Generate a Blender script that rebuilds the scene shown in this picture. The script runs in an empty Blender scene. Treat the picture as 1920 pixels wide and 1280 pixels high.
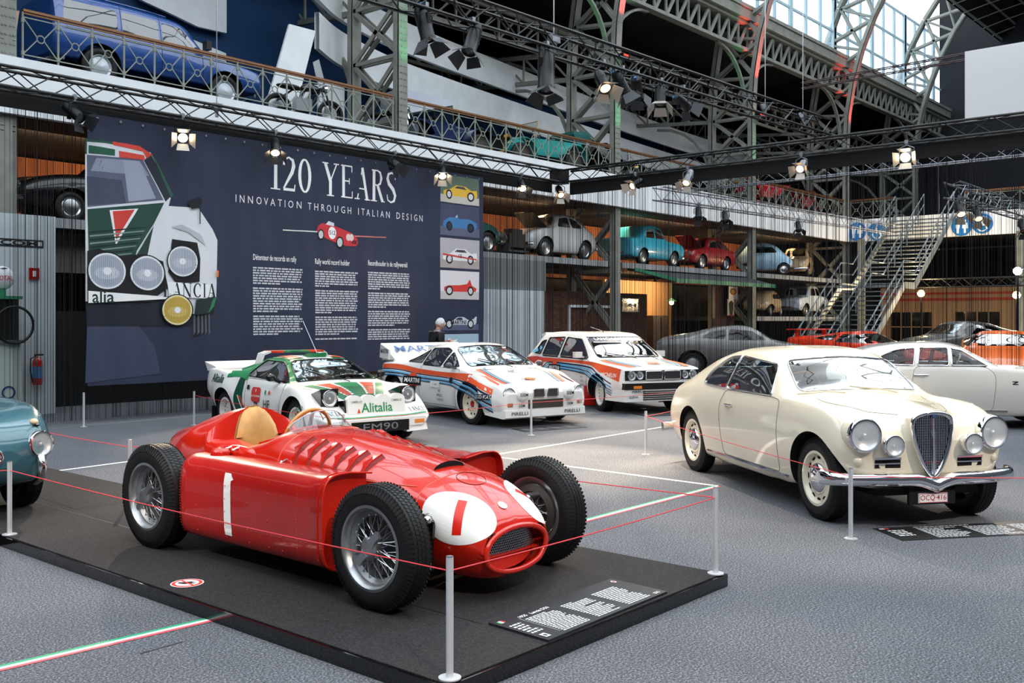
import bpy, bmesh, math, random
import numpy as np
from mathutils import Vector, Matrix, Quaternion, geometry
from mathutils.bvhtree import BVHTree
random.seed(7)
S = bpy.context.scene
C = S.collection
PI = math.pi
# ---------------------------------------------------------------- camera
EYE = 1.63                       # eye height of the photographer
FOC = 1850.0                     # focal length in pixels of a 1920 wide frame
HOR = 600.0                      # image row of the horizon
YAW = math.radians(40.68)        # heading, counted from +X (along the banner wall) to +Y
FW = Vector((math.cos(YAW), math.sin(YAW), 0)); RT = Vector((math.sin(YAW), -math.cos(YAW), 0))
cd = bpy.data.cameras.new('camera'); cam = bpy.data.objects.new('camera', cd); C.objects.link(cam)
cam.location = (0, 0, EYE); cam.rotation_euler = (PI/2, 0, YAW-PI/2)
cd.sensor_width = 36.0; cd.lens = 36.0*FOC/1920; cd.shift_y = (HOR-640.0)/1920.0
cd.clip_start = 0.1; cd.clip_end = 400
S.camera = cam
# ---------------------------------------------------------------- sky and exposure
S.view_settings.view_transform = 'Standard'; S.view_settings.look = 'None'
S.view_settings.exposure = 0.12; S.view_settings.gamma = 1.0; S.view_settings.use_curve_mapping = False
wd = bpy.data.worlds.new('overcast_sky'); S.world = wd; wd.use_nodes = True
bg = wd.node_tree.nodes['Background']; bg.inputs[0].default_value = (0.84, 0.925, 1.0, 1); bg.inputs[1].default_value = 3.3
# ---------------------------------------------------------------- large lights: daylight under the glazed strip of the hall roof
def area_light(name, loc, size, power, color, target):
    l = bpy.data.lights.new(name, 'AREA'); l.shape = 'RECTANGLE'; l.size, l.size_y = size; l.energy = power; l.color = color
    o = bpy.data.objects.new(name, l); C.objects.link(o); o.location = loc
    o.rotation_euler = (Vector(target)-Vector(loc)).to_track_quat('-Z', 'Y').to_euler(); return o
def spot_light(name, loc, target, power, color=(1, .82, .62), angle=50, blend=.35, radius=.06):
    l = bpy.data.lights.new(name, 'SPOT'); l.energy = power; l.color = color; l.spot_size = math.radians(angle); l.spot_blend = blend
    l.shadow_soft_size = radius
    o = bpy.data.objects.new(name, l); C.objects.link(o); o.location = loc
    o.rotation_euler = (Vector(target)-Vector(loc)).to_track_quat('-Z', 'Y').to_euler(); return o
# ---------------------------------------------------------------- pixel -> place
def ray(px): return FW + RT*((px-960)/FOC)
def W(px, py, z=0.0):            # the point at height z seen at this pixel
    d = FOC*(EYE-z)/(py-HOR); p = ray(px)*d; return Vector((p.x, p.y, z))
def WY(px, py, Y):               # the point of the plane Y = const seen at this pixel
    r = ray(px); d = Y/r.y; return Vector((r.x*d, Y, EYE+(HOR-py)*d/FOC))
def WX(px, py, X):
    r = ray(px); d = X/r.x; return Vector((X, r.y*d, EYE+(HOR-py)*d/FOC))
# ---------------------------------------------------------------- materials
def lin(c):
    if isinstance(c, str):
        c = c.lstrip('#'); c = [int(c[i:i+2], 16)/255 for i in (0, 2, 4)]
    return tuple((v/12.92 if v <= .04045 else ((v+.055)/1.055)**2.4) for v in c)
MATS = {}
def mat(name, col='#808080', rough=.5, metal=0., coat=0., noise=None, bump=None, spec=.5, emit=None, trans=0., ior=1.45, alpha=1., col2=None):
    if name in MATS: return MATS[name]
    m = bpy.data.materials.new(name); m.use_nodes = True; nt = m.node_tree; b = nt.nodes['Principled BSDF']
    c = lin(col); b.inputs['Base Color'].default_value = (*c, 1); b.inputs['Roughness'].default_value = rough
    b.inputs['Metallic'].default_value = metal; b.inputs['Coat Weight'].default_value = coat; b.inputs['Coat Roughness'].default_value = .04
    b.inputs['Specular IOR Level'].default_value = spec; b.inputs['IOR'].default_value = ior
    b.inputs['Transmission Weight'].default_value = trans; b.inputs['Alpha'].default_value = alpha
    if emit: b.inputs['Emission Color'].default_value = (*lin(emit[0]), 1); b.inputs['Emission Strength'].default_value = emit[1]
    tc = None
    if noise or bump:
        tc = nt.nodes.new('ShaderNodeTexCoord')
    if noise:                                       # (scale, amount[, stretch])
        n = nt.nodes.new('ShaderNodeTexNoise'); n.inputs['Scale'].default_value = noise[0]; n.inputs['Detail'].default_value = 4
        mp = nt.nodes.new('ShaderNodeMapping'); nt.links.new(tc.outputs['Object'], mp.inputs[0]); nt.links.new(mp.outputs[0], n.inputs['Vector'])
        if len(noise) > 2: mp.inputs['Scale'].default_value = noise[2]
        r = nt.nodes.new('ShaderNodeValToRGB'); a = noise[1]
        lo = lin(col2) if col2 else tuple(v*(1-a) for v in c); hi = c if col2 else tuple(min(1, v*(1+a)) for v in c)
        r.color_ramp.elements[0].position = .35; r.color_ramp.elements[1].position = .65
        r.color_ramp.elements[0].color = (*lo, 1); r.color_ramp.elements[1].color = (*hi, 1)
        nt.links.new(n.outputs['Fac'], r.inputs[0]); nt.links.new(r.outputs[0], b.inputs['Base Color'])
    if bump:                                        # (scale, strength, distance)
        n = nt.nodes.new('ShaderNodeTexNoise'); n.inputs['Scale'].default_value = bump[0]; n.inputs['Detail'].default_value = 3
        nt.links.new(tc.outputs['Object'], n.inputs['Vector']); bp = nt.nodes.new('ShaderNodeBump')
        bp.inputs['Strength'].default_value = bump[1]; bp.inputs['Distance'].default_value = bump[2]
        nt.links.new(n.outputs['Fac'], bp.inputs['Height']); nt.links.new(bp.outputs[0], b.inputs['Normal'])
    MATS[name] = m; return m
def glass_mat(name, tint='#dfe8ea', refl=.08, rough=.02):   # a thin pane: clear with a fresnel reflection
    if name in MATS: return MATS[name]
    m = bpy.data.materials.new(name); m.use_nodes = True; nt = m.node_tree; nt.nodes.clear()
    o = nt.nodes.new('ShaderNodeOutputMaterial'); mx = nt.nodes.new('ShaderNodeMixShader'); t = nt.nodes.new('ShaderNodeBsdfTransparent')
    g = nt.nodes.new('ShaderNodeBsdfGlossy'); f = nt.nodes.new('ShaderNodeLayerWeight'); f.inputs['Blend'].default_value = .18
    ad = nt.nodes.new('ShaderNodeMath'); ad.operation = 'MULTIPLY_ADD'; ad.inputs[1].default_value = .55; ad.inputs[2].default_value = refl*.5
    t.inputs[0].default_value = (*lin(tint), 1); g.inputs['Roughness'].default_value = rough
    nt.links.new(f.outputs['Fresnel'], ad.inputs[0]); nt.links.new(ad.outputs[0], mx.inputs[0])
    nt.links.new(t.outputs[0], mx.inputs[1]); nt.links.new(g.outputs[0], mx.inputs[2]); nt.links.new(mx.outputs[0], o.inputs[0])
    MATS[name] = m; return m
def paint(name, col, rough=.28, coat=.8, noise=None): return mat(name, col, rough, 0, coat, noise)
chrome = mat('chrome', '#e6e6ea', .07, 1.); steel = mat('brushed_steel', '#c2c4c8', .28, 1.); alu = mat('cast_alloy', '#a9abae', .35, .9)
black = mat('black_plastic', '#0c0c0d', .45); rubber = mat('tyre_rubber', '#101011', .55, noise=(30, .25)); gloss_black = mat('gloss_black', '#08080a', .15, coat=.5)
white_p = mat('white_plastic', '#e8e8e8', .4); dark_in = mat('dark_interior', '#161312', .8); well = mat('wheel_well_black', '#060606', .9)
clear = glass_mat('car_glass', '#cfdadb', .06); lens_m = mat('lamp_lens', '#dfe6ea', .1, coat=.6, alpha=.26); reflector = mat('lamp_reflector', '#e4e6e8', .35, .7)
amber = mat('amber_lens', '#e8832a', .2, coat=.6); tan = mat('tan_leather', '#c99a5e', .55, noise=(9, .12), bump=(60, .15, .004)); red_l = mat('red_lens', '#a01414', .15, coat=.6)
dot_white = mat('print_white', '#f1f1f1', .6); ink = mat('print_black', '#101012', .55)
# ---------------------------------------------------------------- mesh building
def tag(o, label=None, cat=None, group=None, kind=None):
    if label: o['label'] = label
    if cat: o['category'] = cat
    if group: o['group'] = group
    if kind: o['kind'] = kind
    return o
def thing(name, label, cat, loc=(0, 0, 0), rotz=0., group=None):
    o = bpy.data.objects.new(name, None); C.objects.link(o); o.location = loc; o.rotation_euler = (0, 0, rotz); o.empty_display_size = .2
    return tag(o, label, cat, group)
def obj(name, verts, faces, m, parent=None, smooth=None, midx=None):
    me = bpy.data.meshes.new(name); me.from_pydata([tuple(v) for v in verts], [], [tuple(f) for f in faces])
    for mm in (m if isinstance(m, (list, tuple)) else [m]): me.materials.append(mm)
    if midx is not None: me.polygons.foreach_set('material_index', np.asarray(midx, dtype=np.int32))
    if smooth is not None:
        me.polygons.foreach_set('use_smooth', [True]*len(me.polygons)); me.set_sharp_from_angle(angle=math.radians(smooth))
    me.update(); o = bpy.data.objects.new(name, me); C.objects.link(o)
    if parent: o.parent = parent
    return o
def basis(d):
    d = Vector(d).normalized(); a = Vector((0, 0, 1)) if abs(d.z) < .95 else Vector((1, 0, 0))
    u = d.cross(a).normalized(); return u, d.cross(u).normalized(), d
class MB:
    def __init__(s): s.v = []; s.f = []; s.m = []; s.cur = 0
    def add(s, v, f):
        k = len(s.v); s.v += [Vector(p) for p in v]; s.f += [tuple(i+k for i in q) for q in f]; s.m += [s.cur]*len(f); return s
    def box(s, c, size, rotz=0., M=None):
        x, y, z = (q/2 for q in size); P = [Vector((i*x, j*y, k*z)) for i in (-1, 1) for j in (-1, 1) for k in (-1, 1)]
        R = M if M is not None else Matrix.Rotation(rotz, 3, 'Z')
        return s.add([R @ p+Vector(c) for p in P], [(0, 1, 3, 2), (4, 6, 7, 5), (0, 4, 5, 1), (2, 3, 7, 6), (0, 2, 6, 4), (1, 5, 7, 3)])
    def bar(s, a, b, w, h=None, up=None):           # a rectangular bar between two points
        a, b = Vector(a), Vector(b); h = h or w; u, v, d = basis(b-a)
        if up is not None:
            v = Vector(up); v = (v-d*v.dot(d)).normalized(); u = v.cross(d)
        P = [q+u*(i*w/2)+v*(j*h/2) for q in (a, b) for i, j in ((-1, -1), (1, -1), (1, 1), (-1, 1))]
        return s.add(P, [(0, 3, 2, 1), (4, 5, 6, 7)]+[(i, (i+1) % 4, (i+1) % 4+4, i+4) for i in range(4)])
    def cyl(s, a, b, r, n=10, r2=None, caps=True):
        a, b = Vector(a), Vector(b); r2 = r if r2 is None else r2; u, v, d = basis(b-a)
        P = [q+(u*math.cos(t)+v*math.sin(t))*rr for q, rr in ((a, r), (b, r2)) for t in (2*PI*i/n for i in range(n))]
        F = [(i, (i+1) % n, (i+1) % n+n, i+n) for i in range(n)]
        if caps: F += [tuple(range(n-1, -1, -1)), tuple(range(n, 2*n))]
        return s.add(P, F)
    def tube(s, path, r, n=8, closed=False):
        path = [Vector(p) for p in path]; N = len(path); P = []; u = None
        for i, p in enumerate(path):
            d = (path[(i+1) % N]-path[i-1]) if closed else (path[min(i+1, N-1)]-path[max(i-1, 0)])
            d.normalize()
            if u is None: u = basis(d)[0]
            u = (u-d*u.dot(d)); u = u.normalized() if u.length > 1e-6 else basis(d)[0]
            v = d.cross(u); rr = r[i] if isinstance(r, (list, tuple)) else r
            P += [p+(u*math.cos(t)+v*math.sin(t))*rr for t in (2*PI*k/n for k in range(n))]
        F = [(i*n+k, i*n+(k+1) % n, ((i+1) % N)*n+(k+1) % n, ((i+1) % N)*n+k) for i in range(N if closed else N-1) for k in range(n)]
        if not closed: F += [tuple(range(n-1, -1, -1)), tuple(range((N-1)*n, N*n))]
        return s.add(P, F)
    def lathe(s, prof, o, axis, n=24):              # prof: (radius, distance along the axis)
        o = Vector(o); u, v, d = basis(axis); m = len(prof)
        P = [o+d*h+(u*math.cos(t)+v*math.sin(t))*r for t in (2*PI*i/n for i in range(n)) for r, h in prof]
        return s.add(P, [(i*m+k, i*m+k+1, ((i+1) % n)*m+k+1, ((i+1) % n)*m+k) for i in range(n) for k in range(m-1)])
    def ring(s, c, axis, R, r, n=24, k=8):
        c = Vector(c); u, v, d = basis(axis)
        return s.tube([c+(u*math.cos(t)+v*math.sin(t))*R for t in (2*PI*i/n for i in range(n))], r, k, True)
    def ball(s, c, r, n=12, scale=(1, 1, 1)):
        c = Vector(c); m = n//2; P = []
        for i in range(m+1):
            a = PI*i/m
            for k in range(n):
                t = 2*PI*k/n; P.append(c+Vector((r*scale[0]*math.sin(a)*math.cos(t), r*scale[1]*math.sin(a)*math.sin(t), r*scale[2]*math.cos(a))))
        return s.add(P, [(i*n+k, (i+1)*n+k, (i+1)*n+(k+1) % n, i*n+(k+1) % n) for i in range(m) for k in range(n)])
    def prism(s, poly, fn, depth):                  # polygon (2D) with thickness; fn(u, v, w) -> 3D
        n = len(poly); P = [fn(u, v, 0) for u, v in poly]+[fn(u, v, depth) for u, v in poly]
        return s.add(P, [tuple(range(n)), tuple(range(2*n-1, n-1, -1))]+[(i, i+n, (i+1) % n+n, (i+1) % n) for i in range(n)])
    def face(s, pts): return s.add(pts, [tuple(range(len(pts)))])
    def xf(s, M):
        s.v = [M @ p for p in s.v]; return s
    def build(s, name, m, parent=None, smooth=None):
        return obj(name, s.v, s.f, m, parent, smooth, s.m if any(s.m) else None)
def copy_tree(o, parent=None):
    c = o.copy(); C.objects.link(c)
    if parent: c.parent = parent
    for ch in list(o.children): copy_tree(ch, c)
    return c
def arc(c, r, a0, a1, n): return [(c[0]+r*math.cos(math.radians(a0+(a1-a0)*i/n)), c[1]+r*math.sin(math.radians(a0+(a1-a0)*i/n))) for i in range(n+1)]
def ell(cx, cy, rx, ry, n=32): return [(cx+rx*math.cos(2*PI*i/n), cy+ry*math.sin(2*PI*i/n)) for i in range(n)]
def rpoly(pts, r=.05, n=4):                         # polygon with rounded corners
    out = []; N = len(pts)
    for i in range(N):
        p = Vector(pts[i]); a = Vector(pts[i-1]); b = Vector(pts[(i+1) % N]); rr = r[i] if isinstance(r, (list, tuple)) else r
        da, db = a-p, b-p; ra = min(rr, da.length*.48); rb = min(rr, db.length*.48); A = p+da.normalized()*ra; B = p+db.normalized()*rb
        for k in range(n+1):
            t = k/n; out.append(tuple(A*(1-t)**2+p*2*t*(1-t)+B*t*t))
    return out
def rect(x0, y0, x1, y1): return [(x0, y0), (x1, y0), (x1, y1), (x0, y1)]
def tri2(poly):                                     # triangles of a 2D polygon
    return geometry.tessellate_polygon([[Vector((p[0], p[1], 0)) for p in poly]])
TXT = {}
def text2(s, size=1., bold=0., shear=0., spacing=1., align='CENTER', res=2):   # -> 2D verts, faces of lettering
    key = (s, bold, shear, spacing, align, res)
    if key not in TXT:
        cu = bpy.data.curves.new('t', 'FONT'); cu.body = s; cu.size = 1; cu.offset = bold; cu.shear = shear; cu.space_character = spacing
        cu.align_x = align; cu.align_y = 'CENTER'; cu.resolution_u = res
        o = bpy.data.objects.new('t', cu); C.objects.link(o); me = o.to_mesh()
        TXT[key] = ([(v.co.x, v.co.y) for v in me.vertices], [tuple(p.vertices) for p in me.polygons])
        o.to_mesh_clear(); bpy.data.objects.remove(o); bpy.data.curves.remove(cu)
    v, f = TXT[key]; return [(x*size, y*size) for x, y in v], f
# a roman alphabet of strokes: (thick and thin strokes, serifs) in a 0..w by 0..1 box
T_, t_ = .135, .05
def _arc(cx, cy, rx, ry, a0, a1, w0, w1, n=14):
    o = []; 
    for i in range(n+1):
        a = math.radians(a0+(a1-a0)*i/n); o.append((cx+rx*math.cos(a), cy+ry*math.sin(a), w0+(w1-w0)*abs(math.cos(a))))
    return o
def _st(x0, y0, x1, y1, w): return [(x0, y0, w), (x1, y1, w)]
def _sf(x, y, w=.17): return [(x-w, y, .035), (x+w, y, .035)]
ROMAN = {
 '1': (.5, [_st(.27, 0, .27, .98, T_), _st(.27, .95, .06, .85, t_), _sf(.27, .018, .2)]),
 '2': (.62, [[(.08, .74, t_*2), (.12, .9, .07), (.3, .975, .05), (.46, .9, .1), (.5, .74, .14), (.44, .55, .13), (.28, .33, .1), (.07, .06, .06)], _st(.06, .04, .54, .04, .08), _st(.535, .0, .56, .2, .04)]),
 '0': (.66, [_arc(.33, .5, .24, .475, 0, 360, t_, T_, 28)]),
 'Y': (.78, [_st(.14, .98, .39, .45, T_), _st(.66, .98, .39, .45, t_), _st(.39, .48, .39, 0, T_), _sf(.14, .982, .15), _sf(.65, .982, .12), _sf(.39, .018)]),
 'E': (.66, [_st(.17, 0, .17, 1, T_), _st(.05, .98, .58, .98, .04), _st(.17, .52, .46, .52, .04), _st(.05, .02, .6, .02, .04), _st(.575, 1, .575, .8, .035), _st(.46, .43, .46, .61, .035), _st(.6, 0, .6, .22, .035)]),
 'A': (.78, [_st(.13, 0, .4, 1, t_), _st(.4, 1, .66, 0, T_), _st(.22, .34, .56, .34, .04), _sf(.12, .018, .12), _sf(.66, .018, .15)]),
 'R': (.74, [_st(.17, 0, .17, 1, T_), [(.06, .98, .04), (.36, .98, .045), (.5, .93, .09), (.565, .76, .13), (.5, .58, .09), (.36, .52, .045), (.17, .52, .04)], _st(.35, .52, .62, .02, T_), _sf(.17, .018, .15), _sf(.66, .018, .09)]),
 'S': (.58, [[(.49, .76, .03), (.47, .9, .05), (.3, .975, .055), (.14, .92, .09), (.1, .77, .12), (.17, .62, .135), (.38, .44, .14), (.48, .25, .12), (.42, .08, .09), (.28, .025, .055), (.12, .09, .05), (.08, .27, .03)]]),
 'L': (.62, [_st(.17, 0, .17, 1, T_), _sf(.17, .98, .14), _st(.05, .02, .56, .02, .04), _st(.56, 0, .56, .24, .035)]),
 'N': (.8, [_st(.14, 0, .14, 1, t_), _st(.12, 1, .64, .02, T_), _st(.65, 0, .65, 1, t_), _sf(.12, .982, .12), _sf(.14, .018, .12), _sf(.65, .982, .12)]),
 'C': (.72, [_arc(.38, .5, .29, .475, 42, 318, t_, T_, 22), _st(.6, .84, .6, .66, .035)]),
 'I': (.36, [_st(.18, 0, .18, 1, T_), _sf(.18, .982, .14), _sf(.18, .018, .14)]),
 ' ': (.4, [])}
def roman(s, h=1., sx=1., gap=.06):                 # lettering as one list of quads, centred on x
    V, F, x = [], [], 0.
    for ch in s:
        w, strokes = ROMAN[ch]
        for st in strokes:
            n = len(st); k = len(V)
            for i, (a, b, tw) in enumerate(st):
                p, q = st[max(i-1, 0)], st[min(i+1, n-1)]
                if abs(st[0][0]-st[-1][0]) < 1e-6 and abs(st[0][1]-st[-1][1]) < 1e-6 and n > 5 and i in (0, n-1): p, q = st[-2], st[1]
                dx, dy = q[0]-p[0], q[1]-p[1]; l = math.hypot(dx, dy) or 1; nx, ny = -dy/l, dx/l
                V += [((x+a+nx*tw/2)*h*sx, (b+ny*tw/2)*h), ((x+a-nx*tw/2)*h*sx, (b-ny*tw/2)*h)]
            F += [(k+2*i, k+2*i+1, k+2*i+3, k+2*i+2) for i in range(n-1)]
        x += w+gap
    wtot = (x-gap)*h*sx; return [(a-wtot/2, b-h/2) for a, b in V], F
def flat(mb, vf, fn):                               # put 2D verts/faces on a surface fn(u, v) -> 3D
    v, f = vf; mb.add([fn(a, b) for a, b in v], f); return mb
def poly_vf(poly, fine=0):
    if not fine: return list(poly), [tuple(t) for t in tri2(poly)]
    return refine((list(poly), [tuple(t) for t in tri2(poly)]), fine)
def refine(vf, L):                                  # split every long edge of a 2D mesh so that it can follow a curved surface
    V = [tuple(p) for p in vf[0]]; F = []
    for f in vf[1]:
        for k in range(1, len(f)-1): F.append((f[0], f[k], f[k+1]))
    for it in range(7):
        mid = {}; out = []; again = False
        def m(a, b):
            k = (min(a, b), max(a, b))
            if k not in mid:
                if math.hypot(V[a][0]-V[b][0], V[a][1]-V[b][1]) > L: V.append(((V[a][0]+V[b][0])/2, (V[a][1]+V[b][1])/2)); mid[k] = len(V)-1
                else: mid[k] = None
            return mid[k]
        for a, b, c in F:
            x, y, z = m(a, b), m(b, c), m(c, a)
            n = (x is not None)+(y is not None)+(z is not None)
            if n == 0: out.append((a, b, c)); continue
            again = True
            if n == 3: out += [(a, x, z), (x, b, y), (z, y, c), (x, y, z)]
            elif n == 1:
                if x is not None: out += [(a, x, c), (x, b, c)]
                elif y is not None: out += [(a, b, y), (a, y, c)]
                else: out += [(a, b, z), (z, b, c)]
            else:
                if x is None: out += [(a, b, y), (a, y, z), (z, y, c)]
                elif y is None: out += [(b, c, z), (b, z, x), (x, z, a)]
                else: out += [(c, a, x), (c, x, y), (y, x, b)]
        F = out
        if not again: break
    return V, F
def fit(vf, x0, x1, h=None):                        # stretch lettering between two abscissas
    xs = [p[0] for p in vf[0]]; ys = [p[1] for p in vf[0]]; a, b = min(xs), max(xs); s = (x1-x0)/(b-a); sy = s if h is None else h/(max(ys)-min(ys)); yc = (max(ys)+min(ys))/2
    return [(x0+(p[0]-a)*s, (p[1]-yc)*sy) for p in vf[0]], vf[1]
# ================================================================= THE HALL
def grid_floor(name, x0, y0, x1, y1, z, m):
    return MB().box(((x0+x1)/2, (y0+y1)/2, z-.05), (x1-x0, y1-y0, .1)).build(name, m)
def speckle(name, c0, c1, c2, scale, rough=.95):
    if name in MATS: return MATS[name]
    m = mat(name, c1, rough); nt = m.node_tree; b = nt.nodes['Principled BSDF']; tc = nt.nodes.new('ShaderNodeTexCoord')
    n = nt.nodes.new('ShaderNodeTexNoise'); n.inputs['Scale'].default_value = scale; n.inputs['Detail'].default_value = 6; n.inputs['Roughness'].default_value = .75
    n2 = nt.nodes.new('ShaderNodeTexNoise'); n2.inputs['Scale'].default_value = 1.3; n2.inputs['Detail'].default_value = 3
    r = nt.nodes.new('ShaderNodeValToRGB'); e = r.color_ramp.elements; e[0].position = .33; e[0].color = (*lin(c0), 1); e[1].position = .67; e[1].color = (*lin(c2), 1)
    k = e.new(.5); k.color = (*lin(c1), 1)
    mx = nt.nodes.new('ShaderNodeMix'); mx.data_type = 'RGBA'; mx.blend_type = 'MULTIPLY'; mx.inputs[0].default_value = .35
    nt.links.new(tc.outputs['Object'], n.inputs['Vector']); nt.links.new(tc.outputs['Object'], n2.inputs['Vector'])
    nt.links.new(n.outputs['Fac'], r.inputs[0]); nt.links.new(r.outputs[0], mx.inputs[6]); nt.links.new(n2.outputs['Fac'], mx.inputs[7]); nt.links.new(mx.outputs[2], b.inputs['Base Color'])
    bp = nt.nodes.new('ShaderNodeBump'); bp.inputs['Strength'].default_value = .25; bp.inputs['Distance'].default_value = .002
    nt.links.new(n.outputs['Fac'], bp.inputs['Height']); nt.links.new(bp.outputs[0], b.inputs['Normal']); return m
carpet = speckle('grey_carpet', '#17181b', '#55585f', '#aeb0b7', 85)
dark_carpet = speckle('charcoal_carpet', '#100f11', '#232123', '#403d3f', 80)
dark_wall = mat('dark_wall', '#15171c', .85); navy_wall = mat('navy_wall', '#123a63', .8, noise=(.5, .08)); near_black = mat('near_black_paint', '#0b0c0e', .8)
white_wall = mat('white_fascia_paint', '#e9ecee', .6, noise=(2, .04)); iron = mat('grey_green_iron', '#83857d', .55, noise=(3, .12)); roof_dark = mat('dark_roof_boards', '#141517', .8, noise=(1, .2, (1, 14, 1)))
brick = None
def st(o): o['kind'] = 'structure'; return o
st(grid_floor('floor', -16, -12, 72, 34, 0, carpet))
YB, COLX = 18.0, [7.36, 16.78, 26.1, 35.45, 44.8, 54.2, 63.6]     # line of the gallery front and its iron columns
XE = 44.8                                                          # line of the gallery across the far end
# walls: aisle back wall behind the gallery, the far end and the two sides that only reflections see
st(MB().box((28, 30.1, 6.6), (88, .2, 13.2)).build('wall_left', dark_wall))
st(MB().box((60.3, 2.3, 11.5), (.2, 32.8, 23)).build('wall_far', dark_wall)); st(MB().box((60.3, 24.5, 6.6), (.2, 11.4, 13.2)).build('wall_far_aisle', dark_wall))
st(MB().box((28, -12.1, 8.5), (88, .2, 17)).build('wall_right', mat('side_wall', '#4a4c50', .8)))
st(MB().box((-16.1, 8, 8.5), (.2, 44, 17)).build('wall_near', mat('side_wall', '#4a4c50', .8)))
# navy gallery backdrop: the wall that closes the gallery behind the cars
st(MB().box((12.6, 22.2, 9.3), (16.4, .12, 6.2)).build('wall_gallery', navy_wall))
st(MB().box((29.2, 24.6, 8.2), (20, .12, 3.8)).build('wall_gallery_far', navy_wall))
# gallery slab and its white fascia, then the return across the far end
st(MB().box((18.4, 24.05, 5.75), (53.2, 12.0, .9)).build('floor_gallery', near_black))
st(MB().box((18.35, 17.94, 5.74), (53.2, .16, 1.0)).build('trim_1', white_wall))
st(MB().box((XE+4, 6.5, 5.75), (7.8, 23, .9)).build('floor_gallery_end', near_black))
st(MB().box((XE-.02, 6.5, 5.74), (.16, 23, 1.0)).build('trim_2', white_wall))
# roof: aisle roof boards, main vault with a glazed middle
st(MB().box((28, 24.5, 13.3), (88, 11.4, .2)).build('ceiling_aisle', roof_dark))
vault = MB()
def vpt(x, a, R=14.5): return Vector((x, 4.0+R*math.cos(a), 8.6+R*.98*math.sin(a)))
NA = 22
for i in range(NA):
    a0, a1 = math.radians(38+(142-38)*i/NA), math.radians(38+(142-38)*(i+1)/NA)
    for x0, x1 in ([(-16, 46), (46, 60.2)]):
        mid = (a0+a1)/2
        if x0 < 46 and math.radians(48) < mid < math.radians(132): continue       # the glazed strip stays open to the sky
        vault.add([vpt(x0, a0), vpt(x1, a0), vpt(x1, a1), vpt(x0, a1)], [(0, 1, 2, 3)])
rb = MB()
for a in range(39, 72, 4): rb.bar(vpt(46, math.radians(a))*1+Vector((0, 0, -.15)), vpt(60, math.radians(a))+Vector((0, 0, -.15)), .06, .12)
for k in range(8):
    for a in range(39, 71, 4): rb.bar(vpt(46+1.75*k, math.radians(a))+Vector((0, 0, -.3)), vpt(47.75+1.75*k, math.radians(a+4))+Vector((0, 0, -.3)), .05)
rb.build('trim_7', iron)['kind'] = 'structure'
vault.build('ceiling', roof_dark)['kind'] = 'structure'
# purlins of the glazed strip
pur = MB()
for i in range(1, 12, 2):
    a = math.radians(48+84*i/12); pur.bar(vpt(-16, a), vpt(46, a), .12, .2)
for k in range(16):
    x = -16+4*k
    for i in range(12):
        pur.bar(vpt(x, math.radians(48+7*i)), vpt(x, math.radians(55+7*i)), .05, .08)
pur.build('trim_3', mat('roof_glazing_bar', '#5c6166', .5))['kind'] = 'structure'
# clerestory glazing over the aisle roof: milky panes that let the daylight in, with their bars
def milky():
    m = bpy.data.materials.new('wired_daylight_glass'); m.use_nodes = True; nt = m.node_tree; nt.nodes.clear()
    o = nt.nodes.new('ShaderNodeOutputMaterial'); mx = nt.nodes.new('ShaderNodeMixShader'); t = nt.nodes.new('ShaderNodeBsdfTransparent'); d = nt.nodes.new('ShaderNodeBsdfTranslucent')
    t.inputs[0].default_value = (.86, .93, .97, 1); d.inputs[0].default_value = (.8, .88, .92, 1)
    w = nt.nodes.new('ShaderNodeTexWave'); w.inputs['Scale'].default_value = 2.2; w.bands_direction = 'X'; tc = nt.nodes.new('ShaderNodeTexCoord'); nt.links.new(tc.outputs['Object'], w.inputs['Vector'])
    r = nt.nodes.new('ShaderNodeMath'); r.operation = 'POWER'; r.inputs[1].default_value = 12.; nt.links.new(w.outputs['Fac'], r.inputs[0])
    r2 = nt.nodes.new('ShaderNodeMath'); r2.operation = 'MULTIPLY_ADD'; r2.inputs[1].default_value = .25; r2.inputs[2].default_value = .12; nt.links.new(r.outputs[0], r2.inputs[0])
    nt.links.new(r2.outputs[0], mx.inputs[0]); nt.links.new(t.outputs[0], mx.inputs[1]); nt.links.new(d.outputs[0], mx.inputs[2]); nt.links.new(mx.outputs[0], o.inputs[0]); return m
milk = milky(); bar_m = mat('pale_window_bar', '#a9c0c8', .5)
for k in range(len(COLX)-1):
    x0, x1 = COLX[k]+.05, COLX[k+1]-.05
    w_ = MB().box(((x0+x1)/2, 18.7, 15.85), (x1-x0, .02, 4.5)).build('window_%d' % (k+1), milk); w_['kind'] = 'structure'
    f = MB()
    for j in range(7):
        x = x0+(x1-x0)*j/6; f.box((x, 18.64, 15.85), (.3 if j % 3 == 0 else .14, .1, 4.5))
    for z in (13.66, 15.1, 16.6, 18.05): f.box(((x0+x1)/2, 18.64, z), (x1-x0, .09, .1))
    f.build('window_frame', bar_m, w_)
# lattice girder that carries the clerestory, with the moulded beam above it
gird = MB(); gx0, gx1 = -2.0, 60.0
for z in (12.2, 13.25): gird.bar((gx0, 18.3, z), (gx1, 18.3, z), .3, .12)
n = int((gx1-gx0)/.75)
for i in range(n):
    x = gx0+i*.75; gird.bar((x, 18.3, 12.2), (x, 18.3, 13.25), .07); gird.bar((x, 18.3, 12.2), (x+.75, 18.3, 13.25), .06, .12)
st(gird.build('trim_4', iron))
st(MB().box((29, 18.35, 13.5), (62, .7, .36)).box((29, 18.2, 13.78), (62, .5, .14)).build('trim_5', iron))
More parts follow.
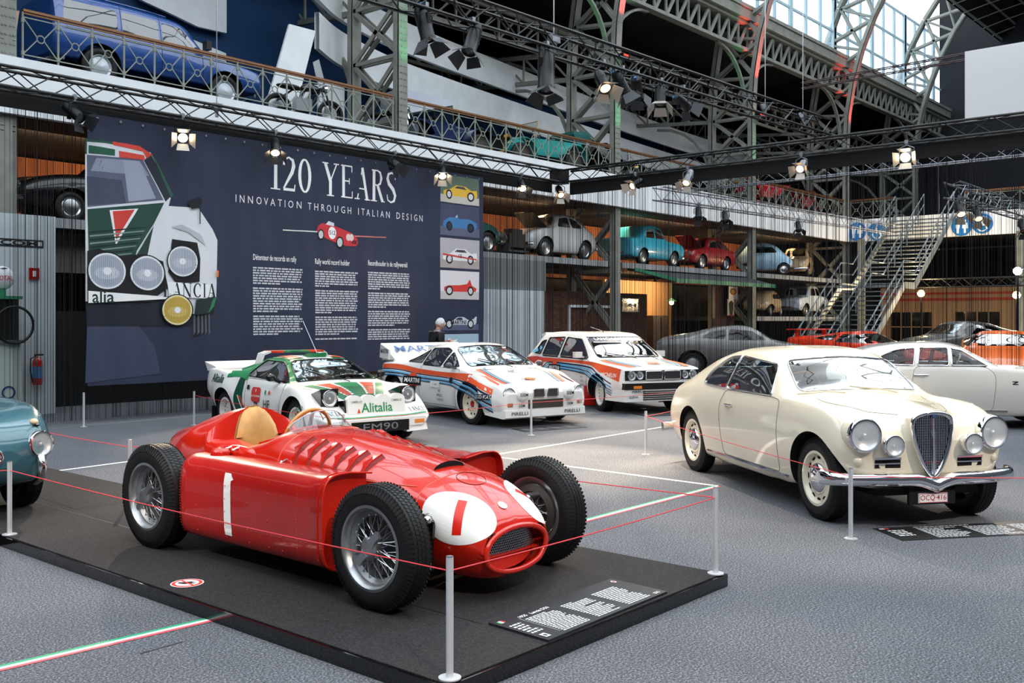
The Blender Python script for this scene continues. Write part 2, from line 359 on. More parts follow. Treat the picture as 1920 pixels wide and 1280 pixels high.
# ---------------------------------------------------------------- iron columns with their arched ribs
def rib_pts(y0, z0, R, a1, n=9):                    # springs vertically at (y0, z0) and bends over the nave
    return [(y0-R+R*math.cos(a), z0+R*math.sin(a)) for a in (math.radians(a1)*i/n for i in range(n+1))]
def iron_column(X, label, zoff=0.):
    t = thing('iron_arch_column', label, 'column', (X, YB, 0), 0, 'lattice iron columns along the gallery')
    inn = [(0, 0.0), (0, 6.3)]+[(y, z) for y, z in rib_pts(0, 9.6, 13.6, 88, 14)]
    out = [(1.75, 0.0), (1.75, 6.3)]+[(y, z) for y, z in rib_pts(1.75, 9.6, 15.2, 88, 14)]
    for nm, pts in (('inner_flange', inn), ('outer_flange', out)):
        f = MB()
        for (a, b), (c, d) in zip(pts, pts[1:]):
            L = math.hypot(c-a, d-b); nrm = Vector((0, d-b, -(c-a))).normalized()
            f.bar((0, a, b), (0, c, d+.0), .29, .05, up=nrm)
            for sx in (-.13, .13): f.bar(Vector((sx, a, b))+nrm*.09, Vector((sx, c, d))+nrm*.09, .03, .2, up=nrm)
        if nm == 'inner_flange':                    # rivet heads in two rows on the front plate
            for z in np.arange(5.2, 9.5, .16):
                for x in (-.1, -.04, .04, .1): f.box((x, -.03, z), (.03, .02, .03))
        f.build(nm, iron, t)
    lac = MB()
    Pi = [(0, z) for z in (1.2, 3.2, 5.0, 6.6, 8.2, 9.6)]+rib_pts(0, 9.6, 13.6, 88, 14)[1:]
    Po = [(1.75, z) for z in (1.2, 3.2, 5.0, 6.6, 8.2, 9.6)]+rib_pts(1.75, 9.6, 15.2, 88, 14)[1:]
    for i in range(len(Pi)-1):
        a, b, c, d = Pi[i], Pi[i+1], Po[i], Po[i+1]
        for sx in (-.1, .1):
            lac.bar((sx, *a), (sx, *d), .05, .12); lac.bar((sx, *c), (sx, *b), .05, .12); lac.bar((sx, *b), (sx, *d), .05, .1)
    lac.build('lattice', iron, t); return t
colab = ['grey iron lattice column at the left edge of the banner gallery', 'green lit iron column rising behind the right part of the banner', 'iron column with red lamp box behind the crossing of the overhead truss',
         'iron column turning into an arch left of the bright windows', 'arched iron rib with pink flange in front of the bright windows', 'arched iron rib in the middle of the bright windows', 'arched iron rib at the far end of the bright windows']
for X, lb in zip(COLX, colab): iron_column(X, lb)
# aisle roof trusses, one behind each column, dark and arched
for i, X in enumerate(COLX[:-1]):
    t = MB()
    for z in (9.6, 10.5): t.bar((X, 19.9, z), (X, 30, z+.9), .14, .14)
    for k in range(10):
        y = 19.9+k; z = 9.6+.09*k; t.bar((X, y, z), (X, y+1, z+.99), .06); t.bar((X, y, z), (X, y, z+.9), .06)
    for k in range(6):
        a0, a1 = math.radians(180-15*k), math.radians(165-15*k); t.bar((X, 22.4+2.5*math.cos(a0), 7.2+2.4*math.sin(a0)), (X, 22.4+2.5*math.cos(a1), 7.2+2.4*math.sin(a1)), .1)
    tag(t.build('aisle_roof_truss', iron), 'dark lattice roof truss over the aisle behind ' + ['the blue four wheel drive', 'the green lit column', 'the column with the red lamp box', 'the first arch by the windows', 'the pink flanged arch', 'the arch in the middle of the windows'][i], 'roof truss', 'lattice trusses of the aisle roof')
# longitudinal lattice girder lower in the aisle
for Y, z, lb in ((21.2, 10.75, 'long lattice girder running deep in the aisle above the white bands'), (25., 10.6, 'long dark lattice girder far back in the aisle')):
    t = MB()
    for dz in (0, .95): t.bar((8, Y, z+dz), (60, Y, z+dz), .1, .12)
    for k in range(52):
        t.bar((8+k, Y, z), (9+k, Y, z+.95), .06); t.bar((8+k, Y, z), (8+k, Y, z+.95), .06)
    tag(t.build('aisle_girder', iron), lb, 'roof girder')
# arched brackets under the main girder at each column
br = MB()
for X in COLX:
    for s in (-1, 1):
        pts = [(X+s*(2.3-2.3*math.cos(math.radians(a))), 18.35, 9.8+2.3*math.sin(math.radians(a))) for a in range(0, 91, 10)]
        for a, b in zip(pts, pts[1:]): br.bar(a, b, .14, .08)
st(br.build('trim_6', iron))
# ================================================================= TRUSSES, CURTAINS, BANNER, GALLERY FURNITURE
truss_m = mat('black_truss_tube', '#0e0f11', .42); valance_m = mat('black_valance_cloth', '#08090b', .7)
def truss(label, a, b, size=.29, r=.025, bay=.42, m=truss_m, cat='lighting truss', braces=True):
    a, b = Vector(a), Vector(b); u, v, d = basis(b-a); L = (b-a).length; h = size/2
    if abs(v.z) < abs(u.z): u, v = v, u
    t = thing('lighting_truss', label, cat, a)
    cs = [u*(i*h)+v*(j*h) for i, j in ((-1, -1), (1, -1), (1, 1), (-1, 1))]
    for c in cs: MB().cyl(c, c+d*L, r, 8).build('chord', m, t, 40)
    lc = MB(); n = max(2, int(L/bay))
    for k in range(4):
        p, q = cs[k], cs[(k+1) % 4]
        for i in range(n):
            s0, s1 = d*(L*i/n), d*(L*(i+1)/n)
            lc.cyl((p if i % 2 else q)+s0, (q if i % 2 else p)+s1, r*.42, 5, caps=False)
    lc.build('lacing', m, t); return t
TZ = 5.14
T1 = truss('long black truss above the banner along the gallery', (-3, 14.9, TZ), (19.0, 14.9, TZ))
T2 = truss('long black truss running from the banner corner to the right edge', (19.2, 14.72, TZ), (19.2, -3, TZ))
T3 = truss('black truss hanging highest across the hall with a row of spotlights', (3.5, 8.2, 5.26), (19.2, 8.2, 5.5), .3)
tag(MB().box((19.12, 14.9, TZ), (.34, .34, .34)).build('truss_corner_block', truss_m), 'black corner block joining the two long trusses', 'truss corner')
T4 = truss('pale truss seen through the string curtain below the gallery right of the iron column', (20.6, 13.0, 4.72), (36.5, 13.0, 4.95), .3, .02, m=mat('silver_truss', '#8f9299', .4, .6))
T5 = truss('silver truss crossing behind the string curtain above the stairs', (27.5, 16.2, 5.9), (27.5, 3, 6.0), .32, .022, m=MATS['silver_truss'])
T6 = truss('silver truss at the right edge in front of the white gallery fascia', (20.4, 6.1, 4.2), (33, 6.1, 4.2), .3, .02, m=MATS['silver_truss'])
T7 = truss('thin dark truss far behind the stairs', (43.5, 15.5, 3.2), (43.5, 2, 3.2), .35, .03)
# valances of black cloth under the two long trusses
tag(MB().box((19.42, 6.0, 4.9), (.03, 17.6, .36)).build('black_valance', valance_m), 'black cloth band under the truss on the right', 'valance')
tag(MB().box((8.2, 15.17, 4.93), (21.9, .04, .3)).build('black_valance', valance_m), 'black cloth band under the truss behind the banner', 'valance')
# hanging cables that carry the trusses
for i, (p, top) in enumerate((((9.55, 14.9, 5.3), 14), ((16.6, 8.2, 5.5), 16), ((18.2, 8.2, 5.6), 17), ((18.9, 3.5, 5.3), 15), ((10.4, 8.2, 5.4), 14))):
    h = MB().cyl((p[0], p[1], p[2]), (p[0], p[1], top), .008, 5).box((p[0], p[1], p[2]), (.16, .1, .1)).cyl(p, (p[0], p[1], p[2]-.18), .03, 6)
    tag(h.build('hoist_cable', steel), 'thin steel hoist cable over the ' + ['truss above the banner, in front of the blue vehicle', 'highest truss near its right end', 'end of the highest truss', 'long truss near the right edge', 'highest truss between the spotlights'][i], 'cable')
# ---- string curtains: hundreds of loose threads that nobody could count
st_blk = mat('black_string', '#0a0a0c', .8)
def curtain(label, p0, p1, z0, z1, step, seed, clump=.5):
    rnd = random.Random(seed); p0, p1 = Vector((*p0, 0)), Vector((*p1, 0)); L = (p1-p0).length; d = (p1-p0)/L; n = Vector((-d.y, d.x, 0)); mb = MB(); x = 0.
    while x < L:
        w = rnd.choice((.004, .005, .006, .009)); o = rnd.uniform(-.04, .04); sw = rnd.uniform(-.012, .012)
        a = p0+d*x+n*o; b = a+d*sw; A, B = [Vector((q.x, q.y, z)) for q, z in ((a, z1), (b, z0))]
        mb.add([A-d*w/2, A+d*w/2, A+n*w, B-d*w/2, B+d*w/2, B+n*w], [(0, 1, 4, 3), (1, 2, 5, 4), (2, 0, 3, 5)])
        x += step*rnd.choice((.35, .6, .8, 1., 1.3, 2.2, 3.) if rnd.random() < clump else (.4, .6, .8))
    return tag(mb.build('string_curtain', st_blk), label, 'string curtain', kind='stuff')
curtain('black string curtain left of the banner in front of the white wall panel', (-2, 15.25), (7.5, 15.25), .06, 4.8, .028, 1)
curtain('black string curtain right of the banner before the pale car', (16.5, 15.25), (19.3, 15.25), .06, 4.8, .028, 2)
curtain('long black string curtain along the right in front of the stairs', (19.49, 15.2), (19.49, -2), .06, 4.75, .026, 3)
curtain('black string curtain hanging below the banner edge', (7.5, 15.3), (16.5, 15.3), .06, .75, .03, 4)
# ---- the banner
ban_m = mat('navy_printed_cloth', '#2b3147', .75, noise=(1.2, .1))
BX0, BX1, BZ0, BZ1, BYP = 7.36, 16.52, .60, 4.86, 15.06
def rip(x, z): return .012*math.sin(x*5.1+.6*z)*(1-.6*(z-BZ0)/4.3)+.008*math.sin(x*13+1.7*z)
def bp(x, z, o=0.): return Vector((x, BYP+rip(x, z)-o, z))
ban = thing('exhibition_banner', 'huge navy printed banner with rally car picture and 120 YEARS lettering', 'banner', (0, 0, 0))
nx, nz = 150, 30; V = [bp(BX0+(BX1-BX0)*i/nx, BZ0+(BZ1-BZ0)*j/nz) for i in range(nx+1) for j in range(nz+1)]
obj('cloth', V, [(i*(nz+1)+j, (i+1)*(nz+1)+j, (i+1)*(nz+1)+j+1, i*(nz+1)+j+1) for i in range(nx) for j in range(nz)], ban_m, ban, 60)
def PB(px, py):                                     # banner coordinates of a spot seen in the photograph
    p = WY(px, py, BYP); return p.x, p.z
PR = {}
def pm(c, rough=.7):
    if c not in PR: PR[c] = mat('print_'+c.strip('#'), c, rough)
    return PR[c]
class Print:                                        # flat printed shapes gathered by colour into one mesh with several inks
    def __init__(s): s.d = []
    def poly(s, pts, c): s.d.append((poly_vf(pts, .07), c)); return s
    def vf(s, vf, c): s.d.append((vf, c)); return s
    def build(s, name, parent, fn, o0=.004, do=.0008):
        mb = MB(); cs = []
        for i, (vf, c) in enumerate(s.d):
            if c not in cs: cs.append(c)
            mb.cur = cs.index(c); flat(mb, vf, lambda a, b: fn(a, b, o0+do*i))
        o = obj(name, mb.v, mb.f, [pm(c) for c in cs], parent, None, mb.m); return o
def shift(vf, x, y): return [(a+x, b+y) for a, b in vf[0]], vf[1]
t = PB(625, 337); h = 1.02
Print().vf(shift(fit(roman('120 YEARS', .66, 1, .05), PB(507, 337)[0], PB(742, 337)[0], .66), 0, t[1]), '#f2f2f2').build('headline_lettering', ban, bp)
a, b = PB(441, 372), PB(793, 409)
Print().vf(shift(fit(text2('INNOVATION THROUGH ITALIAN DESIGN', .2, spacing=1.62), a[0], b[0], .135), 0, (a[1]+b[1])/2), '#e9e9ea').build('subtitle_lettering', ban, bp)
for px, w, ttl in ((474, 2.0-.62, 'Détenteur de records en rally'), (590, 1.2, 'Rally world record holder'), (689, 1.18, 'Recordhouder in de rallywereld')):
    x0, z0 = PB(px, {474: 482, 590: 490, 689: 493}[px]); x1 = PB({474: 568, 590: 671, 689: 768}[px], 500)[0]
    vf = text2(ttl, .15, align='LEFT', bold=.008); mx = max(p[0] for p in vf[0]); sc = (PB({474: 556, 590: 655, 689: 763}[px], 490)[0]-x0)/mx
    Print().vf(shift(([(p[0]*sc, p[1]) for p in vf[0]], vf[1]), x0, z0), '#f0f0f0').build('column_title', ban, bp)
    rnd = random.Random(px); tx = Print(); z = z0-.2; zend = PB(px, 637)[1]
    para = 0; nl = rnd.randint(6, 9); V, F = [], []
    while z > zend:
        x = x0; last = para >= nl; end = x0+(x1-x0)*(rnd.uniform(.3, .7) if last else rnd.uniform(.93, 1.))
        while x < end:
            w = min(rnd.uniform(.04, .14), end-x); k = len(V); V += [(x, z), (x+w, z), (x+w, z+.027), (x, z+.027)]; F.append((k, k+1, k+2, k+3)); x += w+.018
        z -= .046; para += 1
        if last: z -= .046; para = 0; nl = rnd.randint(6, 9)
    tx.vf((V, F), '#c9cbd2').build('text_column', ban, bp)
# the printed rally car front at the banner's left
P = lambda *q: [PB(a, b) for a, b in q]
pic = Print()
pic.poly(P((160, 560), (405, 560), (400, 590), (360, 612), (163, 612)), '#171b28').poly(P((163, 612), (260, 612), (290, 650), (300, 700), (160, 718)), '#3c4159')
pic.poly(P((357, 580), (392, 575), (397, 620), (362, 632)), '#16181d')
for k in range(5): pic.poly(P((362+7*k, 590), (365+7*k, 588), (366+7*k, 622), (362+7*k, 628)), '#565a66')
pic.poly(P((160, 262), (238, 275), (265, 282), (282, 286), (320, 372), (316, 386), (372, 390), (398, 430), (407, 450), (405, 560), (390, 585), (345, 590), (330, 560), (160, 565)), '#d9dbe0')           # white body
pic.poly(P((163, 290), (268, 299), (306, 375), (164, 388)), '#5c6277').poly(P((180, 296), (262, 302), (280, 330), (170, 320)), '#8d93a6').poly(P((230, 300), (262, 302), (292, 372), (240, 378)), '#9aa0b2').poly(P((163, 330), (228, 338), (235, 380), (164, 384)), '#454a5d')    # windscreen
pic.poly(P((160, 259), (163, 259), (163, 289), (160, 288)), '#22543f')
pic.poly(P((270, 301), (282, 288), (320, 368), (310, 378)), '#252936').poly(P((283, 287), (292, 300), (325, 366), (321, 372)), '#2a5a45')
pic.poly(P((160, 261), (210, 266), (216, 270), (160, 265)), '#22543f').poly(P((210, 265), (262, 274), (285, 290), (275, 297), (268, 284), (212, 272)), '#d8463a').poly(P((166, 272), (215, 280), (215, 292), (166, 287)), '#1f5a41').poly(P((222, 283), (270, 291), (272, 300), (223, 295)), '#d8463a')
pic.poly(P((164, 392), (307, 380), (288, 420), (255, 470), (250, 490), (166, 470)), '#20453c').poly(P((204, 394), (258, 391), (216, 460)), '#e9e9ea').poly(P((210, 396), (251, 393), (217, 450)), '#cf3f35').poly(P((288, 424), (276, 478), (248, 488)), '#1d3a34')
for k in range(9): pic.poly(P((168, 434+7*k), (274-4*k, 425+7*k), (273-4*k, 427+7*k), (168, 437+7*k)), '#7f8f8c' if k % 2 else '#152923')
pic.poly(P((320, 425), (340, 421), (376, 440), (385, 460), (350, 435)), '#b5b8c0')                                                        # fender shading crease
pic.poly(P((322, 448), (368, 455), (374, 485), (372, 528), (330, 532), (314, 510)), '#0d0f14')                                            # lamp pod
pic.poly(P((163, 470), (185, 466), (225, 480), (270, 476), (305, 490), (314, 540), (280, 566), (163, 566)), '#0d0f14')
def lamp(cx, cy, r, glass='#aab0bc', rim='#dfe2e6'):
    (x, z) = PB(cx, cy); rx = PB(cx+r, cy)[0]-x; 
    pic.poly(ell(x, z, rx, rx*.93), '#0c0e13').poly(ell(x, z, rx*.93, rx*.87), rim).poly(ell(x, z, rx*.84, rx*.78), glass)
    V, F = [], []
    for q in range(-8, 9):
        hh = rx*.72*(1-(q/10)**2)**.5; k = len(V); xx = x+rx*q*.095; V += [(xx-.005, z-hh), (xx+.005, z-hh), (xx+.005, z+hh), (xx-.005, z+hh)]; F.append((k, k+1, k+2, k+3))
    pic.poly(ell(x, z-rx*.1, rx*.62, rx*.3), '#c9ced6' if glass[1] != 'c' else '#dcc47a').vf((V, F), '#8a90a0' if glass[1] != 'c' else '#a88c3c').poly(ell(x, z, rx*.2, rx*.18), '#e6e9ee')
lamp(200, 508, 37); lamp(275, 512, 34); lamp(341, 490, 29, '#b6bcc8')
pic.poly(P((164, 545), (310, 556), (320, 560), (164, 568)), '#f0f0f0').vf(shift(text2('alia', .28, bold=.012), *PB(192, 557)), '#1d3330')
pic.poly(P((312, 528), (398, 534), (395, 560), (316, 556)), '#eceef0').vf(shift(roman('LANCIA', .24, .95), *PB(355, 544)), '#14161b')
pic.poly(P((365, 562), (400, 556), (398, 575), (385, 588), (362, 590)), '#1d2b2a').poly(P((398, 560), (404, 556), (400, 574), (388, 588)), '#2e7a4e')
lamp(331, 581, 29, '#c9a94e', '#e4d9ad'); pic.poly(P((404, 506), (408, 508), (407, 520), (403, 518)), '#e07a3a')
pic.poly(P((348, 378), (372, 370), (377, 376), (372, 390), (356, 392)), '#12151c').poly(P((372, 390), (374, 390), (374, 420), (372, 420)), '#20242e')
pic.build('rally_car_picture', ban, bp, .004, .0005)
# six small car pictures down the right edge
def mini(pr, x0, x1, z0, z1, bgc, floor, body, glass_c, shape, wheels=(.22, .78), wc='#d5d5d5'):
    Wd, H = x1-x0, z1-z0
    pr.poly(rect(x0, z0, x1, z1), bgc)
    if floor: pr.poly(rect(x0, z0, x1, z0+.28*H), floor)
    q = lambda pts: [(x0+Wd*a, z0+H*b) for a, b in pts]
    pr.poly(q(shape[0]), body)
    for s in shape[1:]: pr.poly(q(s[0]), s[1] or glass_c)
    for w in wheels:
        pr.poly(ell(x0+Wd*w, z0+.3*H, .085*Wd, .085*Wd, 20), '#15161a').poly(ell(x0+Wd*w, z0+.3*H, .055*Wd, .055*Wd, 20), wc)
WEDGE = [[(.07, .3), (.07, .42), (.25, .5), (.4, .66), (.65, .66), (.8, .52), (.93, .56), (.95, .34), (.9, .26), (.1, .26)], [[(.36, .55), (.43, .63), (.62, .63), (.68, .54)], None]]
ROAD = [[(.06, .32), (.08, .46), (.22, .58), (.4, .6), (.5, .56), (.75, .58), (.92, .48), (.95, .36), (.9, .26), (.1, .26)], [[(.38, .6), (.42, .68), (.44, .68), (.44, .59)], '#9fb6c6']]
GP = [[(.1, .3), (.1, .42), (.2, .48), (.5, .5), (.68, .55), (.76, .72), (.82, .5), (.94, .4), (.92, .28), (.14, .26)]]
PROTO = [[(.06, .3), (.1, .36), (.3, .46), (.42, .64), (.6, .64), (.72, .5), (.86, .54), (.92, .66), (.95, .66), (.94, .34), (.9, .26), (.1, .26)], [[(.36, .5), (.44, .61), (.56, .61), (.58, .5)], '#22252e']]
x0, x1 = PB(824, 350)[0], PB(899, 350)[0]
pics = [(331, 382, '#5d7060', '#c5bfb4', '#e3b43c', '#3b4a50', WEDGE), (385, 443, '#454862', '#5b5f78', '#3f79ad', '#24324a', ROAD), (448, 503, '#b3afb4', '#aa9f9c', '#e6e4e4', '#3a3f4c', WEDGE), (508, 561, '#dedadc', '#c7c1c0', '#d23a34', '#22252e', GP), (580, 619, '#2b3147', '#565c78', '#cdd2dc', '#22252e', PROTO), (626, 672, '#a9c4d6', '#5f86a2', '#e9edf0', '#5b7488', PROTO)]
fr = [(0, 1)]
for i, (ya, yb, bgc, flr, bc, gc, shp) in enumerate(pics):
    za, zb = PB(862, ya)[1], PB(862, yb)[1]; pr = Print(); mini(pr, x0+.02, x1-.02, zb, za, bgc, flr, bc, gc, shp, wc='#cfd2d6' if i != 1 else '#2a3040')
    if i == 2: pr.poly([(x0+.1, zb+.27), (x1-.1, zb+.2), (x1-.1, zb+.23), (x0+.1, zb+.31)], '#c8423a').vf(shift(text2('10', .12, bold=.02), (x0+x1)/2, (za+zb)/2-.06), '#15161a')
    if i == 4: pr.vf(shift(text2('MARTINI', .13, bold=.02), (x0+x1)/2-.05, zb+.17), '#15161a')
    pr.build('car_picture', ban, bp, .004, .0004)
# the small red sports car with its tricolour line in the middle
c0, c1 = PB(594, 437), PB(671, 440); e0, e1 = PB(530, 432), PB(724, 446); pr = Print(); Z = (PB(630, 440)[1])
pr.poly([(e0[0], e0[1]), (c0[0]+.1, Z+.02), (c0[0]+.1, Z+.04), (e0[0], e0[1]+.02)], '#dfe6df').poly([(c1[0]-.1, Z-.01), (e1[0], e1[1]), (e1[0], e1[1]+.02), (c1[0]-.1, Z+.015)], '#d98079')
w = c1[0]-c0[0]; q = lambda pts: [(c0[0]+w*a, Z+w*b) for a, b in pts]
pr.poly(q([(0, .05), (.03, .14), (.12, .2), (.3, .18), (.45, .16), (.6, .12), (.85, .05), (.98, -.04), (1., -.13), (.95, -.19), (.7, -.2), (.5, -.16), (.2, -.08), (.03, -.03)]), '#c9323a').poly(q([(.2, .18), (.28, .25), (.42, .22), (.42, .16)]), '#d7dbe2')
pr.poly(ell(*q([(.37, .03)])[0], .1, .12), '#f2f2f2').vf(shift(text2('512', .11, bold=.015), *q([(.37, .03)])[0]), '#16171b')
for a, b, r in ((.09, -.02, .075), (.55, -.14, .085)): pr.poly(ell(*q([(a, b)])[0], w*r, w*r*1.35, 18), '#15161a').poly(ell(*q([(a, b)])[0], w*r*.7, w*r, 18), '#c7c9cd')
for a in (.75, .83): pr.poly(ell(*q([(a, -.03)])[0], .06, .07, 16), '#dfc9c4')
pr.poly(q([(.86, -.08), (.97, -.08), (.96, -.15), (.84, -.15)]), '#6e1d22')
pr.build('sports_car_picture', ban, bp, .004, .0006)
ey = MB()
for k in range(24): x = BX0+.15+k*(BX1-BX0-.3)/23; ey.cyl(bp(x, BZ1-.06, .004), bp(x, BZ1-.06, .012), .022, 8)
ey.build('eyelet_row', steel, ban)
# ---- gallery railings, one between each pair of columns
gal_m = mat('railing_grey_paint', '#8b9086', .5); brass = mat('brass_handrail', '#8a6242', .4, .5)
def railing(label, p0, p1, n):
    p0, p1 = Vector(p0), Vector(p1); d = (p1-p0)/n; H = .92; t = thing('gallery_railing', label, 'railing', p0, 0, 'railings along the gallery edge'); z = Vector((0, 0, 1))
    MB().bar((0, 0, H), d*n+z*H, .07, .045).bar((0, 0, H-.05), d*n+z*(H-.05), .03, .03).build('handrail', brass, t)
    for i in range(n+1): MB().cyl(d*i, d*i+z*(H-.03), .02, 8).cyl(d*i+z*.12, d*i+z*.2, .032, 8).cyl(d*i+z*.7, d*i+z*.78, .032, 8).build('baluster', gal_m, t, 40)
    r = MB()
    for i in range(n):
        o = d*i; c = o+d*.5+z*.46; r.bar(o+z*.8, o+d+z*.8, .02); r.bar(o+z*.13, o+d+z*.13, .02); k = .07
        oc = [c+(d.normalized()*math.cos(a)+z*math.sin(a))*k for a in (PI/8+PI/4*j for j in range(8))]
        for j in range(8): r.bar(oc[j], oc[(j+1) % 8], .018)
        for cx, cz, j in ((0, .8, 3), (1, .8, 0), (0, .13, 4), (1, .13, 7)): r.bar(o+d*cx+z*cz, oc[j], .018)
    r.build('lattice_panel', gal_m, t)
GZ = 6.24
railing('gallery railing with brass handrail in front of the blue four wheel drive', (7.66, 18.1, GZ), (16.55, 18.1, GZ), 14)
railing('gallery railing in front of the teal vintage car', (17.0, 18.1, GZ), (25.85, 18.1, GZ), 14)
railing('gallery railing right of the red lamp column above the string curtain', (26.4, 18.1, GZ), (35.2, 18.1, GZ), 14)
railing('gallery railing seen through the curtain in front of the red vehicles', (35.7, 18.1, GZ), (44.6, 18.1, GZ), 14)
railing('gallery railing at the far end left of the stair head', (44.9, 17.9, GZ), (44.9, 15.8, GZ), 4)
railing('gallery railing at the far end right of the stair head', (44.9, 12.9, GZ), (44.9, -3, GZ), 22)
# ---- white hanging bands that sweep along the gallery, white boards
plan = [(15.3, 19.4), (16.5, 20.15), (18.0, 20.75), (20, 21.3), (24, 21.95), (31.1, 22.9), (39.1, 23.8), (47, 24.3)]
def band(label, z0, z1, plan, th=.12):
    from_ = [Vector((*p, 0)) for p in plan]; pts = []
    for i in range(len(from_)-1):
        a, b, c, d = from_[max(i-1, 0)], from_[i], from_[i+1], from_[min(i+2, len(from_)-1)]
        for k in range(6):
            t = k/6; pts.append(.5*(2*b+(c-a)*t+(2*a-5*b+4*c-d)*t*t+(3*b-a-3*c+d)*t**3))
    pts.append(from_[-1]); V = []
    for i, p in enumerate(pts):
        d = (pts[min(i+1, len(pts)-1)]-pts[max(i-1, 0)]).normalized(); n = Vector((-d.y, d.x, 0))
        for o, z in ((0, z0), (0, z1), (th, z1), (th, z0)): V.append(p+n*o+Vector((0, 0, z)))
    F = [(4*i+k, 4*i+(k+1) % 4, 4*i+4+(k+1) % 4, 4*i+4+k) for i in range(len(pts)-1) for k in range(4)]
    return tag(obj('white_hanging_band', V, F, white_wall), label, 'hanging panel', 'white bands hanging over the gallery')
band('upper white curved band sweeping behind the iron columns', 9.5, 10.4, plan); band('lower white curved band sweeping behind the iron columns', 8.3, 9.2, plan)
band('white low band behind the teal vintage car', 6.9, 7.35, [(18, 21.2), (21, 21.9), (27, 23), (36, 24)])
def slab(label, pts, th, name='white_display_board', m=white_wall, cat='board'):   # a board with thickness standing in a plane of constant Y
    n = len(pts); V = [Vector(p) for p in pts]+[Vector(p)+Vector((0, th, 0)) for p in pts]
    F = [tuple(range(n)), tuple(range(2*n-1, n-1, -1))]+[(i, i+n, (i+1) % n+n, (i+1) % n) for i in range(n)]
    return tag(obj(name, V, F, m), label, cat)
slab('tall white board leaning on the gallery right of the blue four wheel drive', [WY(x, y, 19.3) for x, y in ((543, 45), (592, 58), (546, 240), (490, 232))], .06)
slab('low white board on the gallery behind the motorcycle', [WY(x, y, 20.2) for x, y in ((597, 150), (646, 165), (646, 268), (597, 262))], .06)
slab('white wall panel with curved lower edge above the blue vehicle', [WY(x, y, 21.9) for x, y in ((240, -30), (425, -30), (425, 62), (371, 50), (330, 30), (265, 0))], .1, 'white_wall_panel', cat='wall panel')
slab('white tapered wall panel right of the blue vehicle roof', [WY(x, y, 21.9) for x, y in ((323, 58), (424, 100), (424, 124), (380, 104), (345, 84))], .1, 'white_wall_panel', cat='wall panel')
slab('light blue backdrop panel behind the left end of the gallery', [WY(x, y, 21.6) for x, y in ((28, 20), (70, 20), (70, 110), (28, 110))], .1, 'pale_wall_panel', mat('pale_orange_panel', '#d9b79a', .6), 'wall panel')
# translucent white screen standing on the truss at the right
def scrim():
    m = bpy.data.materials.new('white_scrim'); m.use_nodes = True; nt = m.node_tree; nt.nodes.clear()
    o = nt.nodes.new('ShaderNodeOutputMaterial'); mx = nt.nodes.new('ShaderNodeMixShader'); t = nt.nodes.new('ShaderNodeBsdfTransparent'); d = nt.nodes.new('ShaderNodeBsdfDiffuse')
    d2 = nt.nodes.new('ShaderNodeBsdfTranslucent'); m2 = nt.nodes.new('ShaderNodeMixShader'); mx.inputs[0].default_value = .6; d.inputs[0].default_value = (.95, .95, .96, 1); d2.inputs[0].default_value = (.95, .95, .96, 1)
    nt.links.new(d.outputs[0], m2.inputs[1]); nt.links.new(d2.outputs[0], m2.inputs[2]); nt.links.new(t.outputs[0], mx.inputs[1]); nt.links.new(m2.outputs[0], mx.inputs[2]); nt.links.new(mx.outputs[0], o.inputs[0]); return m
tag(MB().box((19.5, 1.6, 5.97), (.01, 8.0, 1.35)).build('projection_scrim', scrim()), 'translucent white screen above the truss at the top right', 'screen')
red_tr = truss('thin red tipped truss over the white screen at the top right', (20.4, 9.2, 6.72), (20.4, -2, 6.9), .12, .012, .3, mat('red_tube', '#3a2426', .4))
# ================================================================= CAR BUILDER
def pchip(x, y, q):
    x = np.asarray(x, float); y = np.asarray(y, float); h = np.diff(x); d = np.diff(y)/h; n = len(x); m = np.zeros(n)
    for i in range(1, n-1):
        if d[i-1]*d[i] > 0:
            w1, w2 = 2*h[i]+h[i-1], h[i]+2*h[i-1]; m[i] = (w1+w2)/(w1/d[i-1]+w2/d[i])
    m[0], m[-1] = d[0], d[-1]
    k = np.clip(np.searchsorted(x, q)-1, 0, n-2); t = (q-x[k])/h[k]
    return y[k]*(1+2*t)*(1-t)**2+m[k]*h[k]*t*(1-t)**2+y[k+1]*t*t*(3-2*t)+m[k+1]*h[k]*t*t*(t-1)
def in_poly(px, pz, poly):
    p = np.asarray(poly); r = np.zeros(px.shape, bool); n = len(p); j = n-1
    for i in range(n):
        xi, zi, xj, zj = *p[i], *p[j]
        c = ((zi > pz) != (zj > pz)) & (px < (xj-xi)*(pz-zi)/((zj-zi) if abs(zj-zi) > 1e-12 else 1e-12)+xi); r ^= c; j = i
    return r
def near_poly(px, pz, poly):                        # nearest point of the outline and its distance
    p = np.asarray(poly, float); bd = np.full(px.shape, 1e9); bx = px.copy(); bz = pz.copy()
    for i in range(len(p)):
        a, b = p[i-1], p[i]; d = b-a; L = d@d
        if L < 1e-12: continue
        t = np.clip(((px-a[0])*d[0]+(pz-a[1])*d[1])/L, 0, 1); qx, qz = a[0]+t*d[0], a[1]+t*d[1]; e = np.hypot(px-qx, pz-qz); k = e < bd
        bd[k] = e[k]; bx[k] = qx[k]; bz[k] = qz[k]
    return bd, bx, bz
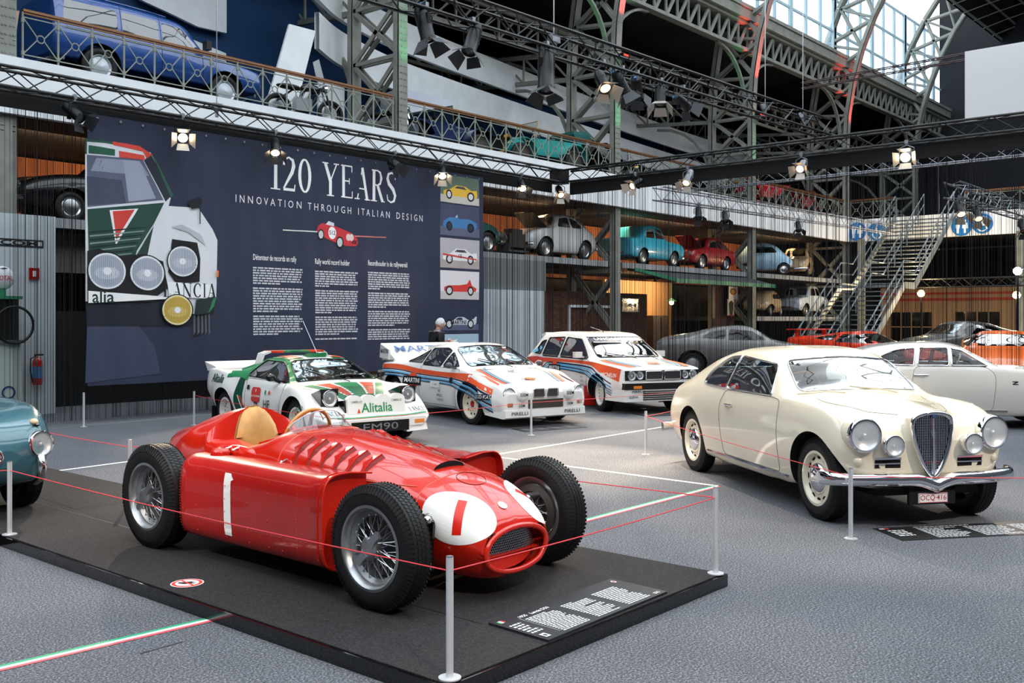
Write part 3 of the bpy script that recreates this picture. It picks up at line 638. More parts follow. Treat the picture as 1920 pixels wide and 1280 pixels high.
class Body:
    """Car shell from cross sections. Row: x, sill y z, widest y z, belt y z, roof edge y z, centre z."""
    def __init__(s, rows, ds=.035, seg=(3, 5, 7, 9, 9), ten=(.5, 1., .8, .8), deform=None):
        s.sn = max(.029, ds*.8); R = np.asarray(sorted(rows), float); xs = R[:, 0]; q = [xs[0]]
        for a, b in zip(xs, xs[1:]):
            n = max(2, int(math.ceil((b-a)/ds))); q += list(a+(b-a)*np.arange(1, n+1)/n)
        q = np.array(q); c = [pchip(xs, R[:, i], q) for i in range(1, 10)]; nu = len(q); z0 = np.zeros(nu)
        P = [np.stack(p, 1) for p in ((z0, c[1]), (c[0], c[1]), (c[2], c[3]), (c[4], c[5]), (c[6], c[7]), (z0, c[8]))]
        D = [np.maximum(np.linalg.norm(P[i+1]-P[i], axis=1), 1e-4)[:, None] for i in range(5)]; M = [P[1]*0+np.array([1, 0.])]
        for i in range(1, 5): M.append((P[i+1]-P[i-1])/(D[i-1]+D[i])*ten[i-1])
        M.append(np.stack([-np.ones(nu), z0], 1)*.9); pts = []
        for i in range(5):
            for k in range(seg[i]):
                t = k/seg[i]; h = D[i]; pts.append(P[i]*(1+2*t)*(1-t)**2+M[i]*h*t*(1-t)**2+P[i+1]*t*t*(3-2*t)+M[i+1]*h*t*t*(t-1))
        pts.append(P[5]); half = np.stack(pts, 1); nv = half.shape[1]
        half[:, :, 0] = np.maximum(half[:, :, 0], 0); half[:, 0, 0] = 0; half[:, -1, 0] = 0
        ring = np.concatenate([half, half[:, -2:0:-1]*np.array([-1, 1.])], 1); nr = ring.shape[1]
        V = np.concatenate([np.repeat(q[:, None, None], nr, 1), ring], 2).reshape(-1, 3)
        if deform: V = deform(V)
        i, j = np.meshgrid(np.arange(nu-1), np.arange(nr), indexing='ij'); j2 = (j+1) % nr
        F = np.stack([i*nr+j, (i+1)*nr+j, (i+1)*nr+j2, i*nr+j2], -1).reshape(-1, 4)
        s.V, s.F, s.nr, s.nu = V, F, nr, nu
        s.caps = [tuple(range(nr-1, -1, -1)), tuple((nu-1)*nr+k for k in range(nr))]
        s.tag = np.zeros(len(F), int); s.names = ['body']; s.bvh = BVHTree.FromPolygons([Vector(v) for v in V], [tuple(f) for f in F]+s.caps)
        s.wells = []
    def hit(s, o, d):
        h = s.bvh.ray_cast(Vector(o), Vector(d)); return h if h[0] is not None else None
    def side(s, x, z, sg, off=0.):                  # point of the flank, seen square from the side
        h = s.hit((x, sg*2.5, z), (0, -sg, 0)); return h[0]+h[1]*(off if h[1].y*sg > 0 else -off) if h else Vector((x, sg*.7, z))
    def top(s, x, y, off=0.):
        h = s.hit((x, y, 3.), (0, 0, -1)); return h[0]+h[1]*(off if h[1].z > 0 else -off) if h else Vector((x, y, .5))
    def front(s, y, z, off=0., sg=1):
        h = s.hit((4*sg, y, z), (-sg, 0, 0)); return h[0]+h[1]*(off if h[1].x*sg > 0 else -off) if h else Vector((2*sg, y, z))
    def diag(s, x, ang, sg, off=0., zc=.42, slope=0.):   # point met by a ray that comes in at an angle above the horizontal
        a = math.radians(ang); d = Vector((-slope, -sg*math.cos(a), -math.sin(a))).normalized(); h = s.hit(Vector((x, 0, zc))-d*2.5, d)
        return h[0]+h[1]*(off if h[1].dot(d) < 0 else -off) if h else Vector((x, sg*.4, zc))
    def tilt(s, c, d, a, b, off):                   # decal point: a along the car, b up, seen along direction d
        c = Vector(c); d = Vector(d).normalized(); u = (Vector((1, 0, 0))-d*d.x).normalized(); v = u.cross(d); v = v if v.z > 0 else -v
        h = s.hit(c-d*2+u*a+v*b, d); return h[0]+h[1]*(off if h[1].dot(d) < 0 else -off) if h else c+u*a+v*b
    def cut(s, poly, name, view='y', lo=None, hi=None, sides=(1, -1), snap=.6):
        """faces inside a polygon seen from one side become a part of their own (name None drops them)"""
        V = s.V; ax = {'y': (0, 2, 1), 'x': (1, 2, 0), 'z': (0, 1, 2)}[view]
        for sg in sides:
            a, b, c = V[:, ax[0]], V[:, ax[1]], V[:, ax[2]]*sg; ok = np.ones(len(V), bool)
            if lo is not None: ok &= c > lo
            if hi is not None: ok &= c < hi
            p = np.asarray(poly); m = .06; ok &= (a > p[:, 0].min()-m) & (a < p[:, 0].max()+m) & (b > p[:, 1].min()-m) & (b < p[:, 1].max()+m)
            idx = np.nonzero(ok)[0]
            if len(idx) == 0: continue
            d, qx, qz = near_poly(a[idx], b[idx], poly); k = d < s.sn*snap/.6; ii = idx[k]
            for n, x, z in zip(ii, qx[k], qz[k]):
                o = [0, 0, 0]; o[ax[0]], o[ax[1]], o[ax[2]] = x, z, 4.*sg; r = [0, 0, 0]; r[ax[2]] = -sg
                h = s.hit(o, r)
                if h and (h[0]-Vector(V[n])).length < .12: V[n] = h[0]
            okf = np.zeros(len(V), bool); okf[idx] = True
            Cn = V[s.F].mean(1); ins = okf[s.F].all(1) & in_poly(Cn[:, ax[0]], Cn[:, ax[1]], poly) & (s.tag >= 0)
            if name is None: s.tag[ins] = -1
            else:
                if name not in s.names: s.names.append(name)
                ins &= s.tag == 0; s.tag[ins] = s.names.index(name)
    def arch(s, cx, cz, r, depth=.3, lo=.2, sides=(1, -1)):
        pre = s.tag.copy(); s.cut([(cx+r*math.cos(a), cz+r*math.sin(a)) for a in (2*PI*i/40 for i in range(40))], None, 'y', lo=lo, sides=sides)
        new = (s.tag == -1) & (pre != -1); E = {}
        for f in s.F[new]:
            for a, b in zip(f, np.roll(f, -1)): k = (min(a, b), max(a, b)); E[k] = E.get(k, 0)+1
        V, F = [], []
        for (a, b), n in E.items():
            if n != 1: continue
            p, q = Vector(s.V[a]), Vector(s.V[b]); sg = 1 if p.y > 0 else -1; w = Vector((0, -sg*depth, 0)); k = len(V); V += [p, q, q+w, p+w]; F.append((k, k+1, k+2, k+3))
        ix, W2 = {}, []
        def q(v):
            k = (round(v.x, 5), round(v.y, 5), round(v.z, 5))
            if k not in ix: ix[k] = len(W2); W2.append(v)
            return ix[k]
        F = [tuple(q(V[i]) for i in f) for f in F]
        s.wells.append((W2, F))
    def make(s, root, mats, smooth=38):
        """mats: part name -> material; returns the objects"""
        out = {}
        for i, nm in enumerate(s.names):
            fa = s.F[s.tag == i]
            if len(fa) == 0: continue
            cy = s.V[fa].mean(1)[:, 1]
            groups = [fa] if nm in ('body', 'windscreen', 'rear_window', 'roof', 'cabin_frame', 'nose_panel') or (cy > 0).all() or (cy < 0).all() else [fa[cy > 0], fa[cy <= 0]]
            for f in groups:
                u = np.unique(f); mp = np.full(len(s.V), -1); mp[u] = np.arange(len(u)); fl = [tuple(q) for q in mp[f]]
                if i == 0:
                    cp = [c for c in s.caps if all(mp[j] >= 0 for j in c)]; fl += [tuple(mp[list(c)]) for c in cp]
                out[nm] = obj(nm, s.V[u], fl, mats[nm], root, smooth)
        for v, f in s.wells:
            for sg in (1, -1):
                ff = [q for q in f if v[q[0]].y*sg > 0]
                if ff:
                    u = sorted({i for q in ff for i in q}); mp = {i: k for k, i in enumerate(u)}; MB().add([v[i] for i in u], [tuple(mp[i] for i in q) for q in ff]).build('wheel_well', well, root)
        return out
    def outline(s, poly, view, sg, r, off=.004, closed=True, n=6, dens=.06):
        p = [Vector(q) for q in poly]; pts = []
        for i in range(len(p) if closed else len(p)-1):
            a, b = p[i], p[(i+1) % len(p)]; k = max(1, int((b-a).length/dens))
            pts += [a+(b-a)*j/k for j in range(k)]
        if not closed: pts.append(p[-1])
        fn = {'y': lambda a, b: s.side(a, b, sg, off), 'x': lambda a, b: s.front(a, b, off, sg), 'z': lambda a, b: s.top(a, b, off)}[view]
        return [fn(q.x, q.y) for q in pts]
    def trim(s, mb, poly, view, sg, r, off=.004, closed=True): mb.tube(s.outline(poly, view, sg, r, off, closed), r, 6, closed); return mb
    def decal(s, items, name, root, view='y', sg=-1, off=.003, fine=.07, fnc=None):
        """items: list of ((verts, faces) or polygon, colour); laid on the shell as printed film"""
        mb = MB(); cs = []; k = 0
        for vf, c in items:
            if not (isinstance(vf, tuple) and len(vf) == 2 and vf[1] and isinstance(vf[1][0], tuple) and isinstance(vf[1][0][0], int)): vf = poly_vf(vf, fine)
            elif fine and len(vf[1]) < 60: vf = refine(vf, fine)
            if c not in cs: cs.append(c)
            mb.cur = cs.index(c); o = off+.0012*k; k += 1
            fn = {'y': lambda a, b: s.side(a, b, sg, o), 'x': lambda a, b: s.front(a, b, o, sg), 'z': lambda a, b: s.top(a, b, o)}[view]
            if fnc: fn = lambda a, b: fnc(a, b, o)
            flat(mb, vf, fn)
        return obj(name, mb.v, mb.f, [pm(c, .35) for c in cs], root, 60, mb.m)
def ribbon(A, B, n=40):                             # a stripe between two polylines of 2D points
    def samp(P):
        P = np.asarray(P, float); d = np.r_[0, np.cumsum(np.hypot(*np.diff(P, axis=0).T))]; d /= d[-1]; t = np.linspace(0, 1, n)
        return [(pchip(d, P[:, 0], np.array([u]))[0], pchip(d, P[:, 1], np.array([u]))[0]) for u in t] if len(P) > 2 else [tuple(P[0]+(P[1]-P[0])*u) for u in t]
    a, b = samp(A), samp(B); V = []
    for p, q in zip(a, b): V += [p, ((p[0]+q[0])/2, (p[1]+q[1])/2), q]
    F = [f for i in range(n-1) for f in ((3*i, 3*i+1, 3*i+4, 3*i+3), (3*i+1, 3*i+2, 3*i+5, 3*i+4))]
    return V, F
# ---- wheels: axle along the car's y, outer face on side sg
def wheel(root, x, y, R, w, sg, style='hub', rim_r=None, steer=0., rim_m=None, hub_m=None, tread='road', name='wheel'):
    """one wheel thing-part: tyre mesh with its rim, spokes and hub as sub-parts; y = centre of the tyre"""
    rr = rim_r or R*.62; o = Vector((0, 0, 0)); ax = Vector((0, sg, 0)); h = w/2
    t = MB(); sh = R-.022
    prof = [(rr, -h*.8), (rr+.01, -h*.9), (rr+(R-rr)*.35, -h), (rr+(R-rr)*.7, -h*.98), (sh, -h*.86), (R-.004, -h*.7), (R, -h*.35)]
    prof = prof+[(R, 0)]+[(a, -b) for a, b in reversed(prof)]
    t.lathe(prof, o, ax, 48 if tread != 'small' else 22)
    if tread in ('road', 'race'):                   # raised tread blocks in rows with zigzag edges
        nb = 84; rows = (-.62, -.32, 0, .32, .62) if tread == 'race' else (-.6, -.2, .2, .6)
        u, v, d = basis(ax)
        for k in range(nb):
            for ri, rw in enumerate(rows):
                a0 = 2*PI*(k+.5*(ri % 2))/nb; a1 = a0+2*PI/nb*.72; hw = h*(.125 if tread == 'race' else .16); P = []; r0 = R-.006 if abs(rw) < .5 else R-.012
                for rad in (r0, r0+.009):
                    for a, b in ((a0, rw*h-hw), ((a0+a1)/2, rw*h-hw*.75), (a1, rw*h-hw), (a1, rw*h+hw), ((a0+a1)/2, rw*h+hw*1.1), (a0, rw*h+hw)):
                        P.append(d*b+(u*math.cos(a)+v*math.sin(a))*rad)
                t.add(P, [(6, 7, 8, 9, 10, 11)]+[(i, (i+1) % 6, (i+1) % 6+6, i+6) for i in range(6)])
        for k in range(nb):                         # shoulder ribs
            for s2 in (-1, 1):
                a0 = 2*PI*k/nb; a1 = a0+2*PI/nb*.55; P = []
                for rad, b in ((R-.004, s2*h*.72), (R-.05, s2*h*.99)):
                    for a in (a0, a1): P += [d*b+(u*math.cos(a)+v*math.sin(a))*rad, d*b*1.03+(u*math.cos(a)+v*math.sin(a))*(rad+.008)]
                t.add(P, [(1, 3, 7, 5), (0, 1, 5, 4), (3, 2, 6, 7), (0, 2, 3, 1)])
    elif tread == 'block':
        nb = 44; u, v, d = basis(ax)
        for k in range(nb):
            for rw in (-.66, -.22, .22, .66):
                a0 = 2*PI*(k+(.5 if rw in (-.22, .66) else 0))/nb; a1 = a0+2*PI/nb*.66; P = [d*(b*h)+(u*math.cos(a)+v*math.sin(a))*r for r in (R-.014, R+.008) for a, b in ((a0, rw-.17), (a1, rw-.17), (a1, rw+.17), (a0, rw+.17))]
                t.add(P, [(4, 5, 6, 7)]+[(i, (i+1) % 4, (i+1) % 4+4, i+4) for i in range(4)])
    W_ = t.build('tyre' if style != 'none' else 'wheel', rubber, root, 35)
    W_.name = name; W_.location = (x, y, R); W_.rotation_euler = (0, 0, steer)
    rim_m = rim_m or alu; f = sg*h
    def Y(q): return sg*q
    r = MB()
    if style == 'wire':
        r.lathe([(rr+.012, h*.86), (rr+.016, h*.95), (rr, h*.98), (rr-.012, h*.86), (rr-.02, h*.45), (rr-.045, h*.25), (rr-.045, -h*.5), (rr-.01, -h*.85), (rr+.012, -h*.86)], o, ax, 48)
        r.build('rim', rim_m, W_, 40)
        sp = MB(); n = 60; u, v, d = basis(ax)
        for k in range(n):
            a = 2*PI*k/n; lay = k % 3; ao = a+(.42 if k % 2 else -.42); hb = (h*.8, h*.25, -h*.6)[lay]; ro = rr-.04
            sp.cyl(d*hb+(u*math.cos(ao)+v*math.sin(ao))*.045, d*((h*.35, h*.05, -.3*h)[lay])+(u*math.cos(a)+v*math.sin(a))*ro, .0022, 4, caps=False)
            sp.ball(d*((h*.35, h*.05, -.3*h)[lay])+(u*math.cos(a)+v*math.sin(a))*ro, .006, 6)
        sp.build('spokes', steel, W_)
        hb = MB().lathe([(.05, -h*.7), (.05, h*.75), (.062, h*.8), (.062, h*1.0), (.05, h*1.12), (.03, h*1.16), (0, h*1.17)], o, ax, 24)
        hb.build('hub', alu, W_, 40)
        kn = MB()
        for k in range(2):
            a = .9+PI*k; dr = u*math.cos(a)+v*math.sin(a); tn = dr.cross(d)
            pl = [(.03, .028), (.07, .022), (.115, .03), (.125, .012), (.12, -.012), (.07, -.018), (.03, -.026)]
            kn.prism(pl, lambda p, q, z, dr=dr, tn=tn: d*(h*.95+z-.15*max(0, p-.05)*0)+dr*p+tn*q, .018)
        kn.build('knock_off_nut', alu, W_)
        MB().lathe([(.0, -h*.45), (rr*.78, -h*.45), (rr*.8, -h*.7), (rr*.6, -h*.9)], o, ax, 32).build('brake_drum', mat('brake_iron', '#4b4642', .5, .6), W_, 40)
    elif style == 'hub':                            # pressed steel wheel with slots and a domed cap
        r.lathe([(rr+.012, h*.86), (rr+.016, h*.93), (rr-.006, h*.95), (rr-.02, h*.8), (rr-.03, h*.55), (rr*.8, h*.5), (rr*.62, h*.62), (rr*.5, h*.55), (0, h*.5)], o, ax, 48)
        r.build('rim', rim_m, W_, 40)
        sl = MB(); u, v, d = basis(ax); n = 12
        for k in range(n):
            a = 2*PI*k/n; dr = u*math.cos(a)+v*math.sin(a); tn = dr.cross(d); c = dr*rr*.82+d*(h*.515)
            sl.add([c+dr*(rr*.075*math.cos(b))+tn*(rr*.13*math.sin(b))+d*.004 for b in (2*PI*i/12 for i in range(12))], [tuple(range(12))])
        sl.build('vent_slots', well, W_)
        MB().lathe([(rr*.6, h*.6), (rr*.58, h*.78), (rr*.45, h*.98), (rr*.2, h*1.1), (0, h*1.12)], o, ax, 32).build('hub_cap', hub_m or chrome, W_, 50)
    elif style in ('multi', 'rally'):               # cast wheel with many short spokes and round holes
        r.lathe([(rr+.01, h*.86), (rr+.014, h*.95), (rr-.008, h*.97), (rr-.022, h*.6), (rr-.05, h*.45), (rr*.72, h*.42), (rr*.45, h*.6), (rr*.3, h*.62), (rr*.26, h*.5), (0, h*.5)], o, ax, 40)
        r.build('rim', rim_m, W_, 40)
        sl = MB(); u, v, d = basis(ax); n = 15 if style == 'multi' else 10
        for k in range(n):
            a = 2*PI*k/n; dr = u*math.cos(a)+v*math.sin(a); tn = dr.cross(d); c = dr*rr*.76+d*(h*.44+.006); rx, ry = (rr*.11, rr*.07) if style == 'multi' else (rr*.1, rr*.1)
            sl.add([c+dr*(rx*math.cos(b))+tn*(ry*math.sin(b)) for b in (2*PI*i/10 for i in range(10))], [tuple(range(10))])
        if style == 'rally':
            for k in range(5):
                a = 2*PI*k/5; dr = u*math.cos(a)+v*math.sin(a); sl.add([dr*rr*.5+d*(h*.58+.012)+(u*math.cos(b)+v*math.sin(b))*rr*.05 for b in (2*PI*i/8 for i in range(8))], [tuple(range(8))])
        sl.build('vent_holes', well, W_)
        MB().lathe([(rr*.24, h*.5), (rr*.22, h*.66), (0, h*.68)], o, ax, 20).build('hub_cap', hub_m or rim_m, W_, 50)
    else:                                           # small far wheel
        r.lathe([(rr+.01, h*.86), (rr, h*.95), (rr*.85, h*.7), (rr*.5, h*.85), (0, h*.95)], o, ax, 22); r.build('rim', rim_m, W_, 40)
    return W_
def headlamp(root, c, d, r, name='headlamp', lens=None, bezel=None, depth=.05):
    c = Vector(c); d = Vector(d).normalized(); b = MB().lathe([(r*.8, -depth*1.6), (r*1.1, -depth), (r*1.16, 0), (r*1.1, .012), (r*.98, .014), (r*.96, 0)], c, d, 28).build(name, bezel or chrome, root, 50)
    MB().lathe([(r*.97, 0), (r*.8, -r*.14), (r*.4, -r*.26), (0, -r*.3)], c, d, 24).ball(c-d*r*.12, r*.17, 8).build('reflector', reflector, b, 50)
    MB().lathe([(r*.97, .002), (r*.75, r*.12), (r*.4, r*.2), (0, r*.22)], c, d, 24).build('lens', lens or lens_m, b, 60); return b
def seat_mesh(x, y, z, w=.46, h=.62):
    m = MB(); m.add(*loft([[(x-.05, y-w/2, z), (x+.45, y-w/2, z), (x+.45, y+w/2, z), (x-.05, y+w/2, z)], [(x-.07, y-w/2, z+.12), (x+.48, y-w/2, z+.15), (x+.48, y+w/2, z+.15), (x-.07, y+w/2, z+.12)]]))
    m.add(*loft([[(x-.12, y-w/2, z+.05), (x+.06, y-w/2, z+.1), (x+.06, y+w/2, z+.1), (x-.12, y+w/2, z+.05)], [(x-.3, y-w*.45, z+h), (x-.18, y-w*.42, z+h+.03), (x-.18, y+w*.42, z+h+.03), (x-.3, y+w*.45, z+h)]]))
    return m
def loft(rings):
    n = len(rings[0]); V = [p for r in rings for p in r]; F = [tuple(range(n-1, -1, -1)), tuple((len(rings)-1)*n+k for k in range(n))]
    F += [(i*n+k, i*n+(k+1) % n, (i+1)*n+(k+1) % n, (i+1)*n+k) for i in range(len(rings)-1) for k in range(n)]; return V, F
def steering(root, x, y, z, m, r=.19, tilt=.45):
    ax = Vector((-math.cos(tilt), 0, math.sin(tilt))); c = Vector((x, y, z)); w = MB().ring(c, ax, r, .014, 28, 8).build('steering_wheel', m, root, 60)
    s_ = MB(); u, v, d = basis(ax)
    for k in range(3): a = 2*PI*k/3+PI/6; s_.bar(c, c+(u*math.cos(a)+v*math.sin(a))*r, .012, .025)
    s_.cyl(c, c-ax*.35, .018, 8); s_.build('steering_spokes', alu, w); return w
def wiper(mb, p0, p1, lift=.012):
    p0, p1 = Vector(p0), Vector(p1); mb.tube([p0, p0.lerp(p1, .5)+Vector((.01, 0, lift)), p1], .006, 5); d = (p1-p0)*.35; mb.bar(p1-d*.6+Vector((0, .0, .004)), p1+d*.5, .008, .012)
# ================================================================= RED GRAND PRIX CAR
red = mat('racing_red_paint', '#c8200c', .24, 0, .8, noise=(1.6, .10)); red_d = mat('tank_red_paint', '#b01a16', .3, 0, .7, noise=(2, .12), bump=(14, .12, .006)); red_in = mat('inner_red', '#c81e08', .5)
HP = .08                                            # height of the display platform
def racer():
    t = thing('racing_car', 'red grand prix car with wire wheels and white number 1 roundel on black platform', 'racing car', (4.235, 5.135, HP), -PI/2)
    A = 1.14
    rows = [  # x, sill, widest, shoulder, top edge, centre z
      (-1.98, .03, .40, .05, .44, .045, .48, .03, .50, .505),
      (-1.94, .08, .33, .12, .44, .11, .55, .06, .585, .60),
      (-1.80, .15, .26, .22, .45, .20, .62, .12, .69, .715),
      (-1.55, .22, .21, .33, .46, .29, .68, .15, .735, .765),
      (-1.25, .27, .19, .40, .46, .36, .73, .17, .84, .865),
      (-1.0, .30, .18, .42, .46, .38, .74, .17, .88, .915),
      (-.965, .31, .17, .43, .46, .40, .70, .24, .705, .71),
      (-.85, .31, .17, .43, .46, .415, .68, .30, .715, .72),
      (-.60, .32, .17, .43, .46, .42, .66, .30, .70, .70),
      (-.38, .32, .17, .43, .46, .42, .68, .30, .745, .76),
      (-.22, .32, .17, .43, .46, .41, .69, .27, .80, .835),
      (.05, .32, .17, .42, .46, .39, .68, .25, .785, .825),
      (.45, .32, .17, .40, .46, .37, .64, .23, .735, .775),
      (.80, .31, .165, .39, .44, .36, .60, .22, .685, .715),
      (1.02, .29, .15, .385, .41, .35, .575, .21, .645, .67),
      (1.18, .27, .135, .375, .37, .345, .545, .20, .605, .625),
      (1.32, .245, .125, .355, .335, .325, .495, .185, .55, .565),
      (1.42, .21, .12, .33, .31, .295, .45, .17, .50, .512),
      (1.48, .185, .125, .305, .29, .275, .415, .15, .455, .465),
      (1.515, .16, .13, .285, .28, .255, .385, .13, .42, .427),
      (1.53, .14, .14, .27, .27, .235, .365, .1, .395, .40)]
    B = Body(rows, .03, (3, 6, 8, 8, 8), (.7, 1., 1., 1.))
    cock = rpoly([(-.91, -.24), (-.91, .24), (-.42, .30), (-.30, .2), (-.27, 0), (-.30, -.2), (-.42, -.30)], .08)
    B.cut(cock, None, 'z', lo=.5, sides=(1,))
    gr = rpoly([(-.25, .30), (-.2, .365), (0, .40), (.2, .365), (.25, .30)], .05); 
    MZ, MR = .268, .118
    mouth = [(.248*math.cos(a), MZ+MR*math.sin(a)*(abs(math.sin(a))**-.15 if abs(math.sin(a)) > .01 else 1)) for a in (2*PI*i/36 for i in range(36))]
    B.cut(mouth, None, 'x', lo=1.4, sides=(1,))
    B.cut(rect(1.10, -.5, 1.7, .5), 'nose_panel', 'z', sides=(1,), lo=.1)
    B.cut(rect(1.10, .05, 1.7, .9), 'nose_panel', 'y', lo=0., sides=(1, -1))
    P = B.make(t, {'body': red, 'nose_panel': red})
    m = P['body']
    # bead along the seams of the bonnet and nose
    s = MB()
    for sg in (1, -1):
        s.tube([B.side(x, .60, sg, .002) for x in np.linspace(-.2, 1.05, 26)], .0035, 5)
    for x in (1.10, -.12): s.tube([B.hit((x, math.sin(a)*2, .45+math.cos(a)*2), (0, -math.sin(a), -math.cos(a)))[0] for a in np.linspace(-1.75, 1.75, 40)], .0035, 5)
    s.tube([B.top(-.3+.16*math.cos(a)*.5+.2, .22*math.sin(a), .002) for a in np.linspace(-2.2, 2.2, 24)], .003, 5)
    s.build('panel_bead', mat('seam_light_red', '#e0705a', .4), t)
    # grille: lip, honeycomb, oil cooler behind
    def lipp(p, k): h = B.hit((3, p[0]*k, MZ+(p[1]-MZ)*k), (-1, 0, 0)); return h[0]+Vector((.004, 0, 0)) if h else Vector((1.5-.3*p[0]*p[0], p[0], p[1]))
    MB().tube([lipp(p, 1.04) for p in mouth], .017, 8, True).build('nose_lip', red, t, 60)
    g = MB(); hx = .0155; k = 0
    for j in range(-8, 10):
        for i in range(-22, 23):
            y, z = i*hx+(hx/2 if j % 2 else 0), .30+j*hx*.87
            if (y/.238)**2+((z-MZ)/(MR*.95))**2 > 1 or z < .235: continue
            x = 1.49-.5*y*y
            for q in range(3):
                a0, a1 = PI/6+q*PI/3, PI/2+q*PI/3; rr = hx*.577
                g.bar((x, y+rr*math.cos(a0), z+rr*math.sin(a0)), (x, y+rr*math.cos(a1), z+rr*math.sin(a1)), .0028)
    g.build('grille_mesh', steel, t)
    MB().box((1.40, 0, .31), (.02, .46, .16)).build('radiator_core', mat('radiator_dark', '#1c1c1e', .6, .3), t)
    pl = [(y, z) for y, z in mouth if z < .236]; pl = sorted(pl)
    MB().face([(1.478-.45*y*y, y, z) for y, z in pl]).build('lower_blanking_plate', red_in, t)
    MB().bar((1.47, -.235, .236), (1.47, .235, .236), .03, .012).build('grille_bar', red_in, t)
    # number roundels: nose right and left, drawn in the flank's own plane
    for sg in (-1, 1):
        c = B.diag(1.365, 25, sg, 0, .33); d = (-.5, -sg*.78, -.45)
        items = [(poly_vf(ell(0, 0, .215, .152, 40), .03), '#f3f3f1'), (poly_vf([(.006, -.108), (.058, -.096), (.012, .104), (-.038, .094)], .03), '#cf1f10')]
        B.decal(items, 'number_roundel', t, off=.002, fine=0, fnc=lambda a, b, o, c=c, d=d, sg=sg: B.tilt(c, d, a, b, o))
    MB().lathe([(.03, 0), (.03, .004), (.022, .008), (0, .009)], B.top(1.44, -.02, 0), (.7, 0, 1), 20).build('nose_badge', mat('badge_silver', '#d6d8e0', .25, .4), t, 50)
    bd = [B.top(1.18+.075*math.cos(a), .1*math.sin(a), .002) for a in np.linspace(0, 2*PI, 30)]; MB().tube(bd[:-1], .0025, 5, True).build('bonnet_badge_outline', mat('badge_dark_red', '#8a2015', .4), t)
    # bonnet intake hump
    sc = []
    for x, h, w in ((.25, .002, .12), (.5, .014, .13), (.80, .03, .135), (1.0, .034, .135)):
        r = [B.top(x, y, 0)+Vector((0, 0, h*max(0, 1-(y/w)**2)**.5)) for y in np.linspace(-w, w, 13)]; sc.append(r)
    V = [p for r in sc for p in r]; MB().add(V, [(i*13+k, i*13+k+1, i*13+14+k, i*13+13+k) for i in range(3) for k in range(12)]).build('intake_scoop', red, t, 60)
    MB().face(sc[-1]).build('intake_mouth', well, t)
    # bonnet side louvres
    for sg in (-1, 1):
        lv = MB(); dk = MB()
        for k in range(6):
            x = -.04+.12*k
            G = lambda dx, an, o: B.diag(x+dx, an, sg, o, .42)
            L0 = [G(.0, an, .0) for an in (12, 27, 42, 56)]; L1 = [G(.07, an, .02) for an in (12, 27, 42, 56)]; L2 = [G(.095, an, .002) for an in (12, 27, 42, 56)]
            lv.add(L0+L1, [(i, i+1, 5+i, 4+i) for i in range(3)]); dk.add(L1+L2, [(i, i+1, 5+i, 4+i) for i in range(3)]); lv.tube(L1, .005, 5); lv.add([L0[3], L1[3], L2[3]], [(0, 1, 2)])
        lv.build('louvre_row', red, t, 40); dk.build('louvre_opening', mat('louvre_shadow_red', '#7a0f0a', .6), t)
    # panniers slung between the wheels
    for sg in (-1, 1):
        rings = []; N = 26
        for x in np.concatenate([np.linspace(-.82, .62, 30), [.66, .7, .73, .75, .76]]):
            e = max(0, (x-.62)/.14); yi, yo = .40, .745+.02*e; zb, zt = .13+.005*e, .665-.03*max(0, (-.45-x))+.015*e
            if x < -.72: yo -= (-.72-x)**2*8
            r = []
            for i in range(N+1):
                a = PI*.5-PI*i/N; cy, cz = (yi+yo)/2-.02, (zb+zt)/2
                sx = abs(math.cos(a))**.45*(yo-cy); sz = (abs(math.sin(a))**.55)*(zt-cz)*(1 if math.sin(a) > 0 else -1)
                r.append(Vector((x, sg*(cy+sx), cz+sz)))
            rings.append([Vector((x, sg*yi, zt-.02))]+r+[Vector((x, sg*yi, zb+.02))])
        n = len(rings[0]); V = [p for r in rings for p in r]; F = [(i*n+k, i*n+k+1, (i+1)*n+k+1, (i+1)*n+k) for i in range(len(rings)-1) for k in range(n-1)]+[tuple(range(n))]
        pn = MB().add(V, F).build('side_tank', red_d, t, 40)
        MB().face([p+Vector((-.05, 0, 0)) for p in rings[-1]]).tube(rings[-1], .006, 5).build('tank_front_face', red_in, pn)
        rv = MB()                                   # rivets in vertical rows and along the ends
        def skin(x, z):
            best = min(rings[int(np.argmin([abs(r[0].x-x) for r in rings]))][8:-6], key=lambda p: abs(p.z-z)); return Vector((x, best.y, z))
        for x in (-.55, -.22, .02, .22, .35):
            for z in (.2, .28, .36, .44, .52, .585): rv.ball(skin(x, z)+Vector((0, sg*.001, 0)), .0055, 6)
        for x in (-.74, .50):
            for z in np.arange(.17, .64, .018): rv.ball(skin(x, z), .0035, 5)
        for z in np.arange(.2, .62, .1): rv.ball(skin(.70, z), .0055, 6)
        rv.build('rivets', mat('rivet_red', '#b8332a', .35), pn)
        one = [(-.18-.04, .215), (-.18+.036, .215), (-.18+.045, .60), (-.18-.02, .60), (-.18-.05, .565), (-.18-.03, .555)]
        if sg < 0:
            V, F = poly_vf(one, .03); MB().add([skin(-x-.37, z)+Vector((0, sg*.003, 0)) for x, z in V], F).build('number_one', pm('#f3f3f1', .4), pn)
        MB().lathe([(.06, -.02), (.065, .01), (.05, .03), (0, .038)], (-.62, sg*.52, .665), (0, 0, 1), 20).build('filler_blister', red, pn, 50)
        w = MB()                                    # webs tying the tank to the chassis
        w.bar((-.35, sg*.36, .6), (-.35, sg*.5, .62), .03, .02); w.bar((.45, sg*.36, .56), (.45, sg*.5, .6), .03, .02); w.build('tank_bracket', red, pn)
    # secondary bulge beside the cockpit
    for sg in (-1, 1):
        MB().ball((-.58, sg*.40, .655), .1, 18, (2.8, .5, .55)).build('cockpit_bulge', red, t, 60)
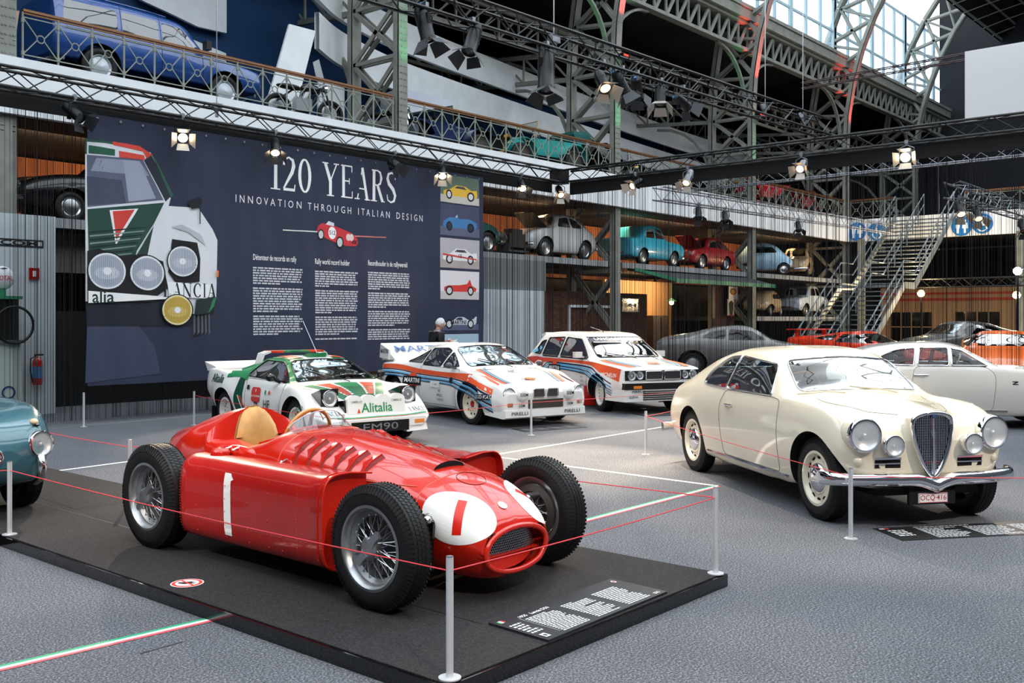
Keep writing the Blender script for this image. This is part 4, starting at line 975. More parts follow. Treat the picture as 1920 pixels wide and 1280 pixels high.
    # cockpit: seat, headrest pad, floor, steering wheel, windscreen
    hr = []
    for i, (z, w, dx) in enumerate(((.59, .15, 0), (.63, .172, .01), (.70, .178, .012), (.78, .155, .005), (.85, .118, -.015), (.895, .08, -.035), (.915, .03, -.05))):
        hr.append([Vector((-.945+dx+dp, w*y, z+.012*(1-abs(y)))) for y, dp in ((-1, -.03), (-.92, .015), (-.6, .04), (0, .05), (.6, .04), (.92, .015), (1, -.03), (.5, -.06), (-.5, -.06))])
    MB().add(*loft(hr)).build('headrest_pad', tan, t, 50)
    pipe = [r[0] for r in hr]+[hr[-1][3]]+[r[6] for r in reversed(hr)]; MB().tube(pipe, .009, 6).build('pad_piping', mat('brown_piping', '#8a6234', .5), t)
    MB().add(*loft([[(-.94, -.22, .47), (-.5, -.22, .47), (-.5, .22, .47), (-.94, .22, .47)], [(-.93, -.2, .62), (-.52, -.2, .58), (-.52, .2, .58), (-.93, .2, .62)]])).build('seat_cushion', tan, t, 50)
    MB().box((-.55, 0, .42), (.9, .7, .04)).box((-.16, 0, .58), (.02, .62, .3)).build('cockpit_tub', dark_in, t)
    rimc = [B.top(p[0]*1., p[1]*1.0, .004) if B.hit((p[0], p[1]*1.02, 3), (0, 0, -1)) else Vector((p[0], p[1], .7)) for p in [(q[0]+(-.008 if q[0] < -.6 else .012), q[1]*1.04) for q in cock]]
    k0 = max(range(len(rimc)), key=lambda i: -rimc[i].x-9*(abs(rimc[i].y) > .1)); rimc = rimc[k0:]+rimc[:k0]; rimc = [p for p in rimc if p.x > -.80]; s0 = max(range(len(rimc)), key=lambda i: (rimc[i]-rimc[i-1]).length); rimc = rimc[s0:]+rimc[:s0]
    MB().tube(rimc, .008, 6).build('cockpit_rim', red, t, 60)
    steering(t, -.36, 0, .765, mat('wood_rim', '#c98f45', .35, coat=.6), .185, .35)
    wsb = [B.top(-.10-1.2*y*y, y, .0) for y in np.linspace(-.27, .27, 15)]; wst = [p+Vector((-.07, -p.y*.1, .098*(1-(p.y/.285)**2)**.6+.012)) for p in wsb]
    MB().add(wsb+wst, [(i, i+1, 16+i, 15+i) for i in range(14)]).build('windscreen', glass_mat('perspex', '#e2e9ee', .14), t, 60)
    MB().tube(wst, .0035, 5).build('windscreen_edge', mat('perspex_edge', '#c9d6dd', .2), t)
    for sg in (-1, 1):
        MB().box((-.262, sg*.285, .755), (.03, .012, .05)).build('windscreen_bracket', chrome, t)
        if sg > 0: MB().ball((-.02, sg*.36, .765), .035, 14, (1.5, .6, .8)).cyl((-.02, sg*.30, .7), (-.02, sg*.35, .76), .006, 6).build('mirror', red, t, 60)
    b = MB()
    for x, y, z in ((-.05, -.4, .665), (.28, -.385, .63), (-.64, -.41, .70), (-.55, -.42, .70)): b.cyl((x, y, z), (x+.02, y-.06, z-.01), .006, 6).ball((x+.02, y-.06, z-.01), .011, 8)
    b.build('bonnet_catches', steel, t)
    MB().lathe([(.022, 0), (.022, .006), (0, .01)], B.side(-.42, .66, -1, 0), (0, -1, .3), 18).build('fuel_cap', alu, t, 50)
    # suspension
    for sg in (-1, 1):
        u = MB()
        u.prism(rpoly([(.0, -.03), (.06, .0), (.05, .12), (.07, .3), (.03, .34), (-.03, .34), (-.05, .3), (-.02, .12), (-.05, 0)], .03), lambda p, q, w: Vector((A+.07+p*1.1, sg*(.40+w*.3), .15+q*.96)), .06)
        u.cyl((A+.06, sg*.37, .45), (A+.02, sg*.58, .44), .026, 12); u.cyl((A+.06, sg*.37, .23), (A+.02, sg*.58, .22), .026, 12)
        u.build('suspension_upright', gloss_black, t, 40)
        d = MB().cyl((A+.07, sg*.36, .455), (A+.05, sg*.60, .45), .02, 12).ball((A+.11, sg*.43, .45), .028, 10).ball((A+.11, sg*.43, .19), .03, 10); d.build('suspension_arm', steel, t, 40)
        MB().cyl((A, sg*.3, .335), (A, sg*.6, .335), .03, 12).cyl((-A, sg*.25, .345), (-A, sg*.6, .345), .035, 12).build('axle_shaft', steel, t, 40)
        wheel(t, A, sg*.675, .335, .165, sg, 'wire', .215, 0.0, tread='race'); wheel(t, -A, sg*.675, .348, .19, sg, 'wire', .215, tread='race')
    return t
racer()
# ================================================================= SHOW CARS
def glaze(B, sides, wind, rear, wx=(.2, 1.2), rx=(-2., -.5), lo=.3):
    for p in sides: B.cut(p, 'side_window', 'y', lo=lo)
    if wind: B.cut(wind, 'windscreen', 'x', lo=wx[0], hi=wx[1], sides=(1,))
    if rear: B.cut(rear, 'rear_window', 'x', lo=-rx[1], hi=-rx[0], sides=(-1,))
def frames(B, t, sides, wind, rear, m, r=.009, wx=1):
    mb = MB()
    for sg in (-1, 1):
        for p in sides: B.trim(mb, p, 'y', sg, r)
    if wind: B.trim(mb, wind, 'x', 1, r)
    if rear: B.trim(mb, rear, 'x', -1, r)
    mb.build('window_trim', m, t, 60)
def seam(B, t, lines, m=None, r=.004, name='panel_gap'):
    mb = MB()
    for pts, view, sg in lines: mb.tube(B.outline(pts, view, sg, r, .0005, False, dens=.04), r, 5)
    return mb.build(name, m or ink, t)
def inside(t, seats, m, floor=(-1.0, .9, .6, .30), dash=None):
    f = MB().box(((floor[0]+floor[1])/2, 0, floor[3]), (floor[1]-floor[0], floor[2]*2, .04))
    if dash: f.box((dash[0], 0, dash[1]), (.22, floor[2]*2-.04, .16))
    f.build('cabin_floor', dark_in, t)
    for s_ in seats: seat_mesh(*s_).build('seat', m, t, 50)
# ----------------------------------------------------------------- cream coupe
cream = paint('cream_car_paint', '#e9dfc8', .22, .8, (.8, .02))
def aurelia():
    a = math.radians(37.8); h = Vector((-math.sin(a), -math.cos(a))); lf = Vector((-h.y, h.x))
    fr = Vector((7.85, 3.31)); rr = fr-h*2.66; c = (fr+rr)/2+lf*.60
    t = thing('vintage_coupe', 'cream fastback coupe with tall chrome shield grille on the grey carpet at right', 'car', (c.x, c.y, 0), math.atan2(h.y, h.x))
    rows = [(-2.22, .40, .42, .52, .52, .46, .66, .28, .72, .735), (-2.17, .52, .34, .62, .54, .56, .74, .35, .81, .83), (-2.02, .62, .28, .71, .56, .64, .83, .42, .92, .95),
     (-1.7, .66, .25, .745, .58, .69, .89, .47, 1.03, 1.075), (-1.33, .68, .24, .765, .60, .715, .925, .50, 1.15, 1.20), (-.9, .69, .22, .772, .60, .725, .935, .515, 1.255, 1.31),
     (-.5, .69, .21, .775, .60, .73, .94, .52, 1.31, 1.365), (-.1, .69, .21, .775, .60, .735, .94, .525, 1.32, 1.385), (.22, .69, .21, .775, .60, .735, .94, .525, 1.295, 1.365),
     (.42, .69, .21, .775, .60, .735, .94, .535, 1.23, 1.31), (.62, .69, .22, .775, .60, .735, .94, .575, 1.10, 1.175), (.80, .69, .22, .775, .60, .73, .94, .61, .985, 1.05), (.90, .69, .23, .775, .60, .725, .94, .60, .955, 1.01),
     (1.05, .69, .24, .775, .60, .72, .94, .48, .935, 1.0), (1.33, .68, .25, .775, .60, .71, .925, .42, .915, .985), (1.62, .65, .27, .765, .60, .69, .89, .38, .88, .965), (1.82, .60, .30, .735, .60, .65, .85, .34, .85, .94),
     (1.93, .55, .32, .695, .60, .60, .81, .30, .825, .905), (1.99, .50, .35, .64, .59, .55, .77, .26, .79, .86), (2.03, .44, .39, .56, .58, .48, .72, .22, .73, .78), (2.05, .36, .43, .46, .57, .40, .67, .18, .68, .71)]
    NX = lambda x: 1.33+(x-1.33)*.64 if x > 1.33 else x
    rows = [(NX(r[0]),)+r[1:] for r in rows]
    B = Body(rows, .032, (3, 10, 11, 10, 10), (.5, 1., .8, .8))
    dw = rpoly([(.56, .955), (.40, 1.225), (-.34, 1.275), (-.40, .955)], [.03, .07, .03, .03]); qw = rpoly([(-.445, .955), (-.385, 1.275), (-.66, 1.255), (-.98, 1.10), (-1.04, .97)], [.02, .03, .12, .12, .06])
    ws = rpoly([(-.575, 1.0), (-.51, 1.26), (0, 1.305), (.51, 1.26), (.575, 1.0), (0, 1.03)], [.06, .07, .4, .07, .06, .3]); rw = rpoly([(-.36, 1.10), (-.34, 1.24), (.34, 1.24), (.36, 1.10)], .06)
    glaze(B, [dw, qw], ws, rw, (.2, 1.0), (-1.7, -.6))
    B.arch(1.33, .335, .385); B.arch(-1.33, .335, .37)
    door = rpoly([(.74, .30), (.74, .93), (.60, .945), (-.42, .945), (-.52, .80), (-.46, .30)], .06)
    B.cut(door, 'door', 'y', lo=.3)
    P = B.make(t, {'body': cream, 'side_window': clear, 'windscreen': clear, 'rear_window': clear, 'door': cream})
    frames(B, t, [dw, qw], ws, rw, chrome, .008)
    seam(B, t, [(list(door)+[door[0]], 'y', sg) for sg in (-1, 1)]+[([(.95, .5), (1.25, .46), (1.5, .36), (1.68, .2)], 'z', 1), ([(.95, -.5), (1.25, -.46), (1.5, -.36), (1.68, -.2)], 'z', 1)], mat('shut_line', '#6a6354', .7), .003)
    tr = MB()
    for sg in (-1, 1): tr.tube([B.side(x, .285, sg, .006) for x in np.linspace(-.88, .9, 30)], .014, 6)
    tr.build('sill_moulding', chrome, t, 50)
    hd = MB()
    for sg in (-1, 1): hd.tube([B.side(x, .80, sg, .03 if -.36 < x < -.22 else .002) for x in (-.38, -.36, -.29, -.22, -.20)], .011, 8)
    hd.build('door_handle', chrome, t, 60)
    inside(t, [(-.25, -.32, .38), (-.25, .32, .38), (-.95, 0, .42, .95, .55)], mat('beige_upholstery', '#a98a66', .8), (-1.3, .75, .6, .32), (.62, .93))
    steering(t, .30, .34, 1.0, mat('orange_wood', '#b5713a', .35, coat=.5), .2, .5) if False else steering(t, .32, -.34, .98, mat('orange_wood', '#b5713a', .35, coat=.5), .2, .5)
    # front: shield grille, lamps, slots, bumper, plate
    sh = [(0, .905), (.10, .895), (.168, .86), (.168, .77), (.142, .65), (.09, .51), (.03, .42), (0, .405)]; sh = sh+[(-y, z) for y, z in reversed(sh[1:-1])]
    gx = lambda z: NX(2.055)+.035-.02*abs(z-.6)
    g = MB().tube([(gx(z)+.02-.35*y*y*1.4, y, z) for y, z in rpoly(sh, .05)], .019, 8, True).tube([(gx(z)+.025, 0, z) for z in np.linspace(.41, .895, 12)], .012, 8)
    gr = g.build('shield_grille', chrome, t, 60)
    b = MB()
    for y in np.linspace(-.15, .15, 21):
        zz = [z for z in np.linspace(.41, .895, 60) if in_poly(np.array([y]), np.array([z]), [(p[0]*.95, p[1]) for p in sh])[0]]
        if len(zz) > 1: b.bar((gx(zz[0])+.014-.4*y*y, y, zz[0]), (gx(zz[-1])+.014-.4*y*y, y, zz[-1]), .005, .008)
    for k, z in enumerate(np.linspace(.44, .87, 22)):
        ys = [y for y in np.linspace(-.16, .16, 50) if in_poly(np.array([y]), np.array([z]), sh)[0]]
        if ys: b.bar((gx(z)+.008-.4*ys[0]**2, ys[0], z), (gx(z)+.008-.4*ys[-1]**2, ys[-1], z), .003, .003)
    b.build('grille_bars', chrome, gr)
    bk = MB().face([(gx(z)-.0-.4*y*y, y*.97, z) for y, z in sh]).build('grille_core', well, gr)
    s2 = [(gx(z)-.002-.4*y*y, y, z) for y, z in sh]; V = s2+[(1.62, y*.95, z-.01) for y, z in sh]; n = len(sh); obj('grille_surround', V, [(i, (i+1) % n, (i+1) % n+n, i+n) for i in range(n)], cream, gr, 40)
    MB().lathe([(.02, 0), (.018, .012), (0, .014)], (NX(2.055)+.055, 0, .88), (1, 0, .2), 16).build('grille_badge', mat('badge_blue', '#39507a', .3, .3), gr)
    for sg in (-1, 1):
        p = B.front(sg*.565, .735, 0); headlamp(t, p+Vector((.055, 0, .0)), (1, sg*.08, .0), .118, depth=.09)
        MB().lathe([(.138, -.16), (.142, -.05), (.125, .0)], p+Vector((.04, 0, 0)), (1, sg*.08, 0), 28).build('headlamp_nacelle', cream, t, 60)
        p = B.front(sg*.345, .655, 0); headlamp(t, p+Vector((.07, 0, 0)), (1, 0, 0), .075, 'fog_lamp', depth=.06)
        p = B.front(sg*.60, .53, 0); MB().lathe([(.034, -.03), (.036, .0), (.028, .014), (0, .02)], p+Vector((.006, 0, 0)), (1, sg*.4, 0), 18).build('side_lamp', mat('milky_lens', '#e6dcc4', .2, coat=.6), t, 60)
        y0, y1 = .25, .47; P_ = [B.front(sg*y, z, .004) for y, z in ((y0, .545), (y1, .545), (y1, .475), (y0, .475))]
        sl = MB().face(P_).build('air_slot', well, t); c2 = MB()
        for z in (.55, .51): c2.bar(B.front(sg*y0, z, .008), B.front(sg*y1, z, .008), .012 if z > .54 else .007, .016 if z > .54 else .01)
        c2.build('slot_bar', chrome, sl)
    pts = []
    for y in np.linspace(-.84, .84, 41):
        x = 1.875-.2*(abs(y)/.84)**3-(.08 if abs(y) > .81 else 0); dz = -.055*max(0, 1-(abs(y)/.16))**1.2
        pts.append((x, y, .39+dz))
    bm = MB()
    r2 = [[Vector(p)+Vector((.045*math.cos(q), 0, .052*math.sin(q))) for q in (2*PI*i/12 for i in range(12))] for p in pts]
    bm.add(*loft(r2)).build('front_bumper', chrome, t, 50)
    MB().box((1.85, -.02, .245), (.03, .40, .10)).build('plate_holder', black, t); pl = MB().box((1.87, -.02, .245), (.012, .25, .075)).build('number_plate', dot_white, t)
    flat(MB(), fit(text2('OCQ·416', .06, bold=.004), -.112, .112, .05), lambda u, v: Vector((1.8775, -.02+u, .245+v))).build('plate_lettering', pm('#c02a3a'), pl)
    fr_ = MB().tube([(1.877, -.02+y, .245+z) for y, z in ((-.12, -.034), (.12, -.034), (.12, .034), (-.12, .034))], .0025, 4, True).build('plate_border', pm('#c02a3a'), pl)
    un = MB().box((1.62, 0, .28), (.3, .9, .05)).box((1.76, .2, .33), (.2, .03, .05)).box((1.76, -.2, .33), (.2, .03, .05)).build('front_valance', well, t)
    r3 = [[Vector((-2.28+.18*(abs(y)/.78)**3, y, .40))+Vector((.04*math.cos(q), 0, .05*math.sin(q))) for q in (2*PI*i/10 for i in range(10))] for y in np.linspace(-.78, .78, 21)]
    MB().add(*loft(r3)).build('rear_bumper', chrome, t, 50)
    w = MB(); 
    for y in (-.22, .28): wiper(w, B.top(.93, y, .01), B.top(.84, y-.34, .012))
    w.build('wipers', mat('cream_wiper', '#cfc2a2', .4), t)
    MB().tube([B.front(y, 1.30-.09*(abs(y)/.5)**2.2*.5, .004) for y in np.linspace(-.45, .45, 12)], .004, 4).build('windscreen_header', chrome, t)
    for x, R in ((1.33, .335), (-1.33, .335)):
        for sg in (-1, 1): wheel(t, x, sg*.645, R, .165, sg, 'hub', .21, 0, cream, chrome)
    ex = MB().cyl((-.6, -.64, .18), (-.6, -.7, .2), .015, 8).build('jacking_point', steel, t)
    return t
aurelia()
# ----------------------------------------------------------------- Martini style colours
NAVY, SKY, ORG, WHT = '#1b2546', '#69b2da', '#e0562b', '#f2f2f0'
white_car = paint('white_rally_paint', '#eceae6', .25, .7)
def flare(V, axles, cz, r, amp, w=.16):
    V = V.copy(); y = V[:, 1]
    for ax in axles:
        d = np.hypot(V[:, 0]-ax, V[:, 2]-cz); k = np.exp(-((d-r)/w)**2)*np.clip((np.abs(y)-.35)/.2, 0, 1); V[:, 1] += np.sign(y)*amp*k
    return V
def mudflap(t, x, sg, y, m, h=.28): MB().box((x, sg*y, .08+h/2), (.012, .24, h)).build('mudflap', m, t)
# ----------------------------------------------------------------- green and white rally wedge
def stratos():
    a = math.radians(10); h = Vector((-math.sin(a), -math.cos(a))); lf = Vector((-h.y, h.x)); fl = Vector((9.36, 10.14))
    c = fl-h*1.09-lf*.72
    t = thing('rally_car', 'white and green wedge rally car with lamp pod, number 2, in front of the banner', 'car', (c.x, c.y, 0), math.atan2(h.y, h.x), 'rally cars')
    rows = [(-1.84, .66, .45, .78, .60, .76, .84, .6, .875, .88), (-1.80, .70, .40, .83, .60, .79, .89, .6, .91, .915), (-1.6, .74, .33, .86, .60, .82, .90, .58, .915, .925), (-1.09, .78, .28, .87, .58, .82, .87, .53, .94, .96),
      (-.75, .78, .25, .855, .56, .79, .84, .49, 1.015, 1.04), (-.40, .78, .22, .835, .55, .78, .81, .47, 1.085, 1.115), (-.08, .78, .20, .83, .53, .77, .79, .46, 1.09, 1.125), (.14, .78, .20, .83, .53, .765, .775, .455, 1.065, 1.105),
      (.42, .78, .2, .83, .52, .765, .76, .53, .935, .975), (.72, .78, .2, .83, .50, .77, .75, .61, .795, .835), (.84, .78, .2, .835, .50, .78, .745, .6, .76, .79), (1.09, .78, .2, .86, .52, .80, .745, .52, .715, .735), (1.40, .78, .2, .86, .48, .80, .61, .5, .585, .595),
      (1.62, .76, .2, .84, .40, .78, .485, .5, .485, .495), (1.75, .70, .22, .79, .36, .75, .405, .5, .41, .415), (1.81, .64, .25, .72, .33, .69, .36, .5, .365, .37)]
    B = Body(rows, .035, (3, 10, 9, 9, 9), (.4, .9, .5, .5), lambda V: flare(V, (1.09, -1.09), .3, .36, .045))
    sw = rpoly([(.62, .80), (.12, 1.045), (-.40, 1.06), (-.52, .84)], [.03, .05, .05, .06]); ws = rpoly([(-.60, .805), (-.45, 1.06), (0, 1.09), (.45, 1.06), (.60, .805), (0, .825)], [.05, .06, .3, .06, .05, .3])
    glaze(B, [sw], ws, None, (.05, .9)); B.arch(1.09, .3, .355); B.arch(-1.09, .3, .355)
    door = rpoly([(.66, .22), (.66, .78), (-.44, .82), (-.48, .22)], .06); B.cut(door, 'door', 'y', lo=.4); B.cut([(.80, .77), (.70, .80), (.10, 1.2), (-.62, 1.2), (-.95, .93), (-.60, .86), (-.46, .835), (.60, .785)], 'cabin_frame', 'y', lo=.2)
    B.make(t, {'body': white_car, 'side_window': clear, 'windscreen': clear, 'door': white_car, 'cabin_frame': mat('rally_green', '#157a48', .3, coat=.5)})
    frames(B, t, [sw], ws, None, black, .007); seam(B, t, [(list(door)+[door[0]], 'y', sg) for sg in (-1, 1)], None, .003)
    G, RD = '#157a48', '#dc4428'
    for sg in (-1, 1):
        it = [(ribbon([(-.60, .22), (-.72, .5), (-.66, .88)], [(-.30, .22), (-.52, .5), (-.50, .83)]), '#0f4a35'), (ribbon([(-.44, .24), (-.62, .56)], [(-.36, .24), (-.57, .56)]), RD), (ribbon([(-.47, .24), (-.645, .57)], [(-.445, .24), (-.63, .57)]), '#f1f1ef'),
              (ribbon([(-1.0, .89), (-.7, .90), (-.45, .86)], [(-1.0, .80), (-.72, .82), (-.45, .78)]), G)]
        s_ = -sg                                    # text reads forward on each flank
        T = lambda vf, x, z: ([(x+p[0]*s_*-1 if sg > 0 else x+p[0], z+p[1]) for p in vf[0]], vf[1])
        it += [(T(text2('Alitalia', .17, bold=.012, shear=.25), -1.30, .77), '#10402f'), (T(text2('2', .26, bold=.02), -.10, .42), '#111114'), (poly_vf(rpoly(rect(-.02-.22, .50, .0+.02, .70), .05), .06), '#d63a34'),
               (T(text2('RALLYE SANREMO', .036, bold=.004), -.11, .58), '#f4f0ee'), (T(text2('8', .06, bold=.004), -.11, .655), '#f4f0ee'), (T(text2('HF', .17, bold=-.0), .24, .48), '#20222a'), (rect(.16, .62, .20, .67), G), (rect(.22, .62, .26, .67), '#f4f4f4'), (rect(.28, .62, .32, .67), RD),
               (rect(-.38, .66, -.31, .72), '#22242a'), (rect(-.02, .22, .34, .31), '#16171b'), (T(text2('PIRELLI', .07, bold=.006), .16, .265), '#e8e8e8'), (rect(.36, .22, .50, .31), '#c9552c'), (T(text2('Alitalia', .07, bold=.006, shear=.25), 1.33, .52), '#10402f'), (ell(1.36, .45, .035, .028, 18), '#e2bb22'),
               (T(text2('LANCIA', .001), 1.6, .4), '#111114')]
        B.decal(it, 'side_livery', t, 'y', sg)
    # roof and bonnet colours
    it = [(ribbon([(-.85, -.5), (-.4, -.46), (.12, -.44)], [(-.85, .5), (-.4, .46), (.12, .44)]), G)]
    for s_ in (-1, 1): it += [(ribbon([(-.55, .32*s_), (.10, .43*s_)], [(-.55, .18*s_), (.10, .26*s_)]), RD), (ribbon([(-.55, .18*s_), (.10, .26*s_)], [(-.55, .15*s_), (.10, .22*s_)]), WHT)]
    B.decal(it, 'roof_livery', t, 'z', off=.004)
    it = [(ribbon([(.86, -.60), (1.2, -.42), (1.55, -.2)], [(.86, .60), (1.2, .42), (1.55, .2)]), G)]
    for s_ in (-1, 1): it += [(ribbon([(.88, .44*s_), (1.3, .20*s_)], [(.88, .22*s_), (1.3, .12*s_)]), RD), (ribbon([(.88, .22*s_), (1.3, .12*s_)], [(.88, .18*s_), (1.3, .09*s_)]), WHT), (ribbon([(.88, .48*s_), (1.35, .2*s_)], [(.88, .445*s_), (1.33, .19*s_)]), WHT)]
    for k in range(7): it.append((rect(1.08+.045*k, -.34, 1.092+.045*k, .34), '#0c3c28'))
    B.decal(it, 'bonnet_livery', t, 'z', off=.004)
    # nose lettering, bumper face
    LN = roman('LANCIA', .088, .72)
    for s_ in (-1, 1): B.decal([(([(1.69+v, s_*.655+u) for u, v in [(p[0], -p[1]) for p in LN[0]]], LN[1]), '#16171b')], 'nose_lettering', t, 'z', off=.004, fine=0)
    B.decal([(ribbon([(1.745, -.74), (1.775, -.3), (1.775, .3), (1.745, .74)], [(1.765, -.74), (1.80, -.3), (1.80, .3), (1.765, .74)]), '#1c8a55')], 'nose_stripe', t, 'z', off=.005)
    MB().box((1.75, 0, .265), (.14, .86, .14)).build('air_intake', well, t); flat(MB(), fit(text2('EM90', .1), -.26, .26, .09), lambda u, v: Vector((1.822, u, .265+v))).build('intake_lettering', mat('intake_grey', '#77797e', .5), t)
    for s_ in (-1, 1):
        MB().box((1.785, s_*.60, .30), (.06, .15, .05)).build('turn_signal', amber, t)
        MB().add(*loft([[(1.62, s_*.40, .18), (1.82, s_*.40, .17), (1.80, s_*.74, .18), (1.62, s_*.82, .18)], [(1.62, s_*.40, .31), (1.80, s_*.40, .31), (1.76, s_*.70, .31), (1.62, s_*.82, .31)]])).build('bumper_corner', white_car, t)
        pod = MB().add(*loft([[(1.18, s_*.59-.11, .60), (1.18, s_*.59+.11, .60), (1.18, s_*.59+.11, .66), (1.18, s_*.59-.11, .66)], [(1.54, s_*.59-.125, .50), (1.54, s_*.59+.125, .50), (1.54, s_*.59+.125, .755), (1.54, s_*.59-.125, .755)]])).build('headlamp_pod', gloss_black, t)
        headlamp(t, (1.555, s_*.59, .635), (1, 0, 0), .098)
    n = 33; top = [(-.43+.86*i/(n-1), .61+.05*abs(math.sin(PI*4*i/(n-1)))**.7+.012) for i in range(n)]
    pp = [(-.43, .43)]+top+[(.43, .43)]
    pod = MB(); pod.prism(pp, lambda u, v, w: Vector((1.73-.12*(v-.42)+w, u, v)), -.07).build('lamp_pod_cover', white_car, t, 30)
    MB().add(*loft([[(1.40, -.45, .54), (1.40, .45, .54), (1.40, .45, .58), (1.40, -.45, .58)], [(1.69, -.45, .42), (1.69, .45, .42), (1.66, .45, .61), (1.66, -.45, .61)]])).build('lamp_pod', gloss_black, t)
    cov = lambda o: (lambda u, v: Vector((1.732-.12*(v-.42)+o, u, v)))
    flat(MB(), shift(text2('Alitalia', .17, bold=.012), 0, .50), cov(.003)).build('pod_lettering', pm('#1a8a55'), t)
    lt = MB()
    for s_ in (-1, 1): flat(lt, shift(text2('CARELLO', .038, bold=.006), s_*.3, .585), cov(.003))
    lt.build('pod_small_lettering', pm('#16171b'), t); MB().face([cov(.006)(-.3+u, .445+v) for u, v in ((0, 0), (.05, 0), (.03, .06))]).build('pod_red_mark', pm('#d8402c'), t)
    # roof hoop spoiler, rear spoiler, vent, mirrors, aerial, wipers
    hp = [(-.60, -.56, .98), (-.62, -.5, 1.13), (-.58, -.42, 1.165), (-.58, .42, 1.165), (-.62, .5, 1.13), (-.60, .56, .98)]
    sp = MB()
    for p, q in zip(hp, hp[1:]): sp.add(*loft([[Vector(p)+Vector(k) for k in ((-.13, 0, -.005), (.10, 0, -.005), (.10, 0, .02), (-.13, 0, .02))], [Vector(q)+Vector(k) for k in ((-.13, 0, -.005), (.10, 0, -.005), (.10, 0, .02), (-.13, 0, .02))]]))
    so = sp.build('roof_spoiler', white_car, t)
    st_ = MB(); cl = []
    for i, (y0, y1) in enumerate(((-.42, -.22), (-.22, .2), (.2, .42))): st_.cur = 0 if i != 1 else 1; st_.add([(-.712, y0, 1.187), (-.47, y0, 1.187), (-.47, y1, 1.187), (-.712, y1, 1.187), (-.478, y0, 1.158), (-.478, y1, 1.158)], [(0, 1, 2, 3), (1, 4, 5, 2)])
    obj('spoiler_colours', st_.v, st_.f, [pm(RD), pm(G)], so, None, st_.m)
    MB().add(*loft([[(-1.86, -.8, .86), (-1.55, -.78, .90), (-1.55, .78, .90), (-1.86, .8, .86)], [(-1.92, -.82, 1.0), (-1.6, -.78, .93), (-1.6, .78, .93), (-1.92, .82, 1.0)]])).build('rear_spoiler', white_car, t)
    MB().add(*loft([[(-.05, -.14, 1.12), (-.05, .14, 1.12), (-.05, .14, 1.13), (-.05, -.14, 1.13)], [(.10, -.15, 1.105), (.10, .15, 1.105), (.10, .15, 1.165), (.10, -.15, 1.165)]])).build('roof_vent', mat('rally_green', G, .3, coat=.5), t)
    MB().add(*loft([[(-1.0, -.48, .95), (-.55, -.48, 1.06), (-.55, -.52, .98), (-1.0, -.6, .9)], [(-1.0, .48, .95), (-.55, .48, 1.06), (-.55, .52, .98), (-1.0, .6, .9)]])).build('engine_cover', mat('rally_green', G), t)
    for s_ in (-1, 1):
        MB().ball((.42, s_*.86, .86), .065, 12, (.8, 1.1, .85)).bar((.45, s_*.74, .79), (.43, s_*.84, .84), .03).build('door_mirror', gloss_black, t, 60)
        mudflap(t, .72, s_, .78, black, .3); mudflap(t, -1.46, s_, .78, black)
    MB().cyl((.05, .05, 1.12), (-.42, .05, 1.62), .004, 5).cyl((.05, .05, 1.10), (.03, .05, 1.14), .012, 8).build('aerial', steel, t)
    w = MB(); wiper(w, B.top(.86, .1, .01), B.front(-.28, .93, .015)); w.build('wipers', black, t)
    inside(t, [(-.32, -.33, .28, .44, .62), (-.32, .33, .28, .44, .62)], mat('red_upholstery', '#b03a26', .8), (-.6, .8, .62, .22), (.55, .72)); steering(t, .22, .33, .74, black, .17, .6)
    for x in (1.09, -1.09):
        for sg in (-1, 1): wheel(t, x, sg*.735, .305, .2 if x > 0 else .25, sg, 'multi', .19, 0, mat('white_wheel_paint', '#dcd8d0', .4), None, 'block')
stratos()
